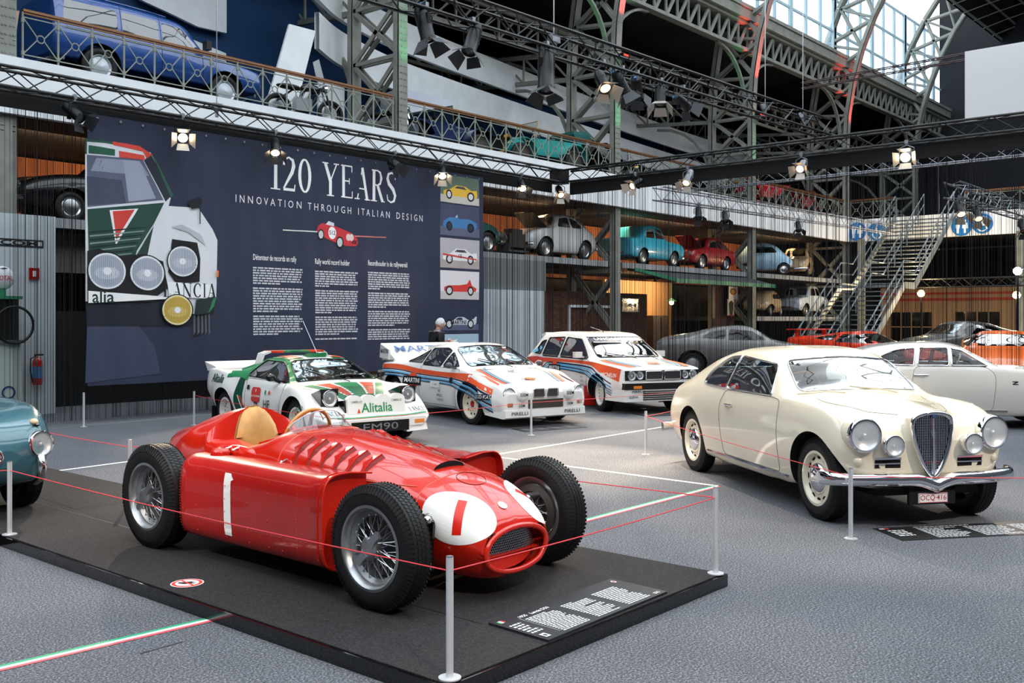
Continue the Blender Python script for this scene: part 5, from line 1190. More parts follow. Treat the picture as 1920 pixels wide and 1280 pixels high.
# ----------------------------------------------------------------- rally coupe with striped flanks
def lettering_on(B, t, sg, items, name): B.decal(items, name, t, 'y', sg)
def martini_box(sg, x, z, s=1.):
    T = text2('MARTINI', .115*s, bold=.014); f = 1 if sg < 0 else -1
    return [(ell(x, z, .15*s, .15*s, 28), '#e0512c'), (rect(x-.26*s, z-.075*s, x+.26*s, z+.075*s), '#141418'), (([(x+f*p[0], z+p[1]) for p in T[0]], T[1]), '#f4f4f4')]
def rally037():
    a = math.radians(15); h = Vector((-math.sin(a), -math.cos(a))); lf = Vector((-h.y, h.x)); fr = Vector((11.35, 10.5)); c = fr-h*1.22+lf*.76
    t = thing('rally_car', 'low white rally coupe with orange and blue stripes, lettered rear wing and round lamp covers', 'car', (c.x, c.y, 0), math.atan2(h.y, h.x), 'rally cars')
    rows = [(-1.88, .70, .42, .80, .58, .78, .80, .6, .83, .84), (-1.84, .74, .38, .85, .58, .82, .84, .6, .86, .87), (-1.65, .80, .34, .90, .60, .85, .87, .58, .885, .90), (-1.22, .82, .28, .915, .58, .85, .88, .55, .95, .98), (-.8, .80, .24, .89, .56, .82, .87, .51, 1.07, 1.105), (-.45, .78, .21, .86, .54, .80, .865, .53, 1.175, 1.21),
      (-.1, .78, .2, .85, .54, .795, .86, .55, 1.205, 1.25), (.16, .78, .2, .85, .54, .795, .855, .54, 1.18, 1.23), (.40, .78, .2, .85, .53, .795, .85, .575, 1.085, 1.13), (.78, .78, .2, .85, .52, .795, .83, .65, .905, .94), (.95, .78, .2, .85, .52, .795, .82, .66, .845, .87), (1.22, .78, .2, .88, .52, .81, .80, .55, .80, .82),
      (1.6, .78, .2, .875, .48, .80, .68, .55, .69, .705), (1.85, .76, .16, .83, .42, .78, .615, .55, .625, .64), (1.97, .73, .16, .80, .38, .75, .575, .52, .585, .595), (2.01, .70, .16, .77, .36, .73, .54, .5, .55, .56), (2.03, .67, .18, .73, .34, .69, .50, .48, .51, .515)]
    B = Body(rows, .035, (3, 10, 9, 9, 9), (.4, .9, .5, .6), lambda V: flare(V, (1.22, -1.22), .32, .38, .05))
    fw = rpoly([(.70, .88), (.30, 1.10), (.24, .88)], .03); dw = rpoly([(.19, .88), (.24, 1.12), (.10, 1.165), (-.38, 1.15), (-.42, .88)], .03); qw = rpoly([(-.47, .90), (-.44, 1.13), (-.75, 1.02), (-.95, .91)], .04)
    ws = rpoly([(-.64, .885), (-.52, 1.175), (0, 1.215), (.52, 1.175), (.64, .885), (0, .905)], [.05, .07, .3, .07, .05, .3]); glaze(B, [fw, dw, qw], ws, None, (.05, 1.1)); B.arch(1.22, .32, .375); B.arch(-1.22, .32, .38)
    door = rpoly([(.78, .24), (.80, .84), (-.44, .87), (-.46, .24)], .05); B.cut(door, 'door', 'y', lo=.4)
    B.make(t, {'body': white_car, 'side_window': clear, 'windscreen': clear, 'door': white_car}); frames(B, t, [fw, dw, qw], ws, None, black, .006); seam(B, t, [(list(door)+[door[0]], 'y', sg) for sg in (-1, 1)], None, .003)
    for sg in (-1, 1):
        f = 1 if sg < 0 else -1; T = lambda s, sz, x, z, c, b=.01: (([(x+f*p[0], z+p[1]) for p in text2(s, sz, bold=b)[0]], text2(s, sz, bold=b)[1]), c)
        up = [(-1.86, .84), (-1.2, .86), (-.4, .80), (.5, .78), (1.2, .79), (1.8, .66)]
        def off(P, d): return [(x, z-d*(1+.9*max(0, x-.5))) for x, z in P]
        it = [(ribbon(up, off(up, .075)), ORG), (ribbon(off(up, .08), off(up, .095)), NAVY), (ribbon(off(up, .11), off(up, .135)), SKY), (ribbon(off(up, .14), off(up, .155)), NAVY), (ribbon(off(up, .165), off(up, .185)), SKY), (ribbon(off(up, .19), off(up, .202)), NAVY)]
        it += martini_box(sg, -.62, .60, .95)+[(rect(-.05, .52, .25, .62), '#e6e6e6'), T('R. AGIP', .04, .1, .57, '#b53a2c', .002), T('OLIO', .10, 1.62, .46, '#e8e8ea', .02), (rect(1.50, .42, 1.78, .50), '#15161a'), T('OLIO FIAT', .07, 1.64, .46, '#f0f0f0'), T('VS', .1, 1.47, .385, '#15161a'), T('PIRELLI', .06, .25, .40, '#15161a'), T('CARELLO', .05, .25, .33, '#15161a'), T('HF', .06, .25, .47, '#15161a', .012), (ell(.62, .66, .05, .05, 18), '#20222a')]
        B.decal(it, 'side_livery', t, 'y', sg)
    it = []
    for s_ in (-1, 1):
        U = [(.98, .62), (1.3, .66), (1.75, .60)]; O = lambda d: [(x, s_*(y-d)) for x, y in U]
        it += [(ribbon(O(0), O(.07)), ORG), (ribbon(O(.075), O(.09)), NAVY), (ribbon(O(.10), O(.125)), SKY), (ribbon(O(.135), O(.15)), NAVY)]
    R90 = lambda vf, x, y: ([(x-p[1], y+p[0]) for p in vf[0]], vf[1])
    it += [(ell(1.62, 0, .06, .11, 20), '#e58a50'), (R90(text2('CESARE FIORIO', .045, bold=.004), 1.35, 0), '#3a5a94'), (R90(text2('CRODO', .10, bold=.01), 1.64, .0), '#20222a'), (R90(text2('HF', .11, bold=.01, shear=.2), 1.28, -.14), '#27406e')]
    B.decal(it, 'bonnet_livery', t, 'z', off=.004)
    for k in (-.3, .3): MB().add(*loft([[(.97, k-.16, .85), (1.05, k-.16, .845), (1.05, k+.16, .845), (.97, k+.16, .85)], [(.97, k-.15, .885), (1.02, k-.15, .87), (1.02, k+.15, .87), (.97, k+.15, .885)]])).build('bonnet_vent', white_car, t)
    # rear wing with end plates
    w = MB().add(*loft([[(-1.62, -.84, .92), (-1.58, -.84, 1.10), (-1.92, -.84, 1.20), (-1.95, -.84, .95)], [(-1.62, -.80, .92), (-1.58, -.80, 1.10), (-1.92, -.80, 1.20), (-1.95, -.80, .95)]])).add(*loft([[(-1.62, .84, .92), (-1.58, .84, 1.10), (-1.92, .84, 1.20), (-1.95, .84, .95)], [(-1.62, .80, .92), (-1.58, .80, 1.10), (-1.92, .80, 1.20), (-1.95, .80, .95)]]))
    w.add(*loft([[(-1.66, -.82, .97), (-1.93, -.82, 1.21), (-1.95, -.82, 1.175), (-1.66, -.82, .93)], [(-1.66, .82, .97), (-1.93, .82, 1.21), (-1.95, .82, 1.175), (-1.66, .82, .93)]]))
    w.add(*loft([[(-1.40, -.80, .93), (-1.93, -.80, 1.19), (-1.93, -.80, .90)], [(-1.40, -.76, .93), (-1.93, -.76, 1.19), (-1.93, -.76, .90)]])).box((-1.72, 0, .96), (.3, 1.5, .16))
    wo = w.build('rear_wing', white_car, t)
    T = fit(text2('MARTINI', .2, bold=.015), -.62, .62, .125); flat(MB(), T, lambda u, v: Vector((-1.795+.018, u, 1.09+.02))+Vector((-.747, 0, .664))*v*1.25).build('wing_lettering', pm('#2f5f97'), wo)
    T = text2('MARTINI', .12, bold=.012); flat(MB(), fit(T, -1.90, -1.62, .08), lambda u, v: Vector((u, -.843, 1.07+v))).build('wing_side_lettering', pm('#20222a'), wo)
    # roof air scoop, front lamps, grilles
    MB().add(*loft([[(-.5, -.4, 1.20), (-.5, .4, 1.20), (-.5, .4, 1.215), (-.5, -.4, 1.215)], [(-.9, -.42, 1.06), (-.9, .42, 1.06), (-.9, .42, 1.17), (-.9, -.42, 1.17)]])).build('engine_cover', white_car, t)
    for s_ in (-1, 1):
        headlamp(t, (2.0, s_*.66, .50), (1, s_*.1, 0), .095); cv = MB().lathe([(.10, -.1), (.105, 0), (.09, .03), (.05, .042), (0, .045)], (2.04, s_*.44, .495), (1, 0, 0), 26).build('lamp_cover', white_car, t, 50)
        flat(MB(), text2('SIEM', .075, bold=.008), lambda u, v: Vector((2.088-.6*(u*u+v*v), s_*.44+u, .495+v))).build('cover_lettering', pm('#15161a'), cv)
        MB().box((2.0, s_*.66, .345), (.06, .10, .06)).build('turn_signal', amber, t); MB().box((2.01, s_*.13, .51), (.05, .19, .11)).build('grille', mat('dark_mesh', '#4d4640', .6, .4), t)
        MB().tube([(2.04, s_*(.13+y), .51+z) for y, z in rpoly(rect(-.105, -.065, .105, .065), .02)], .008, 6, True).build('grille_frame', chrome, t)
        flat(MB(), fit(text2('PIRELLI', .07, bold=.008), s_*.5-.15, s_*.5+.15, .05), lambda u, v: Vector((2.052, u, .215+v))).build('bumper_lettering', pm('#15161a'), t); flat(MB(), text2('SIEM', .06, bold=.008), lambda u, v: Vector((2.048, s_*.46+u, .33+v))).build('bumper_small_lettering', pm('#15161a'), t)
    MB().add(*loft([[(2.035, -.03, .45), (2.035, .03, .45), (2.035, .0, .44), (2.035, 0, .44)], [(2.05, -.035, .57), (2.05, .035, .57), (2.03, .035, .57), (2.03, -.035, .57)]])).build('grille_shield', white_car, t)
    MB().box((2.0, 0, .35), (.08, .66, .13)).build('lower_grille', mat('dark_mesh', '#4d4640'), t)
    bm = MB(); rg = [[(2.02, -.78, .14), (2.02, .78, .14), (1.6, .84, .18), (1.6, -.84, .18)], [(2.05, -.76, .16), (2.05, .76, .16), (1.6, .86, .26), (1.6, -.86, .26)], [(2.04, -.76, .27), (2.04, .76, .27), (1.6, .86, .32), (1.6, -.86, .32)]]
    bm.add(*loft(rg)).build('front_spoiler', white_car, t, 30)
    for s_ in (-1, 1): MB().ball((.62, s_*.90, .90), .06, 12, (.8, 1.1, .8)).bar((.66, s_*.78, .86), (.63, s_*.88, .88), .03).build('door_mirror', mat('mirror_grey', '#55565a', .4), t, 60); mudflap(t, -1.6, s_, .80, red_d)
    w = MB(); wiper(w, B.top(.98, .1, .01), B.front(-.3, .97, .015)); wiper(w, B.top(.98, .5, .01), B.front(.2, .95, .015)); w.build('wipers', black, t)
    inside(t, [(-.25, -.35, .30, .46, .72), (-.25, .35, .30, .46, .72)], mat('dark_blue_upholstery', '#3b4358', .8), (-.6, .9, .62, .22), (.70, .80)); steering(t, .36, .35, .84, black, .17, .6)
    cg = MB()
    for s_ in (-1, 1): cg.tube([(.55, s_*.6, .85), (.12, s_*.48, 1.14), (-.45, s_*.46, 1.12), (-.5, s_*.55, .6)], .018, 6)
    cg.tube([(-.45, -.46, 1.12), (-.45, .46, 1.12)], .018, 6); cg.build('roll_cage', mat('cage_grey', '#7d8084', .5), t)
    for x in (1.22, -1.22):
        for sg in (-1, 1): wheel(t, x, sg*.765, .32, .21 if x > 0 else .26, sg, 'rally', .215, 0, mat('cream_wheel_paint', '#d9cfbb', .4), red_l, 'block')
rally037()
# ----------------------------------------------------------------- boxy rally hatchback
def delta():
    a = math.radians(25); h = Vector((-math.sin(a), -math.cos(a))); lf = Vector((-h.y, h.x)); fr = Vector((14.51, 10.28)); c = fr-h*1.24+lf*.72
    t = thing('rally_car', 'boxy white and red rally hatchback with blue stripes and square grille', 'car', (c.x, c.y, 0), math.atan2(h.y, h.x), 'rally cars')
    rows = [(-1.88, .68, .40, .78, .60, .77, .85, .69, .90, .91), (-1.84, .72, .34, .82, .58, .80, .88, .68, .95, .96), (-1.7, .75, .3, .84, .56, .81, .90, .66, 1.08, 1.09), (-1.42, .76, .28, .84, .55, .81, .905, .62, 1.31, 1.33), (-1.3, .76, .27, .84, .55, .81, .905, .61, 1.36, 1.375), (-.6, .77, .26, .84, .55, .81, .90, .60, 1.39, 1.405),
      (.08, .77, .26, .84, .55, .81, .895, .595, 1.365, 1.385), (.26, .77, .26, .84, .55, .81, .89, .60, 1.315, 1.34), (.50, .77, .26, .84, .55, .805, .885, .63, 1.18, 1.205), (.88, .77, .26, .84, .55, .80, .875, .69, .955, .975), (.98, .77, .26, .84, .55, .80, .87, .69, .905, .92),
      (1.24, .77, .26, .85, .55, .79, .855, .62, .875, .895), (1.75, .77, .26, .845, .54, .78, .81, .6, .83, .85), (1.93, .76, .27, .83, .52, .775, .785, .6, .80, .815), (1.985, .75, .28, .82, .5, .77, .77, .6, .78, .79), (2.01, .73, .3, .80, .5, .75, .74, .6, .75, .755)]
    B = Body(rows, .035, (3, 10, 9, 8, 8), (.3, .8, .35, .35), lambda V: flare(V, (1.24, -1.24), .31, .37, .05, .12))
    fw = rpoly([(.72, .93), (.24, 1.27), (-.30, 1.30), (-.34, .93)], [.03, .04, .04, .03]); rw = rpoly([(-.44, .93), (-.40, 1.30), (-1.05, 1.28), (-1.12, .93)], .04); qw = rpoly([(-1.22, .95), (-1.15, 1.24), (-1.32, 1.2), (-1.52, .97)], .04)
    ws = rpoly([(-.66, .945), (-.57, 1.30), (.57, 1.30), (.66, .945)], .06); rwn = rpoly([(-.58, 1.0), (-.54, 1.26), (.54, 1.26), (.58, 1.0)], .05); glaze(B, [fw, rw, qw], ws, rwn, (.05, 1.0), (-1.9, -1.3)); B.arch(1.24, .31, .37); B.arch(-1.24, .31, .37)
    d1 = rpoly([(.80, .28), (.80, .90), (-.37, .91), (-.39, .28)], .05); d2 = rpoly([(-.41, .28), (-.39, .91), (-1.14, .91), (-1.0, .62), (-.84, .28)], .05); B.cut(d1, 'door', 'y', lo=.4); B.cut(d2, 'rear_door', 'y', lo=.4)
    B.make(t, {'body': white_car, 'side_window': clear, 'windscreen': clear, 'rear_window': clear, 'door': white_car, 'rear_door': white_car}); frames(B, t, [fw, rw, qw], ws, rwn, black, .012); seam(B, t, [(list(d)+[d[0]], 'y', sg) for d in (d1, d2) for sg in (-1, 1)], None, .003)
    for sg in (-1, 1):
        f = 1 if sg < 0 else -1; T = lambda s, sz, x, z, c, b=.01: (([(x+f*p[0], z+p[1]) for p in text2(s, sz, bold=b)[0]], text2(s, sz, bold=b)[1]), c)
        it = [(ribbon([(-1.86, .86), (-1.4, .90), (-1.0, .88)], [(-1.86, .36), (-1.4, .36), (-1.02, .36)]), '#d7402b'), (ribbon([(-1.0, .89), (0, .885), (.8, .875), (1.5, .82), (1.93, .775)], [(-1.0, .80), (0, .835), (.8, .815), (1.5, .66), (1.93, .56)]), ORG)]
        for k, (o, w_, cc) in enumerate(((0, .05, NAVY), (.055, .06, SKY), (.12, .03, NAVY), (.155, .055, SKY), (.215, .03, NAVY))):
            A = [(-.98+o, .30), (-1.06+o, .55), (-.92+o, .78-o*.5), (-.6+o, .82-o*.55), (.3, .81-o*.6), (.9, .78-o*.75), (1.35, .66-o), (1.7, .53-o)]
            Bb = [(p[0]+w_, p[1]) if i < 3 else (p[0]+w_*.3, p[1]-w_*.55) for i, p in enumerate(A)]
            it.append((ribbon(A, Bb), cc))
        it += martini_box(sg, -.52, .70, .95)+[T('MICHELIN', .10, 1.62, .66, '#f4f0ec', .012)]+[T(s, .05, .62, .66-.075*k, '#20222a', .006) for k, s in enumerate(('CARELLO', 'FIAT', 'OLIO', 'MAGNETI', 'HF'))]+[T('100', .05, -1.62, .7, '#f0e8e4', .004)]
        if 1: it += [(ribbon([(-1.50, .96), (-1.32, 1.0)], [(-1.64, .96), (-1.42, 1.07)]), SKY), (ribbon([(-1.3, 1.05), (-1.2, 1.02)], [(-1.3, 1.11), (-1.2, 1.08)]), SKY)]
        B.decal(it, 'side_livery', t, 'y', sg)
    R90 = lambda vf, x, y: ([(x-p[1], y+p[0]) for p in vf[0]], vf[1]); it = []
    for s_ in (-1, 1):
        U = [(1.0, .70), (1.5, .70), (1.92, .62)]; O = lambda d: [(x, s_*(y-d*(1+.3*(x-1)))) for x, y in U]
        it += [(ribbon(O(0), O(.1)), ORG), (ribbon(O(.11), O(.13)), NAVY), (ribbon(O(.14), O(.165)), SKY), (ribbon(O(.18), O(.20)), NAVY), (ribbon(O(.215), O(.235)), SKY)]
    it += [(ell(1.72, 0, .07, .12, 20), '#e0572f'), (R90(text2('MARTINI', .08, bold=.01), 1.80, 0), '#27335c'), (R90(text2('FIAT LUBRIFICANTI', .05, bold=.004), 1.5, .0), '#b5492f')]
    B.decal(it, 'bonnet_livery', t, 'z', off=.004)
    B.decal([(rect(-.58, 1.235, .58, 1.315), '#26324f'), (fit(text2('LANCIA MARTINI', .06, bold=.01), -.42, .42, .055), '#f0f0f0')][0:1], 'sun_strip', t, 'x', 1, off=.006); B.decal([(shift(fit(text2('LANCIA MARTINI', .06, bold=.01), -.46, .46, .05), 0, 1.272), '#f0f0f0')], 'sun_strip_lettering', t, 'x', 1, off=.009, fine=0)
    # face: grille, four round lamps, bumper
    MB().box((2.0, 0, .67), (.04, 1.52, .17)).build('lamp_panel', black, t)
    for s_ in (-1, 1):
        headlamp(t, (2.03, s_*.63, .67), (1, 0, 0), .075); headlamp(t, (2.03, s_*.465, .67), (1, 0, 0), .065, 'inner_lamp'); MB().tube([(2.045, s_*(.19+y), .67+z) for y, z in rpoly(rect(-.165, -.07, .165, .07), .02)], .008, 6, True).build('grille_frame', chrome, t)
        MB().box((2.085, s_*.55, .47), (.03, .16, .05)).build('turn_signal', amber, t)
        T = text2('PIRELLI', .06, bold=.008); flat(MB(), fit(T, s_*.53-.13, s_*.53+.13, .04), lambda u, v: Vector((2.087, u, .395+v))).build('bumper_lettering', pm('#15161a'), t)
    gb = MB()
    for z in np.linspace(.61, .73, 8): gb.box((2.035, 0, z), (.012, .68, .006))
    gb.build('grille_bars', mat('grille_grey', '#55565a', .5), t); MB().add(*loft([[(2.03, -.01, .60), (2.05, -.01, .60), (2.05, .01, .60), (2.03, .01, .60)], [(2.03, -.045, .74), (2.06, -.045, .74), (2.06, .045, .74), (2.03, .045, .74)]])).build('grille_shield', chrome, t)
    prof = lambda z0, z1, x: [[(1.5, -.86, z0), (x, -.80, z0), (x, .80, z0), (1.5, .86, z0)], [(1.5, -.86, z1), (x, -.80, z1), (x, .80, z1), (1.5, .86, z1)]]
    MB().add(*loft(prof(.43, .54, 2.08))).build('front_bumper', black, t); MB().add(*loft(prof(.54, .565, 2.085))).build('bumper_strip', white_car, t); MB().add(*loft(prof(.22, .43, 2.07))).build('front_spoiler', white_car, t)
    sl = MB()
    for k in range(5): sl.box((2.075, 0, .255+.035*k), (.012, .86, .016))
    sl.build('bumper_slots', well, t); flat(MB(), text2('SILENIA', .055, bold=.006), lambda u, v: Vector((2.076, -.62+u, .30+v))).build('spoiler_lettering', pm('#15161a'), t)
    MB().bar((-.98, -.63, 1.30), (-.98, .63, 1.30), .02).build('rear_roll_bar', gloss_black, t)
    for s_ in (-1, 1): MB().box((.55, s_*.90, .99), (.10, .15, .11)).bar((.58, s_*.78, .94), (.55, s_*.86, .97), .03).build('door_mirror', white_car, t); mudflap(t, .84, s_, .80, red_d, .36); mudflap(t, -1.62, s_, .76, red_d)
    MB().cyl((-.1, .0, 1.38), (-.1, 0, 1.42), .02, 8).cyl((-.1, 0, 1.42), (.05, -.35, 1.50), .005, 5).build('aerial', steel, t)
    w = MB(); wiper(w, B.top(1.0, .1, .01), B.front(-.4, 1.0, .015)); wiper(w, B.top(1.0, .55, .01), B.front(.1, 1.0, .015)); w.build('wipers', black, t)
    MB().add(*loft([[(-1.52, -.6, 1.28), (-1.52, .6, 1.28), (-1.34, .6, 1.35), (-1.34, -.6, 1.35)], [(-1.60, -.6, 1.33), (-1.60, .6, 1.33), (-1.4, .6, 1.38), (-1.4, -.6, 1.38)]])).build('rear_spoiler', white_car, t)
    inside(t, [(-.15, -.36, .36, .46, .75), (-.15, .36, .36, .46, .75)], mat('red_upholstery', '#b03a26'), (-1.5, .9, .62, .26), (.74, .86)); steering(t, .42, .36, .90, black, .18, .6)
    for x in (1.24, -1.24):
        for sg in (-1, 1): wheel(t, x, sg*.725, .315, .2, sg, 'multi', .20, -.16 if x > 0 else 0, mat('white_wheel_paint', '#dcd8d0'), None, 'block')
delta()
# ================================================================= PLATFORM, POSTS, CORDS, FLOOR MARKS
pf = thing('display_platform', 'low black carpeted platform under the red racing car and the blue green car', 'platform', (4.22, 6.5, 0))
Lp = [(2.99, 2.94), (5.45, 2.94), (5.45, 7.46), (4.7, 7.46), (4.7, 12.0), (1.9, 12.0), (1.9, 7.46), (2.99, 7.46)]
def lplate(poly, z0, z1, name, m): MB().prism([(x-4.22, y-6.5) for x, y in poly], lambda u, v, w: Vector((u, v, z0+w)), z1-z0).build(name, m, pf)
lplate(Lp, 0, HP-.006, 'platform_edge', gloss_black); lplate([(x+(.02 if x in (1.9, 2.99) else -.02), y+(.02 if y == 2.94 or (y == 7.46 and x < 3) else -.02)) for x, y in Lp], HP-.006, HP-.0005, 'platform_carpet', dark_carpet)
MB().box((-.50, .9, HP), (.008, 8.0, .002)).build('carpet_seam', ink, pf)
post_m = mat('satin_post_steel', '#dcdee1', .32, .45)
posts = {}
def post(key, x, y, z, label, h=.525):
    t = thing('barrier_post', label, 'barrier post', (x, y, z), 0, 'slim steel barrier posts')
    MB().lathe([(0, 0), (.05, 0), (.05, .006), (.0, .008)], (0, 0, 0), (0, 0, 1), 20).build('base', post_m, t, 40)
    MB().cyl((0, 0, .006), (0, 0, h), .0165, 16).build('shaft', post_m, t, 40); MB().lathe([(.0165, h), (.0165, h+.004), (0, h+.006)], (0, 0, 0), (0, 0, 1), 16).build('cap', steel, t, 40)
    posts[key] = Vector((x, y, z+h-.06)); return t
def gp(px, py, z=0): p = W(px, py, z); return p.x, p.y
post('F', 3.065, 2.99, HP, 'steel barrier post at the nearest corner of the black platform'); post('R', 5.39, 2.99, HP, 'steel barrier post at the right corner of the platform')
post('L', *gp(18, 1002, HP), HP, 'steel barrier post at the left edge of the photo on the platform'); post('B', 4.27, 7.98, HP, 'steel barrier post behind the rear wheel of the red racing car')
post('H', 5.39, 7.38, HP, 'steel barrier post hidden behind the headrest of the red racing car'); post('I', *gp(644, 862), 0, 'steel barrier post right behind the windscreen of the red racing car'); post('A', *gp(1595, 1010), 0, 'steel barrier post in front of the cream coupe'); post('C', *gp(1211, 852), 0, 'steel barrier post behind the rear end of the cream coupe'); post('D', *gp(996, 816), 0, 'steel barrier post in front of the striped low rally coupe')
post('E', *gp(364, 797), 0, 'steel barrier post in front of the left part of the banner'); post('G', *gp(157, 800), 0, 'thin barrier post below the left bottom corner of the banner')
post('J', 9.2, .6, 0, 'steel barrier post right of the front corner of the cream coupe'); post('K', 10.6, 2.2, 0, 'steel barrier post between the cream and the white coupe'); post('M', 16, .2, 0, 'steel barrier post beyond the nose of the white coupe')
cord_m = mat('red_cord', '#e2444a', .6)
def cord(pts, label, r=.0035):
    P = []
    for a, b in zip(pts, pts[1:]):
        a, b = Vector(a), Vector(b); n = max(4, int((b-a).length/.3)); P += [a.lerp(b, i/n)+Vector((0, 0, -.012*(b-a).length*math.sin(PI*i/n)*.35)) for i in range(n)]
    P.append(Vector(pts[-1])); tag(MB().tube(P, r, 5).build('barrier_rope', cord_m), label, 'cord', 'red elastic barrier cords')
cord([posts['L'], posts['F']], 'red cord along the left side of the racing car platform'); cord([posts['F'], posts['R']], 'red cord across the nose of the red racing car')
cord([posts['R'], posts['H']], 'red cord along the far side of the red racing car'); cord([posts['H'], posts['B']], 'red cord across the tail of the red racing car'); cord([posts['B'], Vector((4.4, 10.7, .54))], 'red cord between rear wheel post and the blue green car'); cord([Vector((.8, 8.3, .62)), posts['L']], 'short red cord at the left edge of the photo')
cord([posts['C'], posts['A']], 'red cord along the flank of the cream coupe'); cord([posts['A'], posts['J']], 'red cord across the front of the cream coupe')
cord([posts['E'], posts['I']], 'red cord in front of the green and white rally car'); cord([posts['D'], posts['D']+Vector((3.0, -.7, .03))], 'red cord right of the middle post'); cord([posts['I'], posts['D']], 'red cord below the flank of the low rally coupe')
cord([posts['C'], posts['C']+Vector((4.0, .8, 0))], 'red cord behind the cream coupe by the square hatchback'); cord([posts['K'], posts['M']], 'red cord at the right edge beyond the cream coupe')
# tapes on the carpet
def tape(p, q, w, label, cols, z=.0025):
    p, q = Vector((*p, z)), Vector((*q, z)); d = (q-p).normalized(); n = Vector((-d.y, d.x, 0)); mb = MB(); k = len(cols)
    for i in range(k):
        mb.cur = i; a, b = -w/2+w*i/k, -w/2+w*(i+1)/k; mb.add([p+n*a, q+n*a, q+n*b, p+n*b], [(0, 1, 2, 3)])
    tag(obj('floor_tape', mb.v, mb.f, [mat('tape_'+c, c, .6) for c in cols], None, None, mb.m), label, 'floor tape', 'tapes on the carpet')
TRI = ('#e05a60', '#f0f0ee', '#28a070')
tape(gp(-60, 1267), (3.0, gp(410, 1155)[1]-.02), .085, 'tricolour green white red tape on the carpet at bottom left', TRI); tape((5.46, gp(1075, 982)[1]), gp(1345, 911), .085, 'tricolour tape on the carpet right of the platform', TRI)
tape(gp(1345, 911), gp(700, 826), .055, 'white tape running from the platform post towards the rally cars', ('#f0f0ee',)); tape(gp(925, 853), gp(1262, 797), .05, 'white tape leading to the tail of the cream coupe', ('#f0f0ee',))
tape(gp(60, 889), gp(250, 864), .06, 'white tape left of the rear wheel of the red racing car', ('#f0f0ee',)); tape(gp(80, 805), gp(440, 773), .03, 'grey tape line in front of the banner', ('#8b8f96',))
tape(gp(262, 1226), gp(344, 1203), .006, 'dark seam mark on the carpet at bottom left', ('#16171a',))
# information panels
def panel(name, label, corners, z, th, fill, layout):
    o, ex, ey = (Vector((*c, 0)) for c in corners); X, Y = ex-o, ey-o; t = thing(name, label, 'information panel', (o.x, o.y, z))
    f = lambda u, v, w=0: X*u+Y*v+Vector((0, 0, th+w))
    V = [f(u, v, -th) for u, v in ((0, 0), (1, 0), (1, 1), (0, 1))]+[f(u, v) for u, v in ((0, 0), (1, 0), (1, 1), (0, 1))]
    obj('panel_board', V, [(3, 2, 1, 0), (4, 5, 6, 7)]+[(i, (i+1) % 4, (i+1) % 4+4, i+4) for i in range(4)], fill, t)
    layout(t, f, X.length, Y.length); return t
def words(t, f, u0, u1, v0, v1, rows, c, seed, name='text_column'):
    rnd = random.Random(seed); V, F = [], []; dv = (v1-v0)/rows
    for r in range(rows):
        v = v1-dv*(r+.3); x = u0; end = u0+(u1-u0)*(rnd.uniform(.4, .95) if rnd.random() < .25 else rnd.uniform(.93, 1))
        while x < end:
            w = min(rnd.uniform(.012, .03), end-x); k = len(V); V += [(x, v-dv*.55), (x+w, v-dv*.55), (x+w, v), (x, v)]; F.append((k, k+1, k+2, k+3)); x += w+.006
    flat(MB(), (V, F), lambda a, b: f(a, b, .0012)).build(name, pm(c), t)
def lay_main(t, f, L, H):
    words(t, f, .15, .36, .06, .74, 15, '#dfe3e8', 3); words(t, f, .42, .62, .06, .74, 14, '#dfe3e8', 4); words(t, f, .68, .88, .06, .74, 13, '#dfe3e8', 5)
    T = fit(text2('1955   Lancia D50', .1, bold=.01), .15, .37, .07); flat(MB(), T, lambda a, b: f(a, .83+b, .0012)).build('panel_title', pm('#f2f2f2'), t)
    pr = Print(); 
    for i, c in enumerate(('#2aa35f', '#f0f0f0', '#d43c3c')): pr.poly(rect(.02+.012*i, .83, .032+.012*i, .92), c)
    pr.poly(ell(.955, .86, .014, .05, 20), '#e6e2e4').poly(ell(.955, .86, .009, .032, 16), '#b44a5c').poly(rect(.02, .07, .055, .2), '#e8e8e8').poly(ell(.0375, .13, .010, .035, 14), '#3a3f4a'); pr.build('panel_emblem', t, lambda a, b, o: f(a, b, o), .0012, .0004)
    words(t, f, .02, .10, .28, .72, 6, '#c9ccd2', 9, 'data_lines'); words(t, f, .92, .97, .05, .12, 2, '#e8e8e8', 10, 'maker_line'); MB().bar(f(.135, .1, .001), f(.135, .8, .001), .002, .001).build('divider', pm('#b8bcc2'), t)
gl = mat('dark_glossy_panel', '#191c22', .42, 0, .0, spec=1.)
panel('information_panel', 'glossy dark information board with white text lying at the front edge of the platform', (gp(1028, 1204, HP), gp(1251, 1112, HP), gp(916, 1171, HP)), HP, .012, gl, lambda t, f, L, H: lay_main(t, f, L, H))
def lay_white(t, f, L, H):
    for i, u in enumerate((.2, .45, .69)): words(t, f, u, u+.21, .08, .84, 10, '#c2c4c8', 20+i)
    words(t, f, .2, .5, .88, .95, 1, '#e8e8e8', 25, 'panel_title'); words(t, f, .04, .13, .3, .8, 4, '#d0d0d2', 26, 'data_lines'); Print().poly(rect(.02, .86, .045, .94), '#e8e8e8').poly(rect(.045, .86, .07, .94), '#d23b3b').poly(ell(.94, .88, .02, .06, 18), '#f0eeee').build('panel_emblem', t, lambda a, b, o: f(a, b, o), .0012, .0004)
mattp = mat('matt_black_panel', '#141415', .55)
panel('information_panel', 'black information board with white text columns on the carpet before the cream coupe', (gp(1692, 1014), gp(2050, 996), gp(1636, 991)), 0, .004, mattp, lay_white)
def lay_small(t, f, L, H):
    for i in range(4): words(t, f, .08+.22*i, .26+.22*i, .15, .8, 6, '#777a80', 30+i)
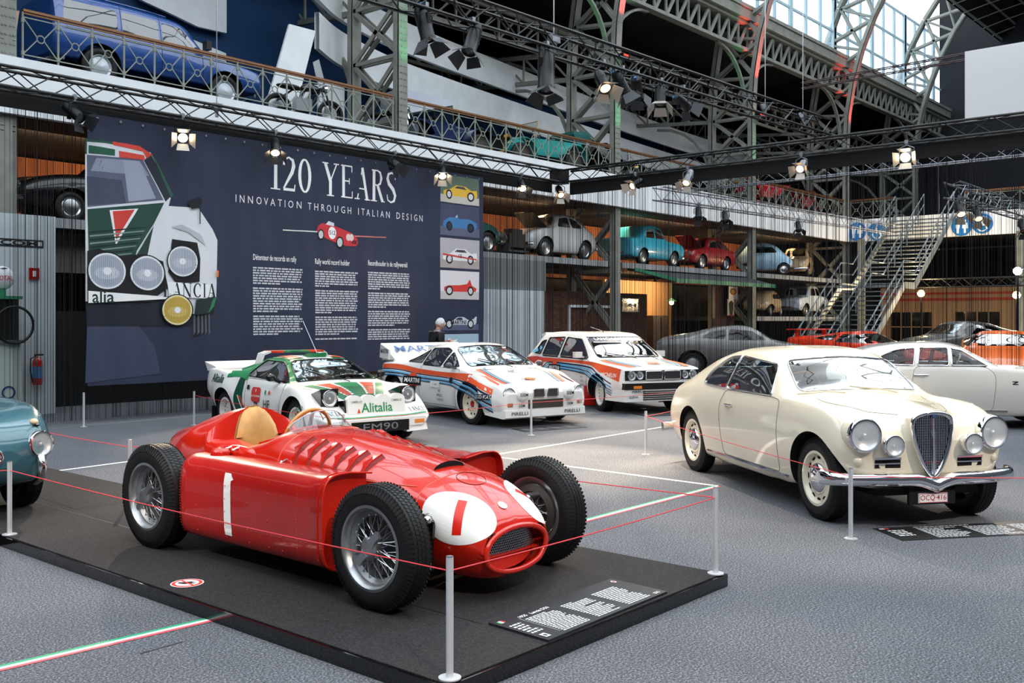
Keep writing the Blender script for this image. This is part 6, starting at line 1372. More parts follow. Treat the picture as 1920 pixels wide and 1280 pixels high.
panel('information_panel', 'black information board on the floor before the low rally coupe', (gp(985, 810), gp(1100, 801), gp(958, 804)), 0, .004, mattp, lay_small); panel('information_panel', 'black information board on the floor before the square rally hatchback', (gp(1215, 781), gp(1290, 777), gp(1185, 776)), 0, .004, mattp, lay_small)
panel('information_panel', 'black information board on the floor before the green and white wedge', (gp(770, 846), gp(832, 837), gp(700, 839)), 0, .004, mattp, lay_small)
# no touching sticker
c = W(351, 1093, HP+.001); s = Print(); s.poly(ell(0, 0, .095, .095, 40), '#f2f0ee').poly(ell(0, 0, .088, .088, 40), '#d8392c').poly(ell(0, 0, .068, .068, 40), '#f2f0ee')
s.poly(rpoly([(-.055, -.012), (-.01, -.03), (.045, -.012), (.06, .0), (.02, .008), (.045, .03), (.0, .03), (-.03, .012), (-.055, .012)], .01), '#151517').poly([(-.055, .045), (.045, -.055), (.055, -.045), (-.045, .055)], '#d8392c')
tk = s.build('no_touching_sticker', None, lambda a, b, o: Vector((c.x+FW.x*b*1+RT.x*a, c.y+FW.y*b+RT.y*a, c.z+o)), .0012, .0005); tag(tk, 'round red ring no touching sticker on the platform carpet', 'sticker')
# ================================================================= FURTHER CARS, THE VISITOR, SPOTLIGHTS
# ----------------------------------------------------------------- white coupe behind the cream one
def zagato():
    a = math.radians(-28); h = Vector((-math.sin(a), -math.cos(a)))
    t = thing('classic_coupe', 'white coupe with chrome window frames and small Z emblem, behind the cream coupe', 'car', (16.17, 5.13, 0), math.atan2(h.y, h.x))
    rows = [(-2.20, .5, .42, .60, .55, .58, .66, .4, .72, .73), (-2.12, .58, .34, .70, .56, .68, .78, .5, .85, .86), (-1.9, .66, .28, .77, .57, .74, .88, .52, .93, .94), (-1.6, .7, .24, .81, .58, .76, .92, .52, 1.0, 1.02), (-1.29, .7, .22, .82, .58, .77, .93, .54, 1.10, 1.12), (-.9, .71, .2, .825, .58, .78, .93, .55, 1.20, 1.225), (-.4, .72, .2, .825, .58, .78, .93, .55, 1.25, 1.285),
      (0, .72, .2, .825, .58, .78, .93, .54, 1.25, 1.30), (.25, .72, .2, .825, .58, .775, .925, .53, 1.21, 1.27), (.5, .72, .2, .825, .58, .77, .92, .57, 1.09, 1.14), (.78, .72, .2, .825, .58, .77, .91, .63, .95, .98), (.9, .72, .2, .82, .58, .765, .90, .62, .91, .94), (1.55, .70, .22, .81, .58, .75, .87, .5, .875, .91), (1.95, .66, .26, .76, .56, .70, .80, .4, .83, .86), (2.25, .55, .32, .64, .54, .58, .70, .3, .75, .77), (2.35, .45, .40, .5, .52, .45, .62, .2, .66, .68)]
    B = Body(rows, .036, (3, 9, 9, 9, 9), (.5, 1., .7, .7))
    d1 = rpoly([(.64, .945), (.30, 1.17), (.15, 1.20), (.13, .945)], .03); d2 = rpoly([(.09, .945), (.11, 1.205), (-.30, 1.205), (-.35, .945)], .03); qw = rpoly([(-.41, .945), (-.36, 1.2), (-.65, 1.17), (-.88, 1.07), (-.95, .96)], [.02, .03, .15, .05, .04]); ws = rpoly([(-.60, .975), (-.50, 1.21), (0, 1.245), (.50, 1.21), (.60, .975), (0, 1.0)], [.05, .08, .3, .08, .05, .3])
    rw = rpoly([(-.45, 1.02), (-.43, 1.14), (.43, 1.14), (.45, 1.02)], .04)
    glaze(B, [d1, d2, qw], ws, rw, (.1, 1.0), (-2., -.9)); B.arch(1.55, .33, .38); B.arch(-1.29, .33, .37); door = rpoly([(.70, .27), (.74, .82), (.62, .935), (-.40, .935), (-.50, .27)], .1); B.cut(door, 'door', 'y', lo=.3)
    zp = paint('white_coupe_paint', '#e9e1d5', .22, .8); B.make(t, {'body': zp, 'side_window': clear, 'windscreen': clear, 'rear_window': clear, 'door': zp}); frames(B, t, [d1, d2, qw], ws, rw, chrome, .011)
    seam(B, t, [(list(door)+[door[0]], 'y', sg) for sg in (-1, 1)], mat('shut_line', '#6a6354'), .003)
    for sg in (-1, 1):
        MB().tube([B.side(x, .28, sg, .006) for x in np.linspace(-.9, .9, 24)], .012, 6).build('sill_moulding', chrome, t, 50); MB().tube([B.side(x, .80, sg, .035 if -.36 < x < -.24 else .002) for x in (-.40, -.36, -.30, -.24, -.20)], .011, 8).ball(B.side(-.40, .80, sg, .01), .02, 8).build('door_handle', chrome, t, 60)
        f = 1 if sg < 0 else -1; z = [(-.05, .03), (.05, .03), (.05, .015), (-.015, -.018), (.05, -.018), (.05, -.033), (-.05, -.033), (-.05, -.018), (.01, .015), (-.05, .015)]
        B.decal([(poly_vf([(1.0+f*u*.8, .70+v*.8) for u, v in z]), '#17171a')], 'maker_emblem', t, 'y', sg, .004, 0)
        headlamp(t, B.front(sg*.52, .62, 0), (1, 0, 0), .085)
    MB().add(*loft([[Vector((2.39-.25*(abs(y)/.7)**3, y, .42))+Vector((.03*math.cos(q), 0, .04*math.sin(q))) for q in (2*PI*i/10 for i in range(10))] for y in np.linspace(-.7, .7, 15)])).build('front_bumper', chrome, t, 50)
    inside(t, [(-.2, -.34, .34, .48, .66), (-.2, .34, .34, .48, .66), (-.85, 0, .38, 1.0, .55)], mat('bright_red_leather', '#c2331f', .55), (-1.2, .8, .64, .28), (.68, .86)); steering(t, .38, .34, .92, mat('pale_wheel_rim', '#d9cba8', .4), .19, .5)
    for x in (1.55, -1.29):
        for sg in (-1, 1): wheel(t, x, sg*.69, .33, .17, sg, 'hub', .2, 0, steel, chrome, 'small')
zagato()
# ----------------------------------------------------------------- blue green car cut by the left edge
def teal_car():
    t = thing('sports_car', 'blue green sports car with round chrome headlamp at the left edge', 'car', (2.95, 9.62, HP), -PI/2)
    rows = [(-1.9, .4, .4, .5, .5, .45, .62, .3, .68, .7), (-1.7, .6, .3, .7, .5, .62, .75, .4, .8, .82), (-1.1, .68, .24, .76, .54, .70, .84, .5, .88, .9), (-.5, .70, .22, .76, .54, .71, .84, .55, .87, .88), (.2, .70, .22, .76, .54, .71, .85, .55, .88, .90), (.6, .70, .22, .76, .54, .71, .865, .5, .88, .905), (1.1, .68, .22, .765, .54, .70, .85, .42, .85, .885), (1.35, .63, .23, .75, .53, .67, .81, .36, .82, .85), (1.55, .55, .26, .69, .52, .60, .74, .3, .76, .79), (1.68, .46, .30, .61, .51, .52, .67, .25, .69, .71), (1.74, .36, .36, .50, .5, .42, .6, .2, .62, .635), (1.765, .25, .42, .36, .49, .3, .54, .15, .55, .56)]
    B = Body(rows, .036, (3, 9, 9, 9, 9)); B.arch(1.1, .32, .37); B.arch(-1.1, .32, .37); cock = rpoly([(-.7, -.5), (-.7, .5), (.2, .5), (.2, -.5)], .15); B.cut(cock, None, 'z', lo=.5, sides=(1,))
    tp = mat('blue_green_paint', '#3d6672', .2, 0, .9); B.make(t, {'body': tp}); MB().box((-.3, 0, .4), (1.0, 1.1, .05)).build('cabin_floor', dark_in, t)
    MB().tube([B.top(p[0], p[1]*1.02, .0) for p in cock], .015, 6, True).build('cockpit_rim', chrome, t)
    for sg in (-1, 1):
        p = B.front(sg*.53, .575, 0); headlamp(t, p+Vector((.02, 0, 0)), (1, sg*.18, .03), .092, depth=.07)
        q = B.front(sg*.53, .735, .01); MB().ball(q, .035, 10, (1.6, .8, .7)).build('turn_signal', mat('orange_white_lens', '#f0c8a0', .2, coat=.5), t, 60); MB().box(q+Vector((.02, 0, -.03)), (.05, .05, .01)).build('lamp_base', black, t)
        o = B.front(sg*.52, .40, 0); MB().tube([o+Vector((-.02, 0, .09)), o+Vector((.05, 0, .07)), o+Vector((.07, 0, 0)), o+Vector((.04, 0, -.09)), o+Vector((-.05, 0, -.13))], [.03, .034, .036, .034, .028], 10).build('bumper_overrider', chrome, t, 60)
        for x in (1.1, -1.1): wheel(t, x, sg*.63, .32, .165, sg, 'hub', .2)
    MB().tube([(1.775-.35*y*y, y, .50+z) for y, z in ell(0, 0, .22, .1, 30)], .02, 8, True).build('grille_ring', chrome, t, 60); MB().face([(1.77-.35*y*y, y, .50+z) for y, z in ell(0, 0, .21, .09, 30)]).build('grille_core', well, t)
teal_car()
# ----------------------------------------------------------------- the visitor reading beside the banner
skin_m = mat('skin', '#c98d74', .5, noise=(12, .06)); jacket_m = mat('black_leather_jacket', '#131417', .38, noise=(6, .2)); jeans_m = mat('dark_trousers', '#22252e', .8); hair_m = mat('white_grey_hair', '#cfd0d2', .7, noise=(40, .15)); shirt_m = mat('pale_blue_shirt', '#a9bccd', .8)
def skin_obj(name, nodes, edges, m, parent, sub=2):
    me = bpy.data.meshes.new(name); me.from_pydata([n[:3] for n in nodes], edges, []); o = bpy.data.objects.new(name, me); C.objects.link(o)
    md = o.modifiers.new('Skin', 'SKIN'); md.use_smooth_shade = True
    for v, n in zip(me.skin_vertices[0].data, nodes): v.radius = (n[3], n[4] if len(n) > 4 else n[3])
    me.skin_vertices[0].data[0].use_root = True
    s_ = o.modifiers.new('Sub', 'SUBSURF'); s_.levels = sub; s_.render_levels = sub; me.materials.append(m)
    if parent: o.parent = parent
    return o
def visitor():
    p = WY(818, 700, 14.35); t = thing('person', 'grey haired person in black jacket reading a leaflet beside the banner', 'person', (p.x, 14.35, 0), math.radians(-14))
    k = 1.68/1.78
    N = [(0, 0, .95, .12, .14), (.0, 0, 1.15, .09, .12), (.01, 0, 1.33, .085, .13), (.03, 0, 1.46, .055, .06), (.05, 0, 1.54, .05), (.075, 0, 1.62, .062),
         (0, .17, 1.42, .06), (-.02, .21, 1.14, .045), (.16, .17, 1.14, .035), (.27, .12, 1.21, .028), (0, -.17, 1.42, .06), (-.02, -.21, 1.14, .045), (.16, -.17, 1.16, .035), (.27, -.11, 1.23, .028),
         (0, .1, .88, .09), (.01, .1, .50, .062), (-.01, .1, .09, .045), (.12, .11, .04, .04), (0, -.1, .88, .09), (.02, -.1, .50, .062), (-.03, -.1, .09, .045), (.10, -.11, .04, .04)]
    N = [tuple(v*k for v in n) for n in N]
    E = [(0, 1), (1, 2), (2, 3), (3, 4), (4, 5), (2, 6), (6, 7), (7, 8), (8, 9), (2, 10), (10, 11), (11, 12), (12, 13), (0, 14), (14, 15), (15, 16), (16, 17), (0, 18), (18, 19), (19, 20), (20, 21)]
    skin_obj('body', N, E, skin_m, t)
    g = lambda i, f=1.8: (N[i][0], N[i][1], N[i][2], N[i][3]*f, (N[i][4] if len(N[i]) > 4 else N[i][3])*f)
    J = [g(0, 1.3), g(1), g(2), (N[3][0], 0, N[3][2]-.04, .09, .105), g(6, 1.4), g(7, 1.5), (N[8][0]+.06, N[8][1]-.02, N[8][2]+.01, .05), g(10, 1.4), g(11, 1.5), (N[12][0]+.06, N[12][1]+.02, N[12][2]+.01, .05)]
    skin_obj('jacket', J, [(0, 1), (1, 2), (2, 3), (2, 4), (4, 5), (5, 6), (2, 7), (7, 8), (8, 9)], jacket_m, t)
    skin_obj('trousers', [g(0, 1.02), g(14, 1.15), g(15, 1.3), (N[16][0], N[16][1], N[16][2], .07), g(18, 1.15), g(19, 1.3), (N[20][0], N[20][1], N[20][2], .07)], [(0, 1), (1, 2), (2, 3), (0, 4), (4, 5), (5, 6)], jeans_m, t)
    for sg in (-1, 1): i = 17 if sg > 0 else 21; skin_obj('shoe', [(N[i][0]-.15, N[i][1], .045, .045), (N[i][0]-.05, N[i][1], .045, .05), (N[i][0]+.04, N[i][1], .035, .04)], [(0, 1), (1, 2)], black, t)
    # head bowed: skull, face, ears; hair shell; glasses
    H = Matrix.Translation((.095*k, 0, 1.645*k)) @ Matrix.Rotation(math.radians(26), 4, 'Y')
    hd = MB(); n, m_ = 20, 16; V = []
    for i in range(m_+1):
        th = PI*i/m_
        for j in range(n):
            ph = 2*PI*j/n; x, y, z = math.sin(th)*math.cos(ph), math.sin(th)*math.sin(ph), math.cos(th); r = Vector((x*.098, y*.076, z*.118))
            if z < 0: r.y *= 1-.32*z*z; r.x *= (1-.12*z*z) if x > 0 else (1-.45*z*z)
            if x > .8 and abs(z+.12) < .3: r.x += .012*(1-abs(y)*2 if abs(y) < .5 else 0)
            V.append(r)
    hd.add(V, [(i*n+j, (i+1)*n+j, (i+1)*n+(j+1) % n, i*n+(j+1) % n) for i in range(m_) for j in range(n)])
    hd.add(*loft([[(.09, -.008, .022), (.09, .008, .022), (.085, .01, .01), (.085, -.01, .01)], [(.118, -.015, -.028), (.118, .015, -.028), (.085, .018, -.034), (.085, -.018, -.034)]]))
    for sg in (-1, 1): hd.ball((-.005, sg*.079, -.012), .026, 8, (.7, .35, 1.1))
    hd.xf(H).build('head', skin_m, t, 60)
    hr = MB(); hr.add([v*1.07+Vector((-.004, 0, .004)) for v in V], [(i*n+j, (i+1)*n+j, (i+1)*n+(j+1) % n, i*n+(j+1) % n) for i in range(m_) for j in range(n) if (V[i*n+j].x < .055-(.03 if V[i*n+j].z < .05 else -.02) and V[i*n+j].z > -.05-V[i*n+j].x*.2 and (V[i*n+j].z > -.01 or V[i*n+j].x < .02))])
    hr.xf(H).build('hair', hair_m, t, 60)
    fc = MB(); fc.box((.098, 0, -.066), (.012, .045, .006)); fc.xf(H).build('mouth', mat('lip', '#a4645a', .5), t)
    gs = MB()
    for sg in (-1, 1): gs.ring((.103, sg*.033, .008), (1, 0, 0), .022, .0025, 14, 5).cyl((.10, sg*.055, .012), (.0, sg*.082, .008), .002, 5)
    gs.xf(H).build('glasses', black, t); ey = MB()
    for sg in (-1, 1): ey.ball((.09, sg*.032, .008), .011, 8)
    ey.xf(H).build('eyes', mat('eye_white', '#d9d6d0', .3), t)
    MB().add(*loft([[(.06, -.055, 1.34), (.06, .055, 1.34), (-.02, .06, 1.36), (-.02, -.06, 1.36)], [(.085, -.045, 1.41), (.085, .045, 1.41), (-.02, .06, 1.43), (-.02, -.06, 1.43)]])).box((.125, 0, 1.22), (.03, .10, .30)).build('shirt', shirt_m, t, 40)
    for sg in (-1, 1):                              # hands: palm and five bent fingers
        i = 9 if sg > 0 else 13; w = Vector(N[i][:3]); e = Vector(N[i-1][:3]); d = (w-e).normalized(); s_ = Vector((0, -sg, 0)); up = Vector((0, 0, 1))
        P = [(*w, .024), (*(w+d*.05), .03, .018)]; Ed = [(0, 1)]
        for q, (off, L) in enumerate(((-.03, .06), (-.01, .068), (.01, .064), (.028, .05))):
            b = w+d*.085+up*off*.6+s_*off*.4; k0 = len(P); P += [(*b, .0095), (*(b+d*L*.5+s_*.012), .0085), (*(b+d*L*.7+s_*.035), .0075)]; Ed += [(1, k0), (k0, k0+1), (k0+1, k0+2)]
        k0 = len(P); b = w+d*.03+up*.03; P += [(*b, .011), (*(b+d*.03+s_*.02+up*.012), .009), (*(b+d*.05+s_*.035), .008)]; Ed += [(0, k0), (k0, k0+1), (k0+1, k0+2)]
        skin_obj('hand', P, Ed, skin_m, t, 1)
    lf = bpy.data.objects
    L = MB().add(*loft([[(.30, -.17, 1.06), (.33, -.0, 1.05), (.33, .0, 1.053), (.30, -.17, 1.063)], [(.42, -.15, 1.17), (.42, .02, 1.15), (.42, .02, 1.153), (.42, -.15, 1.173)]])).add(*loft([[(.30, .0, 1.05), (.30, .15, 1.07), (.30, .15, 1.073), (.30, .0, 1.053)], [(.42, .02, 1.15), (.42, .18, 1.19), (.42, .18, 1.193), (.42, .02, 1.153)]]))
    M = Matrix.Translation(t.location+Vector((0, 0, .06))) @ Matrix.Rotation(t.rotation_euler.z, 4, 'Z'); L.xf(M)
    tag(L.build('leaflet', pm('#e8eaee', .6)), 'folded white leaflet held by the person in the black jacket', 'leaflet')
visitor()
# ----------------------------------------------------------------- theatre spotlights on the trusses
hous = mat('black_lamp_housing', '#141518', .4, .3); hous_s = mat('silver_lamp_housing', '#9a9ca0', .35, .6); flap = mat('barn_door_grey', '#3a3c40', .45, .4); flap_l = mat('barn_door_pale', '#b9b5ae', .4, .4); blue_cap = mat('blue_connector', '#2f6fb0', .4)
hot = mat('lit_lamp_lens', '#fff2dd', .3, emit=('#ffe2b4', 22.)); warm_g = mat('dim_lamp_lens', '#ffe0b0', .3, emit=('#ffcf94', 4.)); cold = mat('unlit_lamp_lens', '#2b2f36', .1, coat=.6)
def spot(label, anchor, aim, lit=0, energy=0, L=.36, r=.085, angle=42, pale=False, drop=.22, silver=False, color=(1, .80, .58)):
    a = Vector(anchor); c = a-Vector((0, 0, drop)); d = (Vector(aim)-c).normalized(); t = thing('spotlight', label, 'spotlight', a, 0, 'theatre spotlights on the trusses'); c = c-a; u, v, _ = basis(d); hm = hous_s if silver else hous
    if abs(u.z) > abs(v.z): u, v = v, u
    MB().cyl((0, 0, .06), (0, 0, -.04), .022, 8).box((0, 0, .03), (.05, .07, .07)).build('clamp', steel, t)
    MB().tube([c+u*(r+.03), c+u*(r+.03)+Vector((0, 0, drop*.6)), Vector((0, 0, -.03)), c-u*(r+.03)+Vector((0, 0, drop*.6)), c-u*(r+.03)], .009, 5).build('yoke', hm, t)
    MB().lathe([(0, -L*.62), (r*.75, -L*.6), (r*.95, -L*.45), (r, -L*.1), (r, L*.3), (r*1.08, L*.32), (r*1.08, L*.4), (r*.9, L*.4), (r*.85, L*.34)], c, d, 18).box(c+v*r*.9-d*L*.2, (.05, .05, .12)).build('housing', hm, t, 40)
    MB().lathe([(r*.9, L*.36), (r*.5, L*.40), (0, L*.415)], c, d, 16).build('lens', (cold, warm_g, hot)[lit], t, 60)
    MB().cyl(c-d*L*.6+v*r*.3, c-d*L*.72+v*r*.3, .02, 8).build('connector', blue_cap, t)
    f0 = c+d*L*.40; w = r*1.1
    for k, (e, g) in enumerate(((u, v), (-u, v), (v, u), (-v, u))):
        o = f0+e*w; q = (d*.85+e*(.55 if k < 2 else .75)).normalized(); s0, s1 = w*.85, w*(1.35 if k < 2 else 1.1); ln = .17 if k < 2 else .13; V = [o-g*s0, o+g*s0, o+q*ln+g*s1, o+q*ln-g*s1]; n = q.cross(g).normalized()*.004
        MB().add(V+[p+n for p in V], [(0, 1, 2, 3), (7, 6, 5, 4), (0, 4, 5, 1), (1, 5, 6, 2), (2, 6, 7, 3), (3, 7, 4, 0)]).build('barn_door', flap_l if pale else flap, t)
    if energy:
        l = spot_light('lamp_light', (0, 0, 0), (0, 0, -1), energy, color, angle, .4, .05); l.parent = t; l.location = c+d*(L*.45); l.rotation_euler = d.to_track_quat('-Z', 'Y').to_euler()
    return t
def on1(px): p = WY(px, 300, 14.72); return (p.x, 14.72, 4.97)
def on2(px): p = WX(px, 300, 19.02); return (19.02, p.y, 4.97)
def on3(px): p = WY(px, 100, 8.07); return (p.x, 8.07, 5.12+.0135*(p.x-3.5))
spot('dark spotlight left of the banner turned to the lower right', on1(140), (9.5, 9, .2), 0, 0)
spot('glaring spotlight over the rally car picture on the banner', on1(342), (4.6, 6.6, .2), 2, 1500, pale=True, drop=.3)
spot('lit spotlight above the first digit of the banner headline', on1(516), (8.6, 11.8, .4), 2, 900, drop=.26)
spot('dark round moving head above the last letter of the banner headline', on1(740), (15.2, 10, 1.), 0, 0, L=.24, r=.1)
spot('lit spotlight at the top of the small car pictures on the banner', on1(829), (12, 11.4, .4), 2, 1100, pale=True)
spot('lit spotlight just right of the banner corner', on1(978), (15.2, 11.2, .6), 2, 1500)
spot('spotlight hanging right at the truss corner above the pale shelf car', on2(1050), (15.6, 10.5, .3), 1, 500, pale=True)
spot('spotlight turned left under the right truss beside the iron column', on2(1192), (12.5, 13.5, 1.5), 1, 300, pale=True)
spot('silver lit spotlight hanging before the white gallery fascia', on2(1290), (14.8, 10.6, .5), 1, 1200, pale=True, silver=True, L=.42)
spot('small silver spotlight in the middle of the right truss', on2(1503), (11, 7.5, 0), 1, 1700, pale=True, silver=True)
spot('largest lit spotlight on the right truss above the stairs', on2(1700), (9.0, 4.8, .5), 2, 1500, pale=True, silver=True, L=.42, r=.1)
spot('spotlight with open flaps first from the left on the highest truss', on3(797), (8.5, 6.8, 0), 0, 1100, L=.4)
spot('second spotlight from the left on the highest truss', on3(885), (6.2, 7.6, 0), 0, 1300, L=.42)
spot('long black spotlight with big flaps in the middle of the highest truss', on3(1024), (9.0, 7.2, 0), 0, 1500, L=.62, r=.11, drop=.36)
spot('glowing spotlight before the column with the red lamp box', on3(1130), (9.4, 4.6, .5), 1, 1300, pale=True, drop=.26)
spot('tilted spotlight just right of the glowing one on the highest truss', on3(1166), (13.5, 6.3, .5), 0, 1200)
spot('sideways turned spotlight behind the tilted ones on the highest truss', on3(1194), (17, 10.5, 1), 0, 0)
spot('spotlight pointing down near the right third of the highest truss', on3(1238), (11, 7.0, 0), 0, 1300, pale=True)
spot('small sideways spotlight right of the downward one on the highest truss', on3(1280), (19, 6.5, 2.), 0, 0, L=.3)
for px, py, X, lb in ((1300, 395, 24.5, 'black spotlight seen through the curtain left of a pair on the pale truss'), (1350, 400, 26, 'black spotlight seen through the curtain right of a pair on the pale truss'), (1488, 425, 30, 'dark spotlight behind the curtain over the far shelf'), (1785, 398, 22.5, 'lit spotlight behind the curtain left of the toilet signs'), (1818, 398, 23.5, 'lit spotlight behind the curtain over the toilet signs'), (1905, 420, 27, 'black spotlight behind the curtain at the right edge')):
    p = WY(px, py, 13.0 if px < 1600 else 6.1); p.y -= .15; p.z = 4.54+.0145*(p.x-20.6) if px < 1600 else 4.02; spot(lb, p, p+Vector((-.9, -.6, -1.6)), 1 if 'lit' in lb or 'bright' in lb else 0, 0, pale='lit' in lb)
# warm light that the unseen row of spotlights behind the camera side throws on the nearer exhibits
for p, q, e in (((1.5, -1.5, 5.0), (4.0, 4.6, .4), 900), ((-1.5, 6.5, 5.0), (3.7, 7.6, .2), 700), ((7.5, -2.5, 5.0), (8.2, 3.6, .6), 900)): spot_light('truss_light', p, q, e, (1, .86, .70), 46, .5, .08)
# red and green washes on the iron columns, with the red lamp box
def wash(X, red_z, green_z, label):
    if red_z:
        t = thing('led_wash_light', label, 'led light', (X, YB-.24, red_z)); MB().box((0, 0, 0), (.34, .22, .16)).build('housing', hous, t); MB().box((0, -.03, .075), (.26, .12, .02)).box((0, -.112, .03), (.26, .006, .05)).build('red_emitter', mat('red_led', '#ff2a1a', .4, emit=('#ff2416', 6.)), t)
        spot_light('red_wash', (X, YB-.75, red_z+.1), (X, YB-.25, red_z+3.4), 1500, (1, .07, .06), 34, .5, .05)
    if green_z: spot_light('green_wash', (X, YB-.7, green_z), (X, YB-.1, green_z+3.), 420, (.08, 1., .32), 30, .5, .05)
wash(COLX[1], None, 6.6, ''); wash(COLX[2], 10.0, 6.4, 'red glowing lamp box on the iron column behind the highest truss'); wash(COLX[3], 9.6, 6.0, 'red glowing lamp box on the iron column left of the bright windows'); wash(COLX[4], 9.2, None, 'red lamp box at the foot of the arch before the bright windows')
# ================================================================= BEHIND THE CURTAINS AND ON THE GALLERY
SZ = 3.5                                            # top of the car shelves under the gallery
shelf_m = mat('shelf_steel', '#3a3d40', .6); shelf_edge = mat('shelf_edge_grey', '#8d9092', .6); warm_wall = mat('rust_corrugated_wall', '#8a5432', .75, noise=(9, .45, (6, 1, .1)))
concrete = mat('pale_panel_wall', '#c3cbcf', .7, noise=(1.5, .06)); green_p = mat('green_awning_paint', '#2f7f5c', .5)
def brickm():
    m = mat('brick_wall', '#5a3a30', .85); nt = m.node_tree; b = nt.nodes['Principled BSDF']; tc = nt.nodes.new('ShaderNodeTexCoord'); mp = nt.nodes.new('ShaderNodeMapping'); k = nt.nodes.new('ShaderNodeTexBrick')
    mp.inputs['Rotation'].default_value = (PI/2, 0, 0); k.inputs['Scale'].default_value = 4.; k.inputs['Color1'].default_value = (*lin('#6a4234'), 1); k.inputs['Color2'].default_value = (*lin('#4c3028'), 1); k.inputs['Mortar'].default_value = (*lin('#2a2420'), 1)
    nt.links.new(tc.outputs['Object'], mp.inputs[0]); nt.links.new(mp.outputs[0], k.inputs['Vector']); nt.links.new(k.outputs[0], b.inputs['Base Color']); return m
brick = brickm()
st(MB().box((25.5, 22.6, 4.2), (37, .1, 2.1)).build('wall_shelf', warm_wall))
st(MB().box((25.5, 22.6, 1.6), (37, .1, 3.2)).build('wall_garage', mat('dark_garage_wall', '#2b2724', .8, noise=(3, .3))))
def shelf(label, x0, x1, z, y1=22.4):
    t = thing('car_shelf', label, 'shelf', ((x0+x1)/2, 18.12, z), 0, 'car shelves under the gallery'); MB().box((0, (y1-18.1)/2, -.09), (x1-x0, y1-18.1, .16)).build('deck', shelf_m, t); MB().box((0, -.03, -.09), (x1-x0, .04, .18)).build('front_edge', shelf_edge, t)
    b = MB()
    for k in (x0+.15, x1-.15): b.box((k-(x0+x1)/2, (y1-18.1)-.3, -z/2), (.12, .12, z-.2))
    b.build('rear_prop', shelf_m, t)
shelf('car shelf left of the banner under the black vintage car', 7.7, 16.4, SZ); shelf('car shelf under the pale car with raised bonnet', 17.1, 25.7, SZ); shelf('car shelf under the turquoise and the small red car', 26.5, 35.0, SZ); shelf('upper far car shelf under the light blue bubble car', 35.9, 44.2, SZ); shelf('lower far car shelf under the white and blue microcar', 35.9, 44.2, 1.78)
for i, (x, p) in enumerate(((11, 170), (21.5, 220), (30.8, 220), (40, 170))): area_light('shelf_light', (x, 19.4, 5.15), (6, .4), p, (1, .62, .33), (x, 22, 3.6))
for i, (x, p) in enumerate(((19.8, 120), (30.5, 110))): area_light('garage_light', (x, 19.6, 3.2), (4, .3), p, (1, .72, .45), (x, 22, 0))
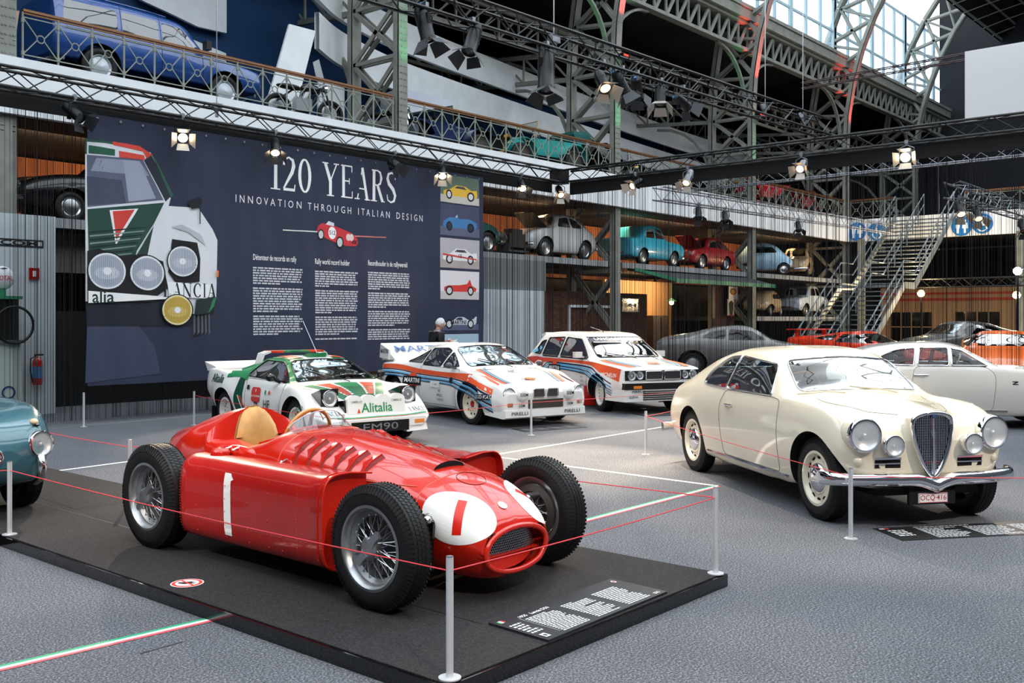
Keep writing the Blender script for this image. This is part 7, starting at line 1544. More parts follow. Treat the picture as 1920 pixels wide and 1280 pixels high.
# ---- compact builder for cars that stand far away
KIND = {
 'round': dict(L=3.75, axle=1.05, R=.31, tr=.62, rows=[(-1.9, .3, .42, .4, .52, .34, .66, .2, .70, .71), (-1.82, .5, .34, .6, .54, .52, .78, .34, .83, .85), (-1.5, .6, .27, .72, .56, .63, .92, .44, 1.02, 1.05), (-1.05, .64, .24, .755, .58, .68, .98, .48, 1.24, 1.28), (-.6, .65, .22, .76, .58, .69, .99, .50, 1.40, 1.44), (-.1, .65, .22, .76, .58, .70, .99, .51, 1.44, 1.49), (.25, .65, .22, .76, .58, .70, .98, .51, 1.36, 1.42), (.55, .65, .22, .755, .58, .69, .96, .52, 1.06, 1.10), (.7, .65, .22, .755, .58, .69, .95, .48, .98, 1.02), (1.05, .63, .24, .75, .58, .68, .93, .4, .92, .97), (1.5, .58, .28, .70, .56, .62, .84, .32, .84, .90), (1.78, .48, .34, .58, .54, .5, .70, .22, .73, .76), (1.88, .3, .42, .4, .52, .34, .6, .16, .62, .64)],
    win=[rpoly([(.40, 1.02), (.22, 1.30), (-.22, 1.36), (-.24, 1.02)], .04), rpoly([(-.32, 1.02), (-.30, 1.36), (-.72, 1.27), (-.95, 1.04)], .08)], ws=rpoly([(-.5, 1.06), (-.44, 1.36), (.44, 1.36), (.5, 1.06)], .07)),
 'boxy': dict(L=3.5, axle=1.0, R=.28, tr=.60, rows=[(-1.76, .6, .38, .66, .56, .6, .78, .46, .84, .85), (-1.72, .64, .32, .72, .56, .68, .86, .5, .92, .93), (-1.1, .66, .26, .74, .56, .70, .90, .5, .97, .98), (-.95, .66, .26, .74, .56, .70, .90, .52, 1.06, 1.07), (-.75, .66, .26, .74, .56, .70, .90, .54, 1.34, 1.36), (-.2, .66, .26, .74, .56, .70, .90, .55, 1.40, 1.42), (.25, .66, .26, .74, .56, .70, .89, .54, 1.34, 1.36), (.5, .66, .26, .74, .56, .70, .88, .56, 1.06, 1.08), (.62, .66, .26, .74, .56, .70, .875, .54, .92, .94), (1.0, .65, .27, .735, .56, .69, .86, .5, .88, .90), (1.55, .63, .30, .72, .55, .67, .80, .48, .82, .84), (1.70, .60, .36, .68, .55, .63, .74, .46, .77, .78), (1.74, .55, .42, .62, .54, .58, .68, .42, .70, .71)],
    win=[rpoly([(.42, .96), (.20, 1.27), (-.22, 1.31), (-.22, .96)], .03), rpoly([(-.28, .96), (-.28, 1.31), (-.66, 1.27), (-.82, .96)], .03)], ws=rpoly([(-.54, .98), (-.48, 1.29), (.48, 1.29), (.54, .98)], .05)),
 'bubble': dict(L=2.3, axle=.75, R=.24, tr=.50, rows=[(-1.16, .2, .4, .3, .5, .26, .66, .14, .7, .72), (-1.05, .4, .3, .5, .5, .46, .84, .3, .92, .95), (-.6, .52, .24, .64, .5, .6, .88, .44, 1.24, 1.30), (-.1, .56, .22, .68, .5, .64, .88, .46, 1.33, 1.38), (.4, .56, .22, .68, .5, .63, .86, .44, 1.20, 1.26), (.75, .52, .26, .62, .5, .57, .80, .38, .92, .97), (1.02, .36, .32, .46, .48, .40, .68, .24, .70, .73), (1.12, .2, .4, .28, .46, .24, .58, .12, .6, .62)],
    win=[rpoly([(.52, .92), (.30, 1.16), (-.45, 1.18), (-.62, .92)], .1)], ws=None),
 'wedge': dict(L=4.3, axle=1.25, R=.32, tr=.74, rows=[(-2.1, .7, .42, .82, .56, .8, .84, .6, .90, .91), (-2.04, .74, .36, .88, .56, .86, .90, .6, .95, .96), (-1.3, .8, .24, .93, .54, .88, .90, .55, .98, 1.0), (-.6, .8, .2, .92, .5, .86, .82, .5, 1.07, 1.10), (-.1, .8, .18, .91, .5, .85, .78, .48, 1.10, 1.13), (.15, .8, .18, .91, .5, .84, .76, .50, 1.02, 1.05), (.75, .8, .18, .9, .48, .83, .72, .62, .77, .79), (1.25, .79, .2, .9, .46, .82, .68, .55, .69, .70), (1.8, .74, .24, .84, .42, .77, .54, .55, .55, .56), (2.1, .66, .30, .74, .38, .7, .42, .5, .43, .435)],
    win=[rpoly([(.62, .79), (.12, 1.02), (-.42, 1.04), (-.50, .81)], .04), rpoly([(-.60, .85), (-.55, 1.03), (-1.05, .96), (-1.2, .91)], .03)], ws=rpoly([(-.6, .8), (-.46, 1.05), (.46, 1.05), (.6, .8)], .05)),
 'coupe': dict(L=4.3, axle=1.22, R=.32, tr=.70, rows=[(-2.1, .6, .40, .72, .56, .70, .78, .5, .84, .86), (-2.0, .7, .32, .82, .56, .78, .86, .55, .92, .94), (-1.3, .76, .24, .88, .56, .83, .90, .54, 1.04, 1.07), (-.6, .77, .2, .88, .54, .82, .86, .52, 1.19, 1.22), (-.1, .77, .2, .87, .54, .81, .85, .51, 1.22, 1.25), (.2, .77, .2, .87, .54, .81, .84, .51, 1.16, 1.20), (.75, .77, .2, .87, .52, .80, .82, .60, .87, .90), (1.22, .75, .22, .87, .50, .79, .78, .5, .78, .81), (1.7, .68, .26, .78, .46, .71, .66, .44, .67, .69), (2.02, .52, .32, .60, .42, .54, .52, .32, .53, .54)],
    win=[rpoly([(.55, .90), (.18, 1.12), (-.34, 1.16), (-.38, .90)], .04), rpoly([(-.45, .92), (-.42, 1.15), (-.8, 1.09), (-1.05, .95)], .05)], ws=rpoly([(-.56, .91), (-.47, 1.17), (.47, 1.17), (.56, .91)], .06)),
 'suv': dict(L=4.75, axle=1.36, R=.37, tr=.74, rows=[(-2.25, .74, .55, .82, .72, .82, 1.08, .66, 1.2, 1.21), (-2.21, .80, .48, .88, .72, .86, 1.12, .68, 1.68, 1.70), (-2.1, .82, .46, .90, .72, .87, 1.13, .70, 1.76, 1.80), (-1.0, .83, .45, .90, .72, .87, 1.13, .71, 1.78, 1.83), (.2, .83, .45, .90, .72, .87, 1.12, .70, 1.74, 1.79), (.42, .83, .45, .90, .72, .87, 1.11, .70, 1.68, 1.72), (.85, .83, .45, .90, .72, .86, 1.09, .76, 1.20, 1.23), (.95, .83, .45, .90, .72, .86, 1.08, .74, 1.12, 1.15), (1.36, .83, .46, .90, .72, .85, 1.06, .7, 1.08, 1.11), (2.0, .82, .48, .89, .70, .83, .99, .68, 1.02, 1.05), (2.2, .80, .5, .87, .70, .80, .95, .64, .98, 1.0), (2.24, .76, .54, .82, .7, .76, .90, .6, .93, .94)],
    win=[rpoly([(.78, 1.16), (.38, 1.58), (-.08, 1.62), (-.08, 1.16)], .04), rpoly([(-.16, 1.16), (-.16, 1.62), (-.92, 1.64), (-.92, 1.16)], .04), rpoly([(-1.02, 1.20), (-1.02, 1.62), (-2.02, 1.62), (-2.08, 1.20)], .06)], ws=rpoly([(-.68, 1.2), (-.62, 1.62), (.62, 1.62), (.68, 1.2)], .05)),
}
def far_car(kind, name, label, loc, rotz, color, cat='car', group=None, S=(1, 1, 1), lid=None, extra=None, glass=None, rim_m=None, coat=.6):
    K = KIND[kind]; t = thing(name, label, cat, loc, rotz, group); sx, sy, sz = S
    rows = [(r[0]*sx,)+tuple(v*(sy if i % 2 == 0 else sz) if i < 8 else v*sz for i, v in enumerate(r[1:])) for r in K['rows']]
    B = Body(rows, .055, (2, 6, 6, 6, 6), (.5, .9, .6, .6)); win = [[(a*sx, b*sz) for a, b in w] for w in K['win']]; ws = [(a*sy, b*sz) for a, b in K['ws']] if K['ws'] else None
    for w in win: B.cut(w, 'side_window', 'y', lo=.2)
    if ws: B.cut(ws, 'windscreen', 'x', lo=-.1, hi=1.3, sides=(1,))
    ax, R = K['axle']*sx, K['R']
    for s_ in (-1, 1): B.arch(s_*ax, R, R*1.17, .25)
    pt = paint(name+'_paint_'+color.strip('#'), color, .3, coat); gm = glass or clear; B.make(t, {'body': pt, 'side_window': gm, 'windscreen': gm})
    xf = max(r[0] for r in rows)
    for s_ in (-1, 1):
        p = B.front(s_*K['tr']*.82*sy, (.66 if kind not in ('wedge', 'coupe', 'suv') else (.46 if kind != 'suv' else .84))*sz, 0)
        if kind != 'wedge': MB().lathe([(.09, -.06), (.095, 0), (.085, .02), (.05, .035), (0, .04)], p, (1, 0, .05), 16).build('headlamp', lens_m if kind != 'suv' else chrome, t, 50)
        for e in (-1, 1): wheel(t, e*ax, s_*K['tr']*sy, R, .17 if kind not in ('wedge', 'suv') else .24, s_, 'far', R*.6, 0, rim_m or steel, tread='small')
    if kind not in ('wedge', 'bubble', 'coupe'):
        for e, nm in ((1, 'front_bumper'), (-1, 'rear_bumper')): MB().add(*loft([[Vector((e*(xf+.04-.2*(abs(y)/.7)**3), y*sy*K['tr']/.62, .42*sz))+Vector((.025*math.cos(q), 0, .045*math.sin(q))) for q in (2*PI*i/8 for i in range(8))] for y in np.linspace(-.72, .72, 9)])).build(nm, chrome, t, 50)
    MB().box((-.2*sx, 0, .34*sz), (1.9*sx, 1.0*sy, .04)).build('cabin_floor', dark_in, t); seat_mesh(-.1, -.3*sy, .4*sz, .42, .55).build('seat', mat('dark_seat', '#2a2522', .8), t, 50); seat_mesh(-.1, .3*sy, .4*sz, .42, .55).build('seat', MATS['dark_seat'], t, 50)
    if lid:                                         # a bonnet standing open
        MB().add(*loft([[(.62*sx, -.45*sy, .95*sz), (.62*sx, .45*sy, .95*sz), (.60*sx, .45*sy, .97*sz), (.60*sx, -.45*sy, .97*sz)], [(1.35*sx, -.40*sy, 1.42*sz), (1.35*sx, .40*sy, 1.42*sz), (1.33*sx, .40*sy, 1.45*sz), (1.33*sx, -.40*sy, 1.45*sz)]])).build('open_bonnet', mat('bonnet_inside_'+color.strip('#'), lid, .5), t)
    if extra: extra(t, B, pt)
    return t
# cars on the shelves
far_car('round', 'vintage_saloon', 'black vintage saloon on the shelf left of the banner', (10.25, 19.6, SZ), PI, '#0b0b0d', group='cars on the shelves', S=(1.3, 1.12, 1.0))
far_car('round', 'microcar', 'dark green rounded car half hidden behind the right banner edge', (19.8, 19.3, SZ), 0, '#1f5a58', group='cars on the shelves', S=(.85, .9, .92))
far_car('round', 'small_saloon', 'pale grey rounded saloon with raised black bonnet on the shelf', (24.25, 19.3, SZ), PI, '#c9c9c6', group='cars on the shelves', S=(.95, .95, .98), lid='#1a1a1c')
far_car('boxy', 'small_saloon', 'turquoise boxy small saloon on the shelf beside the iron column', (29.4, 19.2, SZ), 0, '#3fb3c9', group='cars on the shelves', lid=None)
far_car('boxy', 'small_saloon', 'small red saloon with raised bonnet on the shelf', (34.0-.6, 19.2, SZ), PI, '#a5191c', group='cars on the shelves', S=(.92, .92, .9), lid='#4a1012')
far_car('bubble', 'bubble_car', 'light blue bubble car on the upper far shelf', (38.4, 19.0, SZ), -PI/2+.5, '#9fc4da', group='cars on the shelves'); far_car('round', 'microcar', 'beige microcar on the upper far shelf', (42.0, 19.2, SZ), PI+.3, '#b9a182', group='cars on the shelves', S=(.72, .85, .92))
far_car('bubble', 'bubble_car', 'beige open microcar on the lower far shelf', (38.4, 19.1, 1.78), PI+.2, '#b59a72', group='cars on the shelves', S=(1.1, 1, .8)); far_car('boxy', 'microcar', 'white and blue microcar on the lower far shelf', (42.1, 19.1, 1.78), PI, '#c3cdd6', group='cars on the shelves', S=(.85, .95, .98))
# engine display between the green and the grey shelf car
en = thing('engine_display', 'bare car engine on the shelf left of the pale grey saloon', 'engine', (21.95, 18.9, SZ)); MB().box((0, 0, .45), (.7, .5, .4)).box((.1, 0, .72), (.5, .3, .16)).build('engine_block', mat('engine_iron', '#3d3a36', .5, .5), en); MB().cyl((-.38, 0, .5), (-.44, 0, .5), .2, 14).build('flywheel', steel, en); MB().box((0, 0, .14), (.9, .6, .06)).box((-.35, 0, .2), (.06, .5, .28)).box((.35, 0, .2), (.06, .5, .28)).build('engine_stand', shelf_m, en)
# gallery vehicles
def suv_extra(t, B, pt):
    MB().tube([B.top(x, .62, .03) for x in np.linspace(-2.0, .1, 12)], .015, 6).tube([B.top(x, -.62, .03) for x in np.linspace(-2.0, .1, 12)], .015, 6).build('roof_gutter', pt, t)
    for sg in (-1, 1): MB().box((.86, sg*.98, 1.22), (.12, .16, .18)).build('door_mirror', black, t); MB().tube([B.side(x, .98, sg, .012) for x in np.linspace(-2.1, 2.05, 30)], .014, 5).build('side_moulding', chrome, t)
    seam(B, t, [([(.82, .5), (.82, 1.1)], 'y', sg) for sg in (-1, 1)]+[([(-.12, .5), (-.12, 1.7)], 'y', sg) for sg in (-1, 1)]+[([(-.97, .9), (-.97, 1.7)], 'y', sg) for sg in (-1, 1)], None, .006)
    MB().box((2.25, 0, .84), (.04, 1.0, .2)).build('front_grille', black, t)
far_car('suv', 'four_wheel_drive', 'metallic blue four wheel drive estate on the gallery at top left', (10.75, 19.45, 6.2), 0, '#16468c', group=None, extra=suv_extra, glass=glass_mat('shiny_dark_glass', '#7f95a8', .3), rim_m=mat('white_steel_rim', '#cfd6de', .25, .3), coat=1., S=(1.03, 1, .95))
def vintage(label, loc, rotz, color, hood=None, S=1., brass_=True, tall=False, name='vintage_car'):
    t = thing(name, label, 'vintage car', loc, rotz, 'vintage vehicles on the gallery'); p = paint('vintage_'+color.strip('#'), color, .25, .8); s = S; bm = MATS.get('brass_fit') or mat('brass_fit', '#c9a35a', .2, 1.)
    MB().add(*loft([[(.35*s, -.34*s, .55*s), (.35*s, .34*s, .55*s), (.35*s, .36*s, .92*s), (.35*s, .2*s, 1.02*s), (.35*s, -.2*s, 1.02*s), (.35*s, -.36*s, .92*s)], [(1.35*s, -.26*s, .55*s), (1.35*s, .26*s, .55*s), (1.35*s, .27*s, .88*s), (1.35*s, .16*s, .97*s), (1.35*s, -.16*s, .97*s), (1.35*s, -.27*s, .88*s)]])).build('bonnet', p, t, 30)
    MB().box((1.39*s, 0, .74*s), (.08*s, .56*s, .5*s)).build('radiator', bm, t); MB().box((1.435*s, 0, .74*s), (.01, .44*s, .38*s)).build('radiator_core', black, t)
    MB().add(*loft([[(-1.3*s, -.5*s, .5*s), (.4*s, -.48*s, .5*s), (.4*s, .48*s, .5*s), (-1.3*s, .5*s, .5*s)], [(-1.42*s, -.58*s, 1.0*s), (.38*s, -.5*s, .98*s), (.38*s, .5*s, .98*s), (-1.42*s, .58*s, 1.0*s)]])).build('tub', p, t)
    for sg in (-1, 1):
        for cx in (1.1, -1.0):
            V = []; 
            for k in range(13):
                a = math.radians(200-165*k/12) if cx > 0 else math.radians(170-150*k/12); V += [(cx*s+.5*s*math.cos(a), sg*(.50 if e == 0 else .82)*s, .42*s+.48*s*math.sin(a)) for e in (0, 1)]
            MB().add(V+[(x, y, z-.02) for x, y, z in V], [(2*i, 2*i+1, 2*i+3, 2*i+2) for i in range(12)]+[(26+2*i, 26+2*i+2, 26+2*i+3, 26+2*i+1) for i in range(12)]+[(2*i, 2*i+2, 28+2*i, 26+2*i) for i in range(12)]+[(2*i+1, 27+2*i, 29+2*i, 2*i+3) for i in range(12)]).build('fender', p, t, 50)
            wheel(t, cx*s, sg*.66*s, .38*s, .11*s, sg, 'far', .27*s, 0, mat('dark_spoke_wheel', '#4a443c', .5, .3), tread='small')
        MB().lathe([(.05, -.14), (.10, -.02), (.115, 0), (.1, .02), (0, .03)], (1.35*s, sg*.36*s, .92*s), (1, 0, 0), 16).build('headlamp', bm, t, 50); MB().box((.05*s, sg*.66*s, .38*s), (1.2*s, .24*s, .03)).build('running_board', black, t)
    for x in (.0, -.85): seat_mesh(x*s-.2, 0, .55*s, .9*s, .55).build('bench_seat', mat('black_button_leather', '#1b1614', .5), t, 40)
    MB().tube([(.34*s, -.46*s, .98*s), (.28*s, -.46*s, 1.5*s), (.28*s, .46*s, 1.5*s), (.34*s, .46*s, .98*s)], .016, 6).build('windscreen_frame', bm, t); MB().face([(.338*s, -.45*s, 1.0*s), (.338*s, .45*s, 1.0*s), (.282*s, .45*s, 1.49*s), (.282*s, -.45*s, 1.49*s)]).build('windscreen', clear, t)
    steering(t, .12*s, .22*s, 1.12*s, black, .18, .6)
    if hood:
        h = MB()
        if tall: h.add(*loft([[(-1.5*s, -.56*s, 1.0*s), (.26*s, -.5*s, 1.5*s), (.26*s, .5*s, 1.5*s), (-1.5*s, .56*s, 1.0*s)], [(-1.45*s, -.54*s, 1.75*s), (.22*s, -.5*s, 1.62*s), (.22*s, .5*s, 1.62*s), (-1.45*s, .54*s, 1.75*s)]]))
        else: h.add(*loft([[(-1.55*s, -.58*s, 1.0*s), (-1.25*s, -.58*s, 1.0*s), (-1.25*s, .58*s, 1.0*s), (-1.55*s, .58*s, 1.0*s)], [(-1.85*s, -.56*s, 1.32*s), (-1.1*s, -.56*s, 1.28*s), (-1.1*s, .56*s, 1.28*s), (-1.85*s, .56*s, 1.32*s)], [(-1.8*s, -.5*s, 1.42*s), (-1.15*s, -.5*s, 1.38*s), (-1.15*s, .5*s, 1.38*s), (-1.8*s, .5*s, 1.42*s)]]))
        h.build('hood', mat('hood_'+hood.strip('#'), hood, .8), t)
    return t
vintage('dark blue vintage car with round front glass behind the railing right of the green column', (19.9, 20.0, 6.2), -.2, '#16264f', '#c3c8d4', 1.0, tall=True)
vintage('teal open vintage car with folded hood behind the gallery railing', (24.0, 19.7, 6.2), -.15+PI, '#2f9a92', '#1f5a56', 1.05)
vintage('black vintage car at the foot of the column with the red lamp box', (28.2, 19.6, 6.2), .2, '#1a1a1c', '#2a2522', .9)
vintage('red vintage fire engine seen through the curtain left on the far gallery', (38.2, 19.4, 6.2), PI-.2, '#b3161a', None, 1.15, name='vintage_fire_engine'); vintage('red vintage car seen through the curtain right on the far gallery', (42.0, 19.5, 6.2), PI+.1, '#a01418', '#5a1414', 1.0)
def motorbike(label, loc, rotz):
    t = thing('motorcycle', label, 'motorcycle', loc, rotz)
    for x in (.68, -.66): wheel(t, x, 0, .33, .1, 1, 'far', .25, 0, steel, tread='small')
    MB().tube([(.68, .08, .33), (.45, .08, .95)], .025, 8).tube([(.68, -.08, .33), (.45, -.08, .95)], .025, 8).build('fork', chrome, t); MB().tube([(.45, 0, .9), (.1, 0, .35), (-.3, 0, .35), (-.66, 0, .33)], .025, 8).tube([(.45, 0, .9), (-.3, 0, .78), (-.66, 0, .5)], .025, 8).build('frame', black, t)
    MB().ball((.15, 0, .85), .16, 14, (1.6, .75, .8)).build('fuel_tank', gloss_black, t, 60); MB().ball((-.4, 0, .84), .13, 12, (2.4, 1, .5)).build('saddle', mat('black_button_leather', '#1b1614'), t, 60); MB().box((-.05, 0, .45), (.4, .22, .3)).cyl((0, 0, .55), (.1, 0, .78), .09, 12).build('engine', alu, t); MB().tube([(.36, -.35, 1.05), (.45, -.12, 1.0), (.45, .12, 1.0), (.36, .35, 1.05)], .015, 6).build('handlebar', chrome, t); MB().lathe([(.05, -.1), (.1, 0), (0, .03)], (.56, 0, .9), (1, 0, 0), 14).build('headlamp', chrome, t, 50)
    MB().face([(.42, -.18, 1.1), (.42, .18, 1.1), (.3, .16, 1.55), (.3, -.16, 1.55)]).build('windshield', glass_mat('perspex', '#e2e9ee', .14), t); return t
motorbike('black motorcycle with clear windshield on the gallery before the low white board', (14.35, 18.75, 6.2), -.2)
motorbike('dark motorcycle in front of the green lit column on the gallery', (17.55, 19.3, 6.2), -1.35)
# cars on the floor behind the right curtain
sg_ = thing('display_stage', 'low dark stage behind the right curtain carrying modern sports cars', 'stage', (27.2, 10.0, 0)); MB().box((0, 0, .1), (13.2, 14, .2)).build('stage_top', near_black, sg_)
def spoiler(t, B, pt): MB().box((-1.9, 0, 1.16), (.36, 1.76, .03)).box((-1.85, -.7, 1.04), (.12, .04, .24)).box((-1.85, .7, 1.04), (.12, .04, .24)).build('rear_wing', pt, t)
far_car('coupe', 'sports_car', 'dark grey sports coupe behind the curtain left of the cream roof', (22.8, 11.85, .2), math.radians(-62), '#6b6866', group='sports cars behind the curtain', S=(1.02, 1, 1.04)); far_car('wedge', 'sports_car', 'orange red wedge sports car with rear wing behind the cream coupe roof', (27.8, 10.6, .2), math.radians(-100), '#e8380c', group='sports cars behind the curtain', extra=spoiler)
far_car('wedge', 'sports_car', 'orange sports car at the right edge behind the white coupe windscreen', (25.2, 6.4, .2), math.radians(195), '#f06a14', group='sports cars behind the curtain', S=(1, 1, 1.05)); far_car('coupe', 'sports_car', 'dark sports car with bright windows behind the white coupe roof', (32.0, 9.4, .2), math.radians(150), '#4a4440', group='sports cars behind the curtain', S=(1, 1, 1.12))
# ---- left service bay seen through the curtain
wp = thing('white_panel_wall', 'white panel wall with big lettering at the left edge', 'partition wall', (6.4, 17.4, 0)); MB().box((0, 0, 1.72), (3.0, .12, 3.44)).build('panel', concrete, wp)
sgn = Print(); fx = 7.86
def Vs(px, py): p = WY(px, py, 17.33); return p.x-6.4, p.z
x0, z0 = Vs(-46, 443); x1, z1 = Vs(82, 465); sgn.poly(rect(x0, z1, x1, z0), '#1a2024').poly(rect(x0+.03, z1+.03, x1-.03, z0-.03), '#b9c2c6').vf(shift(fit(text2('FACOM', .2, bold=.03), x0+.08, x1-.1, (z0-z1)*.62), 0, (z0+z1)/2), '#15191c'); sgn.build('wall_lettering', wp, lambda a, b, o: Vector((a, -.065-o, b)), .002, .002)
fs = WY(65, 513, 17.3); f = thing('fire_sign', 'small red fire point sign on the white panel wall', 'sign', fs); MB().box((0, .02, 0), (.17, .02, .2)).build('plate', red_l, f); MB().box((0, .008, 0), (.05, .008, .1)).build('pictogram', dot_white, f)
ex = WY(72, 722, 17.2); f = thing('fire_extinguisher', 'red fire extinguisher hanging on the white panel wall', 'fire extinguisher', (ex.x, 17.24, ex.z)); MB().lathe([(0, 0), (.075, .01), (.08, .05), (.08, .40), (.05, .46), (.025, .48), (0, .49)], (0, 0, 0), (0, 0, 1), 20).build('cylinder', mat('extinguisher_red', '#b01818', .3, coat=.5), f, 50); MB().box((.03, 0, .52), (.14, .03, .03)).tube([(-.02, 0, .5), (-.12, -.02, .46), (-.13, -.03, .25), (-.1, -.05, .05)], .012, 6).build('valve_and_hose', black, f); MB().lathe([(.0805, .12), (.0805, .32)], (0, 0, 0), (0, 0, 1), 20).build('blue_label', pm('#4a7fb0', .5), f)
gpx = WY(18, 760, 16.9); f = thing('petrol_pump', 'old petrol pump with round globe at the left edge', 'petrol pump', (gpx.x-.12, 16.9, 0)); MB().add(*loft([[(-.26, -.2, 0), (.26, -.2, 0), (.26, .2, 0), (-.26, .2, 0)], [(-.22, -.17, 1.25), (.22, -.17, 1.25), (.22, .17, 1.25), (-.22, .17, 1.25)]])).build('cabinet', mat('pump_pale_green', '#b9c6bd', .4, coat=.4), f); MB().box((0, 0, 1.62), (.40, .3, .72)).build('meter_case', mat('pump_dark', '#1c1f1e', .3), f); MB().box((0, 0, 2.0), (.5, .4, .05)).lathe([(.06, 0), (.06, .12)], (0, 0, 2.02), (0, 0, 1), 12).build('cornice', green_p, f)
g_ = MB().ball((0, 0, 2.32), .20, 18, (1, .5, 1)).build('globe', mat('globe_white', '#dfe3e6', .2, coat=.5), f, 60); flat(MB(), fit(text2('TOTAL', .1, bold=.01), -.13, .13, .08), lambda u, v: Vector((u, -.102+.3*u*u, 2.32+v))).build('globe_lettering', pm('#c0262c'), g_); MB().add([(.19*math.cos(a)*(1 if abs(math.sin(a)) > .35 else 1), -.098+.12*abs(math.cos(a)), 2.32+.17*math.sin(a)) for a in np.linspace(.5, PI-.5, 9)], [tuple(range(9))]).build('globe_blue_cap', pm('#243a72'), g_)
MB().ring((.1, -.24, 1.55), (0, 1, 0), .3, .022, 28, 8).build('hose', black, f, 60); MB().lathe([(.11, 0), (.08, .0)], (.02, -.205, .45), (0, -1, 0), 20).build('round_emblem', pm('#243a72'), f); MB().box((0, 0, 1.28), (.56, .46, .05)).build('collar', steel, f)
dk = thing('dark_garage_door', 'dark garage front behind the left curtain beside the banner', 'garage front', (10.6, 18.6, 0)); MB().box((0, 0, .9), (5, .08, 1.8)).build('door_leaf', mat('garage_black', '#0d0d0e', .7), dk); MB().box((0, -.05, 2.9), (5, .05, .75)).build('header', mat('slatted_grey', '#5b5a55', .7, noise=(30, .4, (8, 1, .1))), dk); MB().box((0, -.05, 2.35), (5, .06, .12)).build('beam', gloss_black, dk)
# ---- middle bay: white partition, brick wall with script sign, lit doorway, green canopy, oval signs
def wallbox(name, label, cat, x0, x1, y, z0, z1, m, th=.12): return tag(MB().box(((x0+x1)/2, y, (z0+z1)/2), (x1-x0, th, z1-z0)).build(name, m), label, cat)
wallbox('white_partition', 'pale partition right of the banner behind the curtain', 'partition wall', 18.8, 21.7, 17.5, 0, 2.45, concrete); wallbox('grey_partition', 'dim grey partition above the pale one right of the banner', 'partition wall', 18.8, 21.9, 17.62, 2.46, 3.3, mat('dim_grey_panel', '#6d7274', .7))
wallbox('brick_partition', 'brick wall with a framed script sign behind the square rally hatchback', 'brick wall', 22.0, 29.6, 19.2, 0, 2.55, brick); wallbox('brick_partition', 'brick pier beside the oval signs behind the curtain', 'brick wall', 33.6, 34.9, 18.6, 0, 3.2, brick)
dfr = MB(); a, b = WY(1067, 640, 19.1), WY(1146, 575, 19.1); dfr.box((a.x, 19.1, b.z/2), (.08, .06, b.z)).box((b.x, 19.1, b.z/2), (.08, .06, b.z)).box(((a.x+b.x)/2, 19.1, b.z), (b.x-a.x, .06, .08)); tag(dfr.build('door_frame_white', white_wall), 'white door frame on the brick wall behind the curtain', 'door frame')
a, b = WY(1166, 584, 19.05), WY(1198, 560, 19.05); s_ = thing('script_sign', 'small black framed sign with white script on the brick wall', 'sign', ((a.x+b.x)/2, 19.08, (a.z+b.z)/2)); MB().box((0, 0, 0), (b.x-a.x, .05, b.z-a.z)).build('board', gloss_black, s_); MB().tube([(x*.5, -.035, z*.5) for x, z in rect(a.x-b.x, a.z-b.z, b.x-a.x, b.z-a.z)], .012, 5, True).build('frame', white_wall, s_)
MB().tube([(-.33+.66*i/60, -.035, .07*math.sin(i*.75)*math.cos(i*.11)) for i in range(61)], .009, 4).build('script_line', pm('#e8e6e0'), s_)
wallbox('lit_room_back', 'warmly lit room wall behind the doorway with the hanging lamp', 'room wall', 29.0, 33.5, 20.6, 0, 3.1, mat('warm_room_wall', '#b58a5a', .8)); lampp = WY(1259, 567, 19.4); hl = thing('hanging_lamp', 'small warm hanging lamp in the doorway behind the curtain', 'lamp', lampp); MB().ball((0, 0, 0), .09, 12).build('bulb', mat('warm_bulb', '#ffd890', .4, emit=('#ffce80', 14.)), hl, 60); MB().cyl((0, 0, .08), (0, 0, .9), .01, 5).lathe([(.03, .16), (.2, .05)], (0, 0, 0), (0, 0, 1), 14).build('shade', green_p, hl)
pl = bpy.data.lights.new('room_lamp', 'POINT'); pl.energy = 45; pl.color = (1, .7, .38); pl.shadow_soft_size = .1; po = bpy.data.objects.new('room_lamp', pl); C.objects.link(po); po.location = lampp-Vector((0, .3, .1))
cab = thing('dark_cabinet', 'dark wooden cabinet in the lit room behind the curtain', 'cabinet', (31.3, 19.9, 0)); MB().box((0, 0, .9), (1.1, .5, 1.8)).build('carcass', mat('dark_wood', '#2c1d14', .6), cab); MB().box((-.28, -.26, .9), (.5, .03, 1.7)).box((.28, -.26, .9), (.5, .03, 1.7)).build('doors', mat('dark_wood_door', '#38261a', .5), cab)
a, b = WY(1190, 497, 17.9), WY(1412, 527, 17.2); cn = thing('green_canopy', 'long green edged canopy under the shelf with the turquoise car', 'canopy', (31.2, 17.9, 2.97)); MB().add(*loft([[(-4.1, .4, .30), (4.0, .4, .30), (4.0, .4, .365), (-4.1, .4, .365)], [(-3.2, -.9, -.06), (4.0, -.9, -.06), (4.0, -.9, .02), (-3.2, -.9, .02)]])).build('roof_sheet', shelf_m, cn); MB().bar((-3.2, -.92, -.04), (4.0, -.92, -.04), .06, .14).build('fascia', green_p, cn); MB().bar((-4.1, .08, .33), (-3.2, -.9, -.02), .05, .1).build('side_edge', green_p, cn)
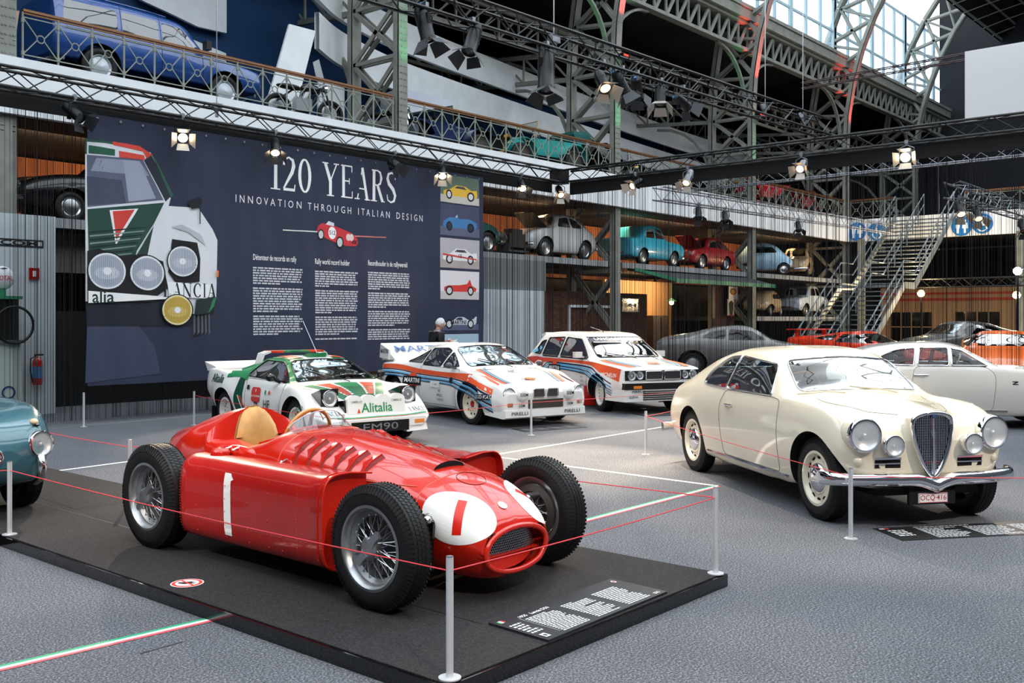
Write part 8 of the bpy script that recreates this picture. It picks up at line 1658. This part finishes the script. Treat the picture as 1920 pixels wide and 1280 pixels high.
for (px, py, w, h, c1, c2, lb) in ((1374, 549, .9, .62, '#e8e6e2', '#c8341f', 'white sign with red oval beside the brick pier'), (1370, 576, .62, .8, '#e2e0da', '#1d1d1f', 'white sign with dark figure below the red oval sign')):
    p = WY(px, py, 18.4); s_ = thing('enamel_sign', lb, 'sign', (p.x, 18.4, p.z)); MB().box((0, 0, 0), (w*.8, .04, h*.8)).build('plate', pm(c1, .4), s_); pr = Print(); pr.poly(ell(0, h*.08 if w > .8 else h*.12, w*.3, h*.2, 24), c2)
    if w > .8: pr.poly(ell(0, h*.08, w*.22, h*.13, 24), '#e9b63a')
    else: pr.poly(rpoly([(-.12, -.3), (.12, -.3), (.16, 0), (-.16, 0)], .04), '#1d1d1f').poly(rect(-.2, -.33, .2, -.28), '#c8341f')
    pr.build('sign_picture', s_, lambda a, b, o: Vector((a, -.022-o, b)), .002, .002)
# ---- far end: stairs, posts, toilet signs, lit kiosk
stair = thing('steel_staircase', 'grey steel staircase rising to the far gallery behind the curtain', 'staircase', (44.6, 14.5, 0)); stl = mat('stair_steel', '#8d9496', .45, .5); n = 34; run = 9.4; H = 6.2
trd = MB(); ofs = 0
def sp(k): z = H*(1-k/n); x = -run*k/n-(1.2 if k > n*.52 else 0); return x, z
for k in range(n): x, z = sp(k+1); trd.box((x, 0, z), (.30, 2.4, .04))
trd.box((-run*.52-.5, 0, H*(1-.52)), (1.3, 2.4, .05)).build('treads', mat('tread_plate', '#7c8385', .5, .4), stair)
for y in (-1.24, 1.24):
    s_ = MB(); pts = [sp(k) for k in (0, n*.52-.01)]+[sp(n*.52+.02), sp(n)]
    for a, b in zip(pts, pts[1:]): s_.bar((a[0], y, a[1]), (b[0], y, b[1]), .05, .26, up=(0, 0, 1))
    s_.build('stringer', stl, stair)
for y in (-1.24, 0, 1.24):
    r = MB(); pts = [sp(0), sp(n*.52-.01), sp(n*.52+.02), sp(n)]
    for dz in (.95, .5): r.tube([(a, y, b+dz) for a, b in pts], .028, 6)
    for k in np.linspace(0, n, 14): x, z = sp(min(k, n)); r.cyl((x, y, z), (x, y, z+.95), .024, 6)
    r.build('handrail', stl, stair)
for Y, lb in ((10.6, 'slender grey post right of the staircase under the far gallery'), (17.2, 'slender grey post left of the staircase under the far gallery'), (5.2, 'slender grey post at the right edge under the far gallery')): tag(MB().box((44.4, Y, 2.65), (.26, .26, 5.3)).box((44.4, Y, .1), (.5, .5, .2)).build('gallery_post', iron), lb, 'post')
def disc(px, py, kindp, lb):
    p = WX(px, py, 44.66); t = thing('toilet_sign', lb, 'sign', (44.66, p.y, p.z), -PI/2, 'round blue signs on the far fascia'); MB().cyl((0, .0, 0), (0, -.03, 0), .42, 28).build('disc', mat('sign_blue', '#1c6fb3', .4), t, 40); pr = Print()
    if kindp: 
        for s2 in (-.15, .15): pr.poly(ell(s2, .22, .055, .055, 14), '#e9eef2').poly(rpoly([(s2-.1, .14), (s2+.1, .14), (s2+(.07 if s2 < 0 else .12), -.1), (s2+.05, -.1), (s2+.05, -.3), (s2-.05, -.3), (s2-.05, -.1), (s2-(.07 if s2 < 0 else .12), -.1)], .02), '#e9eef2')
    else:
        pr.poly(ell(0, .24, .055, .055, 14), '#e9eef2').poly(rpoly([(-.05, .16), (.04, .16), (.04, -.02), (.18, -.02), (.22, -.24), (.15, -.24), (.12, -.09), (-.05, -.09)], .02), '#e9eef2'); pr.vf(([q for a in np.linspace(2.2, 5.6, 16) for q in ((.0+.22*math.cos(a), -.12+.22*math.sin(a)), (.0+.17*math.cos(a), -.12+.17*math.sin(a)))], [(2*i, 2*i+1, 2*i+3, 2*i+2) for i in range(15)]), '#e9eef2')
    pr.build('pictogram', t, lambda a, b, o: Vector((a, -.03-o, b)), .003, .002)
disc(1607, 434, 1, 'blue toilet sign left of the stair head'); disc(1645, 434, 0, 'blue wheelchair sign left of the stair head'); disc(1803, 424, 1, 'blue toilet sign right of the stair head'); disc(1842, 419, 0, 'blue wheelchair sign right of the stair head')
ks = thing('kiosk_front', 'warmly lit shop front with striped band under the far gallery at right', 'shop front', (49.0, 10.5, 0)); MB().box((0, 0, 1.6), (.1, 15, 3.2)).build('front_wall', mat('shop_tan_wall', '#a88460', .75), ks); MB().box((-.08, 0, 2.62), (.06, 15, .12)).box((-.08, 0, 2.9), (.06, 15, .1)).build('red_stripe', mat('shop_red', '#a83226', .6), ks)
for k in range(5):
    y = -6+3*k; wdw = MB().box((-.07, y, 1.3), (.04, 2.0, 1.5)).build('shop_window', mat('shop_glass_dark', '#1a1612', .1, coat=.6), ks); mu = MB()
    for j in range(5): mu.box((-.1, y-1+.5*j, 1.3), (.04, .05, 1.5))
    for z in (.56, 1.3, 2.04): mu.box((-.1, y, z), (.04, 2.0, .05))
    mu.build('glazing_bars', mat('shop_tan_wall', '#a88460'), wdw)
for px, py, X, e, lb, cc in ((1727, 550, 43, 500, 'warm wall lamp right of the staircase', '#ffce80'), (1906, 553, 42, 500, 'warm wall lamp at the right edge', '#ffce80'), (1908, 508, 40, 160, 'dazzling white lamp at the right edge', '#f4faff')):
    p = WX(px, py, X); l_ = thing('street_lamp', lb, 'lamp', p); MB().ball((0, 0, 0), .15, 14).build('bulb', mat('bulb_'+cc.strip('#'), cc, .4, emit=(cc, 16. if 'warm' in lb else 40.)), l_, 60); MB().cyl((0, 0, -.12), (0, 0, -p.z), .035, 8).lathe([(.05, .12), (.2, .06)], (0, 0, 0), (0, 0, 1), 12).build('lamp_post', gloss_black, l_)
    q = bpy.data.lights.new('street_lamp_light', 'POINT'); q.energy = e; q.color = (1, .72, .4) if 'warm' in lb else (.95, .98, 1); q.shadow_soft_size = .15; qo = bpy.data.objects.new('street_lamp_light', q); C.objects.link(qo); qo.location = p+Vector((-.3, 0, 0))
st(MB().box((52.5, 6, 2.6), (.1, 40, 5.2)).build('wall_far_low', near_black))
